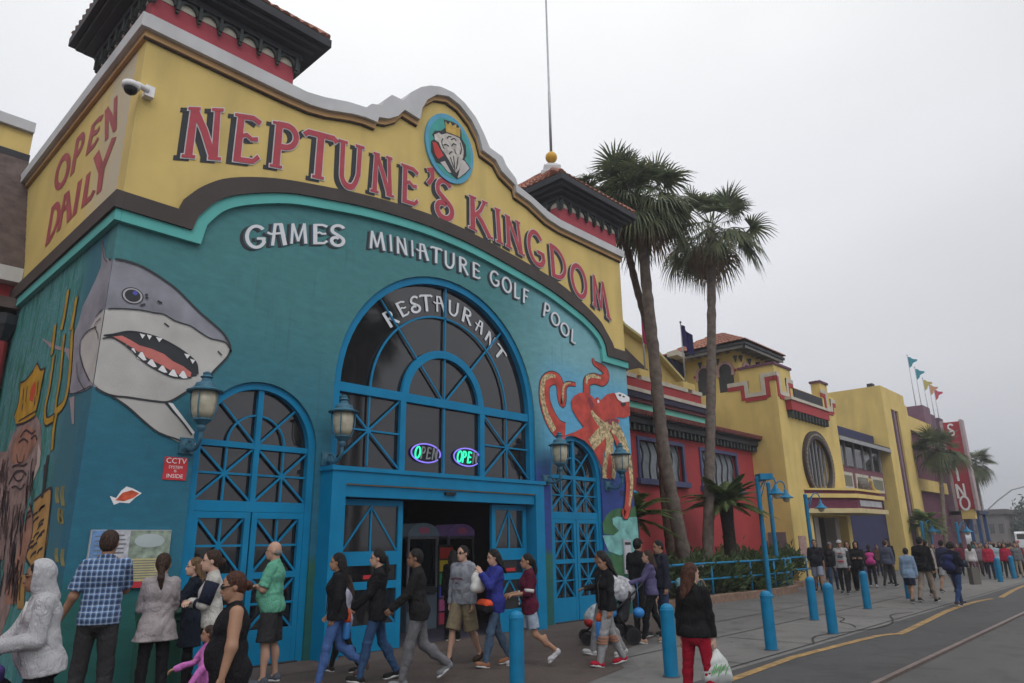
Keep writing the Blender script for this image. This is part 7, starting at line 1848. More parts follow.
    # ---- hair
    if hair:
        st, col = hair; hm = hair_mat(col)
        S = SDF(hv, .02*s)
        if st != 'bald':
            S.ell(hp(0, -.022, .040), np.array((.083,.096,.096))*s, R=RH)
            S.ell(hp(0, -.055, .0), np.array((.076,.066,.085))*s, R=RH)
            n1 = RH @ np.array((0, 1, -.62)); 
        if st == 'short':
            S.plane(hp(0, .052, .040), RH @ np.array((0, .75, -.75))); S.plane(hp(0, 0, -.062), RH @ np.array((0, .25, -1)))
        elif st == 'bald':
            S.ell(hp(0, -.05, -.02), np.array((.079,.062,.05))*s, R=RH); S.plane(hp(0, -.005, 0), RH @ np.array((0, 1, .1)))
        elif st in ('long', 'longer'):
            dn = .30 if st == 'long' else .42
            S.cap(hp(-.055, -.045, .0), hp(-.085, -.075, -dn*.75), .045*s, .030*s); S.cap(hp(.055, -.045, .0), hp(.085, -.075, -dn*.75), .045*s, .030*s)
            S.cap(hp(0, -.075, .0), hp(0, -.140, -dn*.6), .058*s, .05*s); S.cap(hp(0, -.140, -dn*.6), hp(0, -.155, -dn), .05*s, .034*s); S.cap(hp(-.04, -.075, 0), hp(-.06, -.135, -dn*.9), .05*s, .03*s); S.cap(hp(.04, -.075, 0), hp(.06, -.135, -dn*.9), .05*s, .03*s)
            S.plane(hp(0, .058, .048), RH @ np.array((0, .85, -.6)))
        elif st == 'pony':
            S.plane(hp(0, .056, .048), RH @ np.array((0, .80, -.65))); S.plane(hp(0, 0, -.075), RH @ np.array((0, .2, -1)))
            S2 = SDF(hv, .02*s); S2.ell(hp(0, -.115, .01), np.array((.032,.034,.032))*s); S2.cap(hp(0, -.120, .0), hp(.01, -.150, -.14), .036*s, .036*s); S2.cap(hp(.01, -.150, -.14), hp(.02, -.135, -.27), .036*s, .016*s)
            link_np('ponytail', [(S2.mesh(.003, 110, sd_), 0)], [hm], root)
        elif st == 'bun':
            S.plane(hp(0, .056, .048), RH @ np.array((0, .80, -.65))); S.plane(hp(0, 0, -.075), RH @ np.array((0, .2, -1)))
            S2 = SDF(hv, .02*s); S2.ell(hp(0, -.125, -.01), np.array((.048,.045,.045))*s); link_np('hair_bun', [(S2.mesh(.003, 110, sd_), 0)], [hm], root)
        elif st == 'curly':
            for i in range(14):
                a = i*2.4; z = -.02+.11*((i*7) % 14)/14; S.ell(hp(.075*math.cos(a), -.03+.08*math.sin(a), z), np.array((.035,.035,.035))*s)
            S.plane(hp(0, .060, .040), RH @ np.array((0, .85, -.6))); S.plane(hp(0, 0, -.09), RH @ np.array((0, .1, -1)))
        link_np('hair', [(S.mesh(.0025 if not far else 0, 120, sd_), 0)], [hm], root)
    if cap_:
        S = SDF(hv, .012*s); S.ell(hp(0, -.012, .048), np.array((.088,.104,.086))*s, R=RH); S.plane(hp(0, 0, .036), RH @ np.array((0, -.12, -1)))
        k_ = S.mesh(); S = SDF(hv, .012*s); S.ell(hp(0, .115, .040), np.array((.062,.075,.012))*s, R=RH); k2_ = S.mesh()
        link_np('cap', [(k_, 0), (k2_, 0)], [cloth(cap_)], root)
    # ---- trousers / shorts / skirt
    if bottom:
        o = bottom.get('o', .014); fr_ = bottom.get('len', 1.0); S = SDF(vox, .025*s); k = .03*s
        hh_ = .072 if fem else .066
        o *= .75; S.cap(T_(-hh_*B, 0, .98), T_(hh_*B, 0, .98), (.088*B+o)*s, k=.05*s); S.ell(T_(0, -.03, .92), np.array((.135*B+o, .104*B+o, .115+o))*s, k=.05*s)
        if belly: S.ell(T_(0, .05, 1.0), np.array((.13+belly*.4+o, .09+belly*.8+o, .09+o))*s, k=.05*s)
        fl = bottom.get('flare', 0); xtra = []
        for hip, knee, ank, fd in legpts:
            if fr_ <= .6:
                dv = (knee-hip)/np.linalg.norm(knee-hip); e_ = hip+(knee-hip)*(fr_*2); L_s = SDF(vox, .025*s); L_s.cap(hip, e_+dv*.08*s, (.082*B**.6+o)*s, (.074*B**.5+o+fl)*s, k=k); L_s.plane(e_, dv); xtra.append((L_s.mesh(bottom.get('w', .006) if not far else 0, 34, sd_+3), 0))
            else:
                S.cap(hip, knee, (.082*B**.6+o)*s, (.054*B**.4+o)*s, k=k); e_ = knee+(ank-knee)*min(1.03, (fr_-.5)*2)
                S.cap(knee, e_, (.056*B**.4+o)*s, (.040+o+fl)*s, k=k); S.ell(knee*.65+ank*.35+np.array((0,-.02,0))*s, np.array((.048+o,.052+o,.10))*s, k=k)
        S.plane(T_(0, 0, min([1.045]+[g_.get('hem', .93)+.012 for g_ in ([top] if isinstance(top, dict) else top or [])])), (0, math.sin(th), math.cos(th)))
        link_np(bottom.get('name', 'trousers'), [(S.mesh(bottom.get('w', .006) if not far else 0, 34, sd_+3), 0)]+xtra, [cloth(bottom['col'])], root)
    # ---- shoes
    if shoes:
        sc_ = shoes if isinstance(shoes[0], tuple) else (shoes, None); P_ = []; Q_ = []
        for hip, knee, ank, fd in legpts:
            S = SDF(vox*.8, .02*s); base = ank-np.array((0,0,.040))*s
            S.cap(ank+np.array((0,-.01,-.01))*s, base+np.array((0,-.02,0))*s, .044*s, .044*s); S.cap(base-fd*.035*s, base+fd*.155*s+np.array((0,0,-.004))*s, .040*s, .034*s); S.ell(base+fd*.12*s, np.array((.046,.062,.036))*s)
            P_.append((S.mesh(), 0))
            S = SDF(vox*.7, .012*s); so = base-np.array((0,0,.028))*s; S.cap(so-fd*.045*s, so+fd*.165*s, .026*s, .024*s); S.cap(so-fd*.04*s+np.array((.018,0,0))*s, so+fd*.15*s+np.array((.02,0,0))*s, .02*s); S.cap(so-fd*.04*s-np.array((.018,0,0))*s, so+fd*.15*s-np.array((.02,0,0))*s, .02*s)
            Q_.append((S.mesh(), 0))
        for p_, q_ in zip(P_, Q_):
            so_ = link_np('shoe', [p_], [cloth(sc_[0], .7)], root); link_np('sole', [q_], [cloth(sc_[1]) if sc_[1] else SOLE], so_)
    # ---- top garments
    tops = top if isinstance(top, list) else [top] if top else []
    for g in tops:
        o = g.get('o', .016); z0 = g.get('hem', .93); S = SDF(vox, .03*s)
        torso(S, o, z0-.03, g.get('flare', 0.0))
        slv = g.get('sleeve', 1.0); xs_ = []
        for i in range(2):
            if slv > 0:
                sh, el, wr, fa = arms[i]
                if slv >= .5: armcap(S, i, o*.95, slv, .035)
                else:
                    dv = (el-sh)/np.linalg.norm(el-sh); e_ = sh+(el-sh)*slv*2; L_s = SDF(vox, .02*s); L_s.cap(sh, e_+dv*.07*s, (.056+o*.6)*s, (.056+o*.9)*s, k=.02*s); L_s.plane(e_, dv); xs_.append((L_s.mesh(g.get('w', .008) if not far else 0, 30, sd_), 0)); S.cap(sh, sh+(e_-sh)*.5, (.052+o*.6)*s, k=.02*s)
        if g.get('collar', True): S.cap(T_(0, -.01, 1.43), T_(0, .0, 1.485), (.062+o*.5)*s, (.058+o*.5)*s)
        S.plane(T_(0, 0, z0), (0, -math.sin(th), -math.cos(th))); S.plane(T_(0, .0, 1.515), (0, .38, .92))
        m = g.get('mat') or cloth(g['col'])
        link_np(g.get('name', 'shirt'), [(S.mesh(g.get('w', .008) if not far else 0, g.get('wf', 30), sd_+7), 0)]+xs_, [m], root)
    if hood:
        col, up_ = hood; S = SDF(hv, .02*s)
        if up_:
            S.ell(hp(0, -.022, .022), np.array((.102,.116,.124))*s, R=RH); S.ell(hp(0, -.03, -.06), np.array((.095,.10,.09))*s, R=RH); S.cap(hp(0, -.04, -.08), T_(0, -.03, 1.45), .09*s, .10*s)
            S.plane(hp(0, .050, .0), RH @ np.array((0, 1, .12)))
        else:
            S.cap(T_(-.07, -.055, 1.47), T_(.07, -.055, 1.47), .050*s, k=.03*s); S.cap(T_(-.075, -.03, 1.475), T_(-.05, .055, 1.455), .036*s, .024*s); S.cap(T_(.075, -.03, 1.475), T_(.05, .055, 1.455), .036*s, .024*s); S.ell(T_(0, -.115, 1.40), np.array((.10,.045,.085))*s)
        link_np('hood', [(S.mesh(.004, 45, sd_), 0)], [cloth(col)], root)
    root['_'] = 0; del root['_']
    PERS[label] = (root, arms, legpts, T_, hp, s, rz)
    return root
PERS = {}
def world(label, q):
    root, arms, legpts, T_, hp, s, rz = PERS[label]
    v = Matrix.Rotation(rz, 3, 'Z') @ Vector(q); return v+Vector(root.location)
def hand(label, i, d=.10):
    root, arms, legpts, T_, hp, s, rz = PERS[label]; sh, el, wr, fa = arms[i]
    return world(label, wr+fa*d*s)
LEFT, RIGHT, AWAY, TOWARD = (-1, 0), (1, 0), (0, 1), (0, -1)      # as seen along the line of sight to the person
def mixd(a, b, t): return (a[0]*(1-t)+b[0]*t, a[1]*(1-t)+b[1]*t)
def at_depth(px, py, d):
    """ground point under a head seen at pixel px,py and d metres into the view"""
    r = ray(px, py)*d; return (r.x, r.y), r.z+H
def at_feet(px, py, headpx, headpy):
    g = GR(px, py); best = 1.7
    for k in range(140, 200):
        z = k/100
        if PJ((g.x, g.y, z))[1] <= headpy: best = z; break
    return (g.x, g.y), best
# ================================================================== the crowd
C_BLACK, C_CHAR, C_NAVY, C_JEAN, C_GREY, C_LGREY = (.012,.012,.014), (.030,.029,.031), (.016,.019,.038), (.045,.085,.19), (.15,.15,.16), (.32,.32,.34)
def jeans(c=C_JEAN, **k): return dict(col=c, name='jeans', o=.010, **k)
def trou(c, **k): return dict(col=c, name=k.pop('name', 'trousers'), **k)
def head_at(hx, hy, d): return at_depth(hx, hy, d)
# --- front left
(xy, z) = head_at(58, 561, 5.4)
person('man in a white hooded sweatshirt, hood up, walking left by the sea king mural', xy, mixd(LEFT, TOWARD, .12), z+.02, dict(col=(.40,.40,.42), name='hooded_sweatshirt', o=.040, hem=.86, flare=.02, w=.007, wf=22),
       trou(C_BLACK), (.05,.05,.055), ('short','black'), 'brown', 'hold', 'fwd', 'walkL', lean=8, nod=6, build=1.12, belly=.03, hood=((.40,.40,.42), True), vox=.011)
(xy, z) = head_at(111, 532, 7.2)
pl_ = 'man in a blue plaid short-sleeved shirt seen from behind at the notice board'
person(pl_, xy, mixd(AWAY, RIGHT, .10), z, dict(col=(.1,.2,.4), mat=PLAID, name='plaid_shirt', o=.026, hem=.88, sleeve=.42, w=.006), trou(C_CHAR, o=.022), (.03,.025,.02), ('short','brown'), 'tan', ((.28,-.05,-1),(.38,.35,-.8)), ((.06,.55,-.83),(-.30,.5,.85)), 'stand', build=.98, headyaw=-8, vox=.011, apart=2)
(xy, z) = head_at(165, 555, 7.4)
person('woman in a pale grey cardigan and black leggings with a brown ponytail, seen from behind', xy, mixd(AWAY, LEFT, .12), z, dict(col=(.30,.27,.28), name='cardigan', o=.030, hem=.80, flare=.04, w=.010), trou(C_BLACK, o=.004, name='leggings'), (.02,.02,.02), ('pony','brown'), 'tan', 'fold', 'fold', 'stand', fem=True, headyaw=-15, vox=.011)
(xy, z) = head_at(198, 552, 8.4)
person('woman in a dark navy coat with wavy light brown hair, hand at her face', xy, mixd(LEFT, TOWARD, .1), 1.52, dict(col=(.010,.014,.024), name='coat', o=.028, hem=.62, flare=.03), trou(C_BLACK, o=.004, name='leggings'), (.02,.02,.02), ('long','light'), 'pale', 'face', 'down', 'stand', fem=True, vox=.012)
(xy, z) = head_at(219, 551, 7.6)
person('woman in a white and black patterned jacket and maroon leggings with dark pinned-up hair', xy, mixd(LEFT, TOWARD, .05), z, dict(col=(.42,.41,.38), name='jacket', o=.022, hem=.90, w=.006), trou((.055,.012,.028), o=.004, name='leggings'), (.03,.02,.02), ('bun','brown'), 'pale', 'fold', 'fold', 'stand', fem=True, lean=4, vox=.011)
ch_ = bpy.data.objects[-1] if False else None
(xy, z) = head_at(213, 604, 6.3)
person('small child in a pink jacket half hidden behind the woman in black', xy, mixd(LEFT, TOWARD, .1), .98, dict(col=(.46,.14,.40), name='jacket', o=.020, hem=.88), trou(C_CHAR), (.05,.03,.04), ('long','brown'), 'tan', 'reach', 'push', 'walkL', vox=.012)
(xy, z) = head_at(238, 571, 5.3)
wb_ = 'woman in a sleeveless black top and sunglasses with a red-brown bun, carrying a clear bottle'
person(wb_, xy, mixd(LEFT, TOWARD, .10), z, dict(col=C_BLACK, name='sleeveless_top', o=.014, hem=.62, sleeve=0, flare=.02), trou(C_BLACK, o=.012), (.03,.03,.03), ('bun','red'), 'tan', ((.34,.10,-1),(.10,.25,-1)), ((.34,.05,-1),(.12,.2,-1)), 'walkL', fem=True, build=1.40, belly=.06, glasses=True, nod=8, vox=.011)
gp_ = 'bald man in a mint green polo and dark shorts, arms folded, facing left'
person(gp_, (4.84,8.80), mixd(LEFT, AWAY, .18), 1.70, dict(col=(.115,.35,.245), name='polo_shirt', o=.026, hem=.86, sleeve=.45), trou(C_CHAR, len=.50, o=.034, name='shorts', flare=.012), ((.08,.09,.11)), ('bald','grey'), 'light', 'fold', 'fold', 'wide', build=1.15, belly=.05, vox=.011, apart=4)
# --- middle left
person('young woman with long black hair, black jacket and bright blue jeans walking left', (5.30,8.02), LEFT, 1.56, dict(col=C_BLACK, name='jacket', o=.040, hem=.86, flare=.02), jeans((.060,.12,.30), w=.004), ((.10,.06,.05)), ('longer','black'), 'tan', 'pocket', 'pocket', 'kick', fem=True, vox=.012)
person('girl in a lavender grey hooded top half hidden behind a long-haired young woman', (5.92,8.75), mixd(LEFT, TOWARD, .05), 1.26, dict(col=(.30,.30,.38), name='hooded_sweatshirt', o=.024, hem=.80), trou(C_BLACK, o=.004, name='leggings'), (.02,.02,.02), ('long','brown'), 'tan', 'down', 'fwd', 'walkR', fem=True, vox=.012)
tw_ = 'woman in a black padded jacket and jeans holding a red and blue bottle'
person(tw_, (5.80,7.85), LEFT, 1.60, dict(col=C_BLACK, name='padded_jacket', o=.032, hem=.80, flare=.015, w=.010, wf=60), jeans((.035,.075,.16)), ((.02,.02,.02)), ('pony','black'), 'light', 'fwd', 'down', 'walkL', fem=True, vox=.012)
person('man in a black zip jacket and grey trousers striding left before the sliding door', (5.98,7.25), LEFT, 1.60, dict(col=(.016,.015,.016), name='jacket', o=.030, hem=.82), trou((.125,.125,.135), o=.018), ((.17,.18,.19)), ('short','black'), 'brown', 'fwd', 'down', 'kick', vox=.012, lean=3, build=1.05)
person('person in all black standing in the dark doorway, seen from behind', (9.00,9.95), AWAY, 1.52, dict(col=(.006,.006,.007), name='coat', o=.02, hem=.75), trou((.006,.006,.007)), (.01,.01,.01), ('long','black'), 'brown', 'down', 'down', 'stand', fem=True, vox=.014)
hm_ = 'man in glasses with a grey college sweatshirt and khaki shorts walking out of the entrance'
person(hm_, (7.46,8.02), mixd(LEFT, TOWARD, .55), 1.63, dict(col=(.235,.245,.28), name='hooded_sweatshirt', o=.034, hem=.87, w=.008), trou((.19,.155,.10), len=.52, o=.034, name='shorts', flare=.018), ((.05,.03,.02), (.03,.02,.015)), ('short','black'), 'light', 'down', 'down', 'walkR', build=1.05, glasses=True, hood=((.235,.245,.28), False), vox=.011)
bw_ = 'woman in a royal blue hooded top holding a white bag to her chin'
person(bw_, (7.55,7.45), mixd(LEFT, TOWARD, .30), 1.57, dict(col=(.030,.038,.22), name='hooded_sweatshirt', o=.034, hem=.80), jeans((.060,.095,.15)), ((.26,.12,.07)), ('long','black'), 'light', 'face', 'face', 'walkL', fem=True, vox=.012, nod=10)
mr_ = 'girl in a maroon jersey and denim shorts with a black ponytail, walking left'
person(mr_, (7.83,7.05), mixd(LEFT, TOWARD, .15), 1.50, dict(col=(.085,.012,.030), name='jersey', o=.030, hem=.80, sleeve=.62), trou((.27,.32,.40), len=.40, o=.02, name='shorts'), ((.42,.42,.44)), ('pony','black'), 'tan', 'hold', 'hold', 'kickR', fem=True, vox=.012)
# --- right of the entrance
gg_ = 'girl in a black jacket, grey sweatpants and red shoes with long black hair'
person(gg_, (8.55,6.22), mixd(LEFT, TOWARD, .30), 1.48, dict(col=C_BLACK, name='jacket', o=.028, hem=.86), trou((.25,.25,.26), o=.018, name='sweatpants', w=.008), ((.34,.012,.03)), ('longer','black'), 'tan', 'down', 'down', 'walkL', fem=True, vox=.011, nod=12)
(xy, z) = head_at(601, 547, 10.9)
person('youth with curly black hair and white trainers behind the girl with red shoes', xy, mixd(LEFT, TOWARD, .2), 1.52, dict(col=(.02,.018,.02), name='shirt', o=.025, hem=.86), trou((.20,.20,.21), o=.016), ((.40,.40,.40)), ('curly','black'), 'brown', 'down', 'hold', 'walkR', vox=.013)
(xy, z) = head_at(637, 540, 13.0)
person('man in a black cap and black shirt seen from behind beyond the stroller', xy, mixd(AWAY, RIGHT, .35), 1.68, dict(col=C_BLACK, name='shirt', o=.03, hem=.86, sleeve=.45), trou(C_CHAR), (.03,.03,.03), ('short','black'), 'tan', 'hold', 'hold', 'stand', cap_=(.012,.012,.012), build=1.2, vox=.014)
(xy, z) = head_at(659, 545, 12.9)
person('bearded man with cropped hair in a navy shirt behind the woman in the purple jacket', xy, mixd(LEFT, TOWARD, .35), 1.64, dict(col=(.02,.022,.035), name='shirt', o=.03, hem=.86), trou((.03,.045,.09)), (.03,.03,.03), ('short','black'), 'tan', 'down', 'down', 'stand', build=1.15, vox=.014, nod=8)
pj_ = 'woman in a purple zip jacket and black leggings with long brown hair pushing the stroller'
person(pj_, (10.83,6.95), mixd(LEFT, TOWARD, .15), 1.50, dict(col=(.085,.075,.16), name='zip_jacket', o=.020, hem=.90), trou(C_BLACK, o=.004, name='leggings'), ((.36,.22,.15)), ('long','brown'), 'light', 'push', 'back', 'walkL', fem=True, vox=.012)
(xy, z) = head_at(690, 564, 7.0)
rp_ = 'woman in red trousers and black jacket with long auburn hair, seen from behind'
person(rp_, xy, mixd(AWAY, RIGHT, .22), z, dict(col=(.012,.012,.013), name='jacket', o=.018, hem=.90), trou((.27,.010,.025), o=.006, name='trousers', w=.005), (.05,.03,.03), ('longer','red'), 'pale', 'down', 'down', 'wide', fem=True, headyaw=-35, vox=.011, apart=5)
PERS['red'] = PERS[rp_]
# --- across the street to the right
GRP = 'people walking along the pavement to the right'
def mid(lb, xy, hd, h, **k): k.setdefault('vox', .017); return person(lb, xy, hd, h, group=GRP, **k)
S_ = lambda c, **k: dict(col=c, **k)
mid('man in a black shirt and pale blue shorts walking towards the camera', (23.98,9.06), TOWARD, 1.62, top=S_((.016,.016,.022), o=.035, hem=.84, sleeve=.6), bottom=trou((.26,.29,.37), len=.46, o=.03, name='shorts'), shoes=(.02,.02,.02), hair=('short','black'), sk='tan', legs='walkL', build=1.15, belly=.03)
mid('person in a dark hooded jacket and a beanie walking towards the camera', (25.0,8.95), TOWARD, 1.53, top=S_((.02,.016,.02), o=.04, hem=.84), bottom=jeans((.04,.07,.13)), shoes=(.03,.03,.03), cap_=(.16,.14,.14), sk='tan', legs='walkR')
mid('child with an orange bag between the two people in dark tops', (24.6,9.3), TOWARD, 1.15, top=S_((.30,.06,.03), o=.03, hem=.70), bottom=trou(C_CHAR), shoes=(.03,.03,.03), hair=('short','brown'), sk='tan', legs='walkL')
mid('person in a pale graphic sweatshirt with dark sleeves and a white cap', (23.51,8.11), mixd(TOWARD, LEFT, .1), 1.60, top=S_((.36,.36,.37), o=.032, hem=.84), bottom=trou(C_BLACK), shoes=(.05,.05,.06), cap_=(.42,.40,.40), sk='tan', legs='walkL', hair=('short','black'))
mid('person in a dark jacket walking just behind the pale graphic sweatshirt', (24.6,8.25), TOWARD, 1.55, top=S_((.03,.025,.035), o=.04, hem=.84), bottom=trou(C_BLACK), shoes=(.03,.03,.03), hair=('long','black'), sk='tan', legs='walkR')
mid('person in an all black hooded top with arms folded, walking towards the camera', (24.61,7.99), TOWARD, 1.54, top=S_(C_BLACK, o=.036, hem=.84), bottom=trou(C_BLACK), shoes=(.02,.02,.02), hair=('short','black'), sk='tan', armL='fold', armR='fold', legs='walkL', hood=(C_BLACK, True))
bp_ = 'person in black seen from behind with a bright pink backpack'
mid(bp_, (27.0,8.35), AWAY, 1.42, top=S_((.03,.022,.03), o=.03, hem=.86), bottom=trou(C_BLACK), shoes=(.35,.34,.40), hair=('pony','black'), sk='tan', legs='walkL', fem=True)
mid('man in a slate blue jacket and slim dark trousers walking away by the yellow wall', (27.5,7.95), mixd(AWAY, RIGHT, .3), 1.56, top=S_((.075,.085,.125), o=.03, hem=.84), bottom=trou(C_CHAR, o=.006), shoes=(.02,.02,.02), hair=('short','brown'), sk='light', legs='walkR')
mid('man in a black top facing left before the tall yellow wall', (29.0,8.3), mixd(TOWARD, LEFT, .4), 1.58, top=S_(C_BLACK, o=.03, hem=.86), bottom=trou(C_CHAR), shoes=(.02,.02,.02), hair=('short','black'), sk='brown', legs='stand')
mid('boy in a pale denim jacket and dark shorts walking away beside a bollard', (21.2,5.66), mixd(AWAY, RIGHT, .3), 1.38, top=S_((.19,.27,.38), o=.045, hem=.78, flare=.02), bottom=trou(C_NAVY, len=.42, o=.04, name='shorts'), shoes=(.06,.05,.05), hair=('short','black'), sk='tan', legs='walkL', lean=4, vox=.015)
mid('man in a black jacket and beige trousers walking away along the kerb line', (21.7,5.40), mixd(AWAY, RIGHT, .3), 1.66, top=S_(C_BLACK, o=.045, hem=.82), bottom=trou((.30,.24,.19), o=.016), shoes=(.02,.02,.02), hair=('short','black'), sk='tan', legs='walkR', build=1.1, vox=.015)
mid('woman in a cream sweater and black trousers walking away', (23.4,5.70), mixd(AWAY, RIGHT, .35), 1.58, top=S_((.36,.30,.27), o=.035, hem=.84), bottom=trou(C_BLACK, o=.006), shoes=(.24,.18,.17), hair=('short','black'), sk='light', legs='walkL', fem=True, vox=.015)
mid('person in navy top and pale shorts walking away behind the cream sweater', (25.5,5.75), mixd(AWAY, RIGHT, .35), 1.55, top=S_((.03,.034,.07), o=.03, hem=.84), bottom=trou((.32,.32,.33), len=.42, o=.03, name='shorts'), shoes=(.05,.04,.04), hair=('short','black'), sk='tan', legs='walkR')
bb_ = 'man with a navy backpack and blue jeans walking on the yellow line'
mid(bb_, (20.9,4.52), mixd(AWAY, RIGHT, .45), 1.53, top=S_((.014,.015,.028), o=.035, hem=.86), bottom=jeans((.030,.055,.13), w=.006), shoes=(.05,.035,.035), hair=('curly','black'), sk='tan', armR='hold', legs='walkL', vox=.014, apart=2)
# --- distant crowd
FG = 'distant crowd along the street'
random.seed(77)
far_defs = [(972,549,975,578,'woman in a white top and patterned skirt far along the pavement',(.50,.48,.48),(.18,.10,.12)), (980,550,982,577,'person in a dusky grey top beside the white top far along the pavement',(.16,.13,.15),(.10,.06,.06)), (990,549,993,580,'person in a bright red jacket striding away beyond the far bollards',(.36,.02,.05),C_NAVY),
 (999,546,1000,577,'person in a pale blue jacket with a green bag near the far bollards',(.30,.38,.44),(.05,.12,.07)), (1008,545,1010,578,'person in a red jacket and black trousers just right of the far bollards',(.34,.02,.05),C_BLACK), (1019,544,1021,578,'man in a grey jacket and beige shorts at the right edge of the photo',(.13,.14,.15),(.28,.23,.18)),
 (964,547,966,571,'person in maroon far away before the awning posts',(.14,.03,.05),C_CHAR), (985,548,986,572,'person in a brown coat deep in the distant crowd',(.14,.09,.07),C_CHAR), (996,547,997,568,'person in a white coat deep in the distant crowd',(.42,.42,.42),C_NAVY),
 (1003,546,1004,568,'person in a dark green coat deep in the distant crowd',(.05,.09,.06),C_CHAR), (1013,546,1014,569,'person in a navy coat deep in the distant crowd',(.03,.04,.10),C_CHAR), (978,548,979,566,'person in a teal top deep in the distant crowd',(.06,.20,.22),C_CHAR), (1018,547,1019,565,'person in a dark brown jacket far off by the white van',(.09,.05,.04),C_CHAR),
 (990,547.5,991,564,'person in a pale pink top furthest off in the street',(.40,.26,.27),C_CHAR), (1008,547,1008,563,'person in a black coat furthest off in the street',C_BLACK,C_CHAR), (944,546,947,574,'person in a dark blue jacket beyond the man with the navy backpack',(.03,.04,.09),C_BLACK), (955,546,957,570,'person in black before the casino awning',C_BLACK,C_CHAR), (880,548,881,577,'person in a brown jacket waiting by the indigo wall',(.12,.07,.06),C_CHAR), (852,547,853,582,'person in a beige coat inside the canopy crowd',(.30,.26,.21),C_CHAR),
 (984,549,985,575,'person in an olive jacket walking just left of the red jacket',(.09,.09,.05),C_NAVY), (1004,547,1005,573,'person in a black hooded top between the two red jackets',C_BLACK,C_CHAR), (1015,546,1016,575,'person in a mustard top near the right edge of the photo',(.30,.19,.05),C_NAVY),
 (1022,545,1023,575,'person in a dark red coat cut by the right edge of the photo',(.16,.03,.04),C_BLACK), (993,547,994,566,'person in a sky blue top deep in the distant crowd',(.16,.24,.36),C_CHAR), (975,547,976,565,'person in a charcoal coat deep in the distant crowd',(.05,.05,.055),C_BLACK),
 (961,546,962,576,'person in a burgundy hooded top left of the white top',(.12,.02,.035),C_NAVY), (936,547,938,579,'person in a grey coat walking ahead of the cream sweater',(.13,.13,.14),C_BLACK), (872,546,873,581,'person in a plum coat beyond the pink backpack',(.09,.04,.09),C_BLACK)]
for i, (hx, hy, fx, fy_, lb_, c1, c2) in enumerate(far_defs):
    g_ = GR(fx, fy_); hgt = 1.55
    for k in range(100, 200):
        if PJ((g_.x, g_.y, k/100))[1] <= hy: hgt = k/100; break
    hgt = max(1.35, min(1.72, hgt))
    person(lb_, (g_.x, g_.y), TOWARD if i % 3 else AWAY, hgt, top=dict(col=c1, o=.04, hem=.84), bottom=trou(c2), shoes=(.04,.04,.04), hair=('short' if i % 2 else 'long', 'black' if i % 3 else 'brown'), sk='tan', legs=('walkL','walkR','stand')[i % 3], vox=.026, group=FG)

# ================================================================== what they carry and push
def at(label, i, d=.10): return hand(label, i, d)
p = at(wb_, 0, .12)
t = thing('water_bottle', 'clear plastic bottle with a pale label hanging from the hand of the woman in black', 'bottle', tuple(p+Vector((0,0,-.02))))
PET = mat('bottle_plastic', (.30,.37,.44), rough=.15, var=.2, scale=12, spec=.6)
MB().lathe([(.028,-.02),(.033,-.05),(.05,-.09),(.052,-.25),(.048,-.27)][::-1], (0,0,0), 14).build('bottle_body', PET, t, smooth=True); MB().lathe([(.02,-.02),(.02,.015)], (0,0,0), 10).build('cap', SOLE, t); MB().lathe([(.0535,-.20),(.0535,-.13)], (0,0,0), 14).build('bottle_label', cm('label_blue', (.08,.16,.40)), t)
p = at(tw_, 0, .13)
t = thing('drink_bottle', 'red and blue sports bottle in the hand of the woman in the padded jacket', 'bottle', tuple(p))
MB().lathe([(.045,-.30),(.05,-.28),(.05,-.12),(.045,-.10)], (0,0,0), 12).build('bottle_body', cm('bottle_blue', (.03,.16,.42), rough=.4), t, smooth=True); MB().lathe([(.048,-.10),(.05,-.06),(.045,.02),(.02,.06)], (0,0,0), 12).build('cap', cm('bottle_red', (.50,.06,.02), rough=.4), t, smooth=True)
p = at(gg_, 1, .12)
t = thing('drink_bottle', 'blue bottle with an orange cap held by the girl in grey sweatpants', 'bottle', tuple(p))
MB().lathe([(.06,-.34),(.065,-.32),(.065,-.10),(.055,-.08)], (0,0,0), 12).build('bottle_body', cm('bottle_azure', (.03,.20,.55), rough=.4), t, smooth=True); MB().lathe([(.06,-.08),(.06,-.02),(.03,.03)], (0,0,0), 12).build('cap', cm('bottle_orange', (.60,.10,.02), rough=.4), t, smooth=True)
def sack(name, label, cat, p, w_, h_, d_, m, handle=True, seed=0):
    t = thing(name, label, cat, tuple(p))
    S = SDF(.012, .04)
    S.ell((0,0,-h_*.55), (w_*.5,d_*.5,h_*.42)); S.cap((-w_*.3,0,-h_*.80), (w_*.3,0,-h_*.80), d_*.42, d_*.42); S.cap((0,0,-h_*.3), (0,0,-h_*.06), w_*.22, .03)
    link_np('bag_body', [(S.mesh(.010, 30, seed), 0)], [m], t)
    if handle: MB().tube([(-.02,0,-h_*.10), (0,0,.03), (.02,0,-h_*.10)], .008, 6).build('handle', m, t)
    return t
PB = mat('plastic_bag_white', (.42,.44,.43), rough=.35, var=.18, scale=7, spec=.5)
t = sack('plastic_bag', 'white plastic carrier bag with green print beside the red trousers', 'bag', at(rp_, 1, .12), .24, .30, .18, PB, seed=2)
g = MB()
for i in range(7): ribbon(g, [Vector((-.09+.022*i, -.092-.008*math.sin(i), -.22+.015*(i % 3))), Vector((-.05+.022*i, -.096, -.13+.015*(i % 2)))], .009, (0,-1,0))
root_rp, *_r = PERS[rp_]; 
g.build('print_pattern', cm('bag_green_print', (.12,.36,.12)), t); t.rotation_euler = (0,0,-.75)
q_ = (at(bw_, 0, .10)+at(bw_, 1, .10))/2
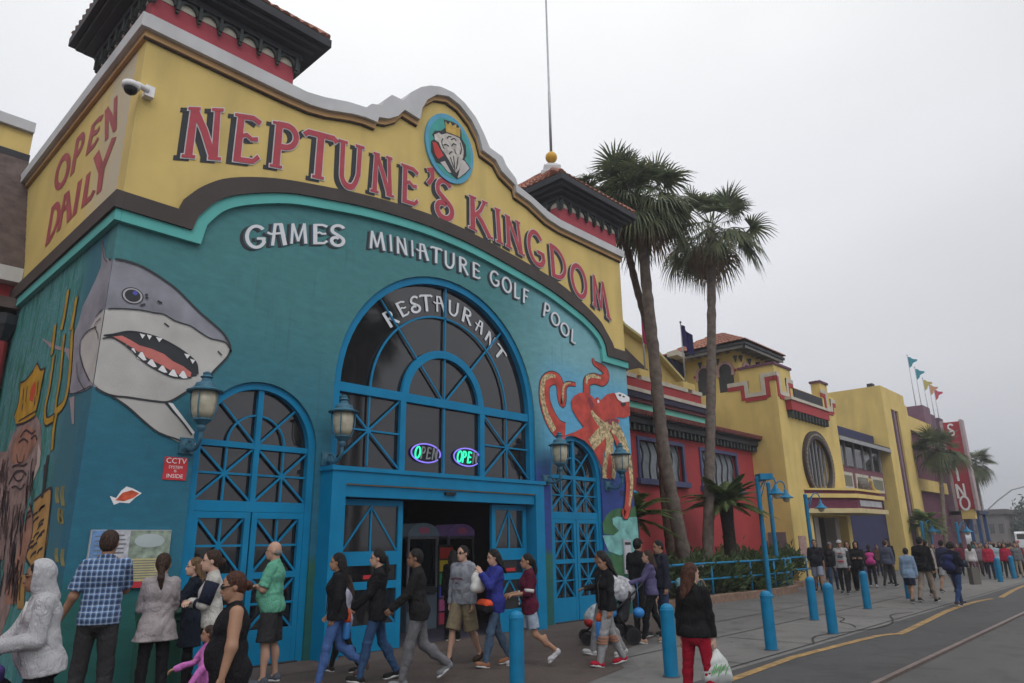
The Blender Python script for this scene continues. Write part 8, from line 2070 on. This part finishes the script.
sack('cloth_bag', 'white cloth bag held against the chest of the woman in blue', 'bag', q_+Vector((0,0,.0)), .22, .34, .14, cm('bag_cloth_white', (.46,.46,.44)), seed=4)
root, arms, legp, T_, hp, s, rz = PERS[bw_]
t = thing('waist_pouch', 'orange and black pouch slung at the waist of the woman in blue', 'bag', tuple(world(bw_, T_(-.06, .20, .90))), rz)
S = SDF(.010, .03); S.cap((-.11,0,.02), (.11,0,.02), .075, .075); S.plane((0,0,.015), (0,0,-1)); k1_ = S.mesh()
S = SDF(.010, .03); S.cap((-.11,0,-.03), (.11,0,-.03), .080, .080); S.plane((0,0,.012), (0,0,1)); k2_ = S.mesh()
link_np('flap', [k1_ and (k1_, 0)][0:1], [cloth((.62,.08,.03))], t); link_np('pouch', [(k2_, 0)], [cloth(C_BLACK)], t)
p = at(bb_, 1, .14)
t = thing('shopping_bag', 'tall grey shopping bag carried by the man with the navy backpack', 'bag', tuple(p), PERS[bb_][6])
MB().box(-.06,.06,-.02,.24,-.46,-.06).build('bag_body', cm('bag_taupe', (.12,.11,.095)), t); MB().tube([(0,.04,-.06),(0,.07,.02),(0,.14,.02),(0,.18,-.06)], .012, 6).build('handle', M['black'], t)
def backpack(label, lb2, col, w_=.15):
    root, arms, legp, T_, hp, s, rz = PERS[label]
    t = thing('backpack', lb2, 'backpack', tuple(world(label, T_(0, -.20, 1.20))), rz)
    S = SDF(.014, .03); S.cap((-.08,0,-.13), (.08,0,-.13), .085, .085); S.cap((-.07,0,.10), (.07,0,.10), .075, .075); S.cap((0,.0,-.12), (0,0,.10), .10, .09); S.ell((0,-.07,-.10), (.11,.06,.10))
    link_np('pack', [(S.mesh(.004, 40, 1), 0)], [cloth(col)], t)
    for q in (-1, 1): MB().tube(smooth_pts([(q*.08,.05,.14),(q*.10,.16,.20),(q*.11,.30,.12),(q*.10,.30,-.04),(q*.09,.10,-.16)], 3), .014, 6).build('strap', cloth(col), t, smooth=True)
backpack(bb_, 'navy backpack on the man in blue jeans at the yellow line', (.02,.025,.085)); backpack(bp_, 'bright pink backpack on the person in black', (.42,.045,.20))
# seams, zips, pockets, collars
def surf(lb, x, z, yy): root, arms, legp, T_, hp, s, rz = PERS[lb]; return T_(x, yy, z)
def detail(lb, name, runs, m, r=.006):
    root = PERS[lb][0]; mb = MB()
    for pts in runs: mb.tube([Vector(surf(lb, *p)) for p in pts], r, 5)
    mb.build(name, m, root, smooth=True)
GREYZ = cm('zip_grey', (.10,.10,.11), rough=.4, metal=.4)
hood_lb = 'man in a white hooded sweatshirt, hood up, walking left by the sea king mural'
detail(hood_lb, 'pocket_seam', [[(-.14,.98,.165),(-.10,1.14,.178),(.10,1.14,.178),(.14,.98,.165)]], cm('seam_grey', (.22,.22,.23)), .007)
detail(hood_lb, 'hood_cord', [[(-.03,1.44,.105),(-.035,1.28,.150)],[(.03,1.44,.105),(.035,1.27,.150)]], SOLE, .006)
def collar(lb, m):
    root, arms, legp, T_, hp, s, rz = PERS[lb]; S = SDF(.011, .015*s)
    S.cap(T_(-.055, -.03, 1.485), T_(.055, -.03, 1.485), .030*s); S.cap(T_(-.06, -.02, 1.485), T_(-.03, .075, 1.44), .026*s, .014*s); S.cap(T_(.06, -.02, 1.485), T_(.03, .075, 1.44), .026*s, .014*s)
    link_np('collar', [(S.mesh(), 0)], [m], root)
collar(pl_, PLAID); collar(gp_, cloth((.115,.35,.245)))
for lb in ('young woman with long black hair, black jacket and bright blue jeans walking left', tw_, gg_, 'man in a black zip jacket and grey trousers striding left before the sliding door', pj_):
    detail(lb, 'zip', [[(0,.93,.150),(0,1.10,.140),(0,1.27,.150),(0,1.42,.085)]], GREYZ, .007)
detail(hm_, 'pocket_seam', [[(-.12,.97,.150),(-.09,1.10,.158),(.09,1.10,.158),(.12,.97,.150)]], cm('seam_grey', (0,0,0)), .006)
root, arms, legp, T_, hp, s, rz = PERS[rp_]
MB().tube([T_(.16*math.cos(a), -.005+.125*math.sin(a), .915) for a in np.linspace(0, 2*PI, 20)], .012, 6, cap=False).build('belt', cm('belt_pale', (.22,.20,.20)), root, smooth=True)
# printed marks on clothes
root, arms, legp, T_, hp, s, rz = PERS[hm_]
m = MB()
for i in range(9):
    a = -.105+.0265*i; q0 = T_(a, .172-.9*a*a, 1.245+.35*(.011-a*a)*3); m.box(q0[0]-.008, q0[0]+.008, q0[1]-.004, q0[1]+.012, q0[2]-.014, q0[2]+.014)
q0 = T_(0, .168, 1.19); m.sphere(q0, (.035,.016,.014), 10)
m.build('chest_lettering', cm('print_plum', (.10,.04,.06)), root)
root, arms, legp, T_, hp, s, rz = PERS[mr_]
for i in range(2):
    sh, el, wr, fa = arms[i]; a = sh+(el-sh)*.80; b = sh+(el-sh)*.98; MB().tube([a, b], [.083*s, .080*s], 12).build('sleeve_band', cm('print_white', (.5,.48,.48)), root, smooth=True)
m = MB()
for i in range(4): q0 = T_(-.05, .172, 1.15-.06*i); m.sphere(q0, (.022,.014,.022), 8)
m.build('jersey_print_pattern', cm('print_white', (0,0,0)), root)
root, arms, legp, T_, hp, s, rz = PERS['woman in a white and black patterned jacket and maroon leggings with dark pinned-up hair']
for i in range(2):
    sh, el, wr, fa = arms[i]; MB().tube([sh+(el-sh)*.10+np.array((0.0,0,.0)), sh+(el-sh)*.95], [.0845*s, .0725*s], 10).build('sleeve_panel', cloth(C_NAVY), root, smooth=True)
    MB().tube([el+(wr-el)*.25, el+(wr-el)*.45], [.0665*s, .0635*s], 10).build('sleeve_panel', cloth(C_NAVY), root, smooth=True)
root, arms, legp, T_, hp, s, rz = PERS[gg_]
for hip, knee, ank, fd in legp:
    m = MB()
    for i in range(3):
        c = knee+(ank-knee)*(.12+.10*i); m.tube([c+np.array((0,0,.011)), c-np.array((0,0,.011))], [.088*s, .088*s], 14)
    m.build('knee_stripes_pattern', cm('stripe_warm', (.34,.16,.10)), root)
# graphic on the pale sweatshirt
root, arms, legp, T_, hp, s, rz = PERS['person in a pale graphic sweatshirt with dark sleeves and a white cap']
m = MB()
q0 = T_(0, .160, 1.22); m.sphere(q0, (.09,.02,.05), 10); m.build('chest_print_pattern', cm('print_slate', (.07,.09,.11)), root)
m = MB(); q0 = T_(0, .165, 1.06); m.sphere(q0, (.10,.02,.03), 10); q0 = T_(0, .160, 1.32); m.sphere(q0, (.06,.02,.018), 10); m.build('chest_print_pattern', cm('print_red', (.36,.04,.05)), root)
for i in range(2):
    sh, el, wr, fa = arms[i]; MB().tube([sh+(el-sh)*.15, el, wr], [.083*s, .074*s, .056*s], 10).build('dark_sleeve', cloth(C_CHAR), root, smooth=True)

# stroller in front of the woman in the purple jacket
px_ = PERS[pj_][0].location; ld = Vector((-math.sin(PERS[pj_][6]), math.cos(PERS[pj_][6]), 0)); ld.normalize()
st_p = Vector((px_.x, px_.y, .012))+ld*.72
t = thing('stroller', 'baby stroller with a pale patterned hood pushed by the woman in the purple jacket', 'stroller', tuple(st_p), math.atan2(-ld.x, ld.y))
f = MB()
for q in (-1, 1):
    f.tube([(q*.23,-.55,.95),(q*.23,-.30,.72),(q*.23,.10,.40),(q*.22,.42,.14)], .016, 8); f.tube([(q*.23,-.35,.12),(q*.23,-.05,.55),(q*.23,.10,.62)], .014, 8); f.tube([(q*.23,-.35,.12),(q*.22,.42,.16)], .012, 8)
f.tube([(-.23,-.55,.95),(.23,-.55,.95)], .02, 8).tube([(-.23,-.35,.13),(.23,-.35,.13)], .012, 8); f.build('frame', M['black'], t, smooth=True)
S = SDF(.016, .05); S.cap((-.15,-.15,.40), (.15,-.15,.40), .09); S.cap((-.15,.12,.38), (.15,.12,.38), .08); S.cap((-.14,-.22,.42), (-.14,-.30,.80), .08); S.cap((.14,-.22,.42), (.14,-.30,.80), .08); S.cap((0,-.22,.42), (0,-.30,.80), .09)
link_np('seat', [(S.mesh(.006, 30, 1), 0)], [cloth((.03,.03,.035))], t)
S = SDF(.014, .04); S.ell((0,-.12,.82), (.27,.34,.26)); S.plane((0,0,.76), (0,.55,-1)); S.plane((0,.10,.86), (0,1,.15))
link_np('hood', [(S.mesh(.008, 24, 2), 0)], [mat('stroller_print', (.34,.34,.37), var=.55, scale=16, rough=.8)], t)
S = SDF(.016, .04); S.ell((0,.10,.52), (.17,.24,.12)); S.ell((.02,.30,.40), (.15,.14,.14)); link_np('blanket', [(S.mesh(.012, 26, 4), 0)], [mat('blanket_print', (.30,.34,.37), var=.5, scale=14)], t)
S = SDF(.016, .03); S.ell((.0,.34,.34), (.13,.10,.09)); link_np('footmuff', [(S.mesh(.006, 30, 5), 0)], [cloth((.36,.03,.03))], t)
S = SDF(.016, .03); S.cap((-.16,-.10,.22), (.16,-.10,.22), .11); link_np('basket', [(S.mesh(.006, 30, 6), 0)], [cloth((.015,.015,.017))], t)
for q in (-1, 1):
    for y_, r_ in ((-.35,.13),(.42,.10)):
        wm = MB(); wm.lathe([(r_*.72,-.025),(r_*.95,-.025),(r_,-.01),(r_,.01),(r_*.95,.025),(r_*.72,.025),(r_*.72,-.025)], (q*.25,y_,r_), 20, axis=(1,0,0)); w_o = wm.build('wheel', M['black'], t)
        MB().lathe([(.03,-.02),(.03,.02)], (q*.25,y_,r_), 10, axis=(1,0,0)).build('hub', cm('hub_grey', (.2,.2,.2)), w_o)
for q in (-.12,.14):
    MB().sphere(tuple(st_p+ld*-.62+Vector((0,0,.42))+Vector((VR.x,VR.y,0))*q), .085, 12)
bal_ = Vector((0,0,0))
for i, q in enumerate((-.20,.26)):
    c = st_p+ld*(-.18)+Vector((VR.x, VR.y, 0))*q+Vector((0,0,.50)); c -= Vector((VF.x, VF.y, 0))*.34
    o = MB().sphere((0,0,0), (.11,.09,.085), 14).tube([(0,0,.07),(.01,0,.25),(.0,0,.47)], .006, 5).build('swim_float', cm('float_blue', (.02,.17,.45), rough=.35), None, smooth=True, label='glossy blue swim float hanging %s the purple jacket woman' % ('on the stroller in front of' if i == 0 else 'behind the back of'), cat='swim float', group='blue swim floats on the stroller'); o.location = c
# bicycle leaning on the railing
c = GR(700, 606)
bt = thing('bicycle', 'teal bicycle with cream tyres leaning on the blue planter railing', 'bicycle', (c.x-1.02, 9.62, 0), math.radians(3))
TYRE = cm('tyre_cream', (.30,.22,.14), rough=.7); FR = cm('bike_teal', (.03,.22,.26), rough=.4)
for x in (0, 1.02):
    wm = MB(); wm.tube([(x+.32*math.cos(2*PI*i/36), 0, .335+.32*math.sin(2*PI*i/36)) for i in range(37)], .021, 7, cap=False); w_o = wm.build('wheel', TYRE, bt, smooth=True)
    sp_ = MB()
    for i in range(16): a = 2*PI*i/16; sp_.tube([(x,0,.335), (x+.31*math.cos(a),0,.335+.31*math.sin(a))], .0025, 3)
    sp_.build('spokes', M['steel'], w_o)
f = MB(); f.tube([(0,0,.335),(.38,0,.30),(.30,0,.80)], .016, 8); f.tube([(.38,0,.30),(.88,0,.78)], .018, 8).tube([(.32,0,.72),(.86,0,.84)], .018, 8).tube([(0,0,.335),(.30,0,.74)], .012, 8).tube([(1.02,0,.335),(.85,0,.90)], .016, 8); f.build('frame', FR, bt, smooth=True)
MB().tube(smooth_pts([(.72,-.26,.98),(.82,-.20,1.02),(.86,0,.98),(.82,.20,1.02),(.72,.26,.98)], 4), .013, 8).tube([(.85,0,.90),(.86,0,.99)], .014, 8).build('handlebar', M['steel'], bt, smooth=True)
S = SDF(.012, .03); S.cap((.18,0,.86), (.36,0,.88), .07, .025); link_np('saddle', [(S.mesh(), 0)], [cloth(C_BLACK)], bt)
S = SDF(.014, .03); S.cap((-.12,-.02,.62), (.12,-.02,.62), .13); link_np('pannier', [(S.mesh(.008, 28, 3), 0)], [mat('pannier_print', (.12,.28,.34), var=.6, scale=18)], bt)
# pushcart corner at the lower left with purple bag
(xy, z) = at_depth(-22, 650, 5.0)
t = thing('pushchair', 'dark pushchair loaded with a purple bag at the left edge beside the hooded man', 'pushchair', (xy[0], xy[1], .012), 0.8)
S = SDF(.016, .05); S.cap((-.2,0,.55), (.22,0,.60), .15); S.cap((-.2,.1,.4), (.2,.1,.4), .15); link_np('seat', [(S.mesh(.01, 26, 3), 0)], [cloth((.02,.02,.022))], t)
S = SDF(.014, .04); S.cap((-.12,-.02,.74), (.16,-.02,.76), .09); link_np('bag', [(S.mesh(.01, 26, 5), 0)], [cloth((.12,.08,.30))], t)
f = MB()
for q in (-1, 1): f.tube([(q*.24,-.3,.72),(q*.24,0,.55),(q*.24,.35,.12)], .016, 8); f.tube([(q*.24,-.35,.12),(q*.24,.05,.6)], .014, 8)
f.build('frame', M['black'], t)
for q in (-1, 1):
    for y_ in (-.35,.35): MB().lathe([(.07,-.02),(.11,-.02),(.11,.02),(.07,.02)], (q*.26,y_,.11), 16, axis=(1,0,0)).build('wheel', M['black'], t)
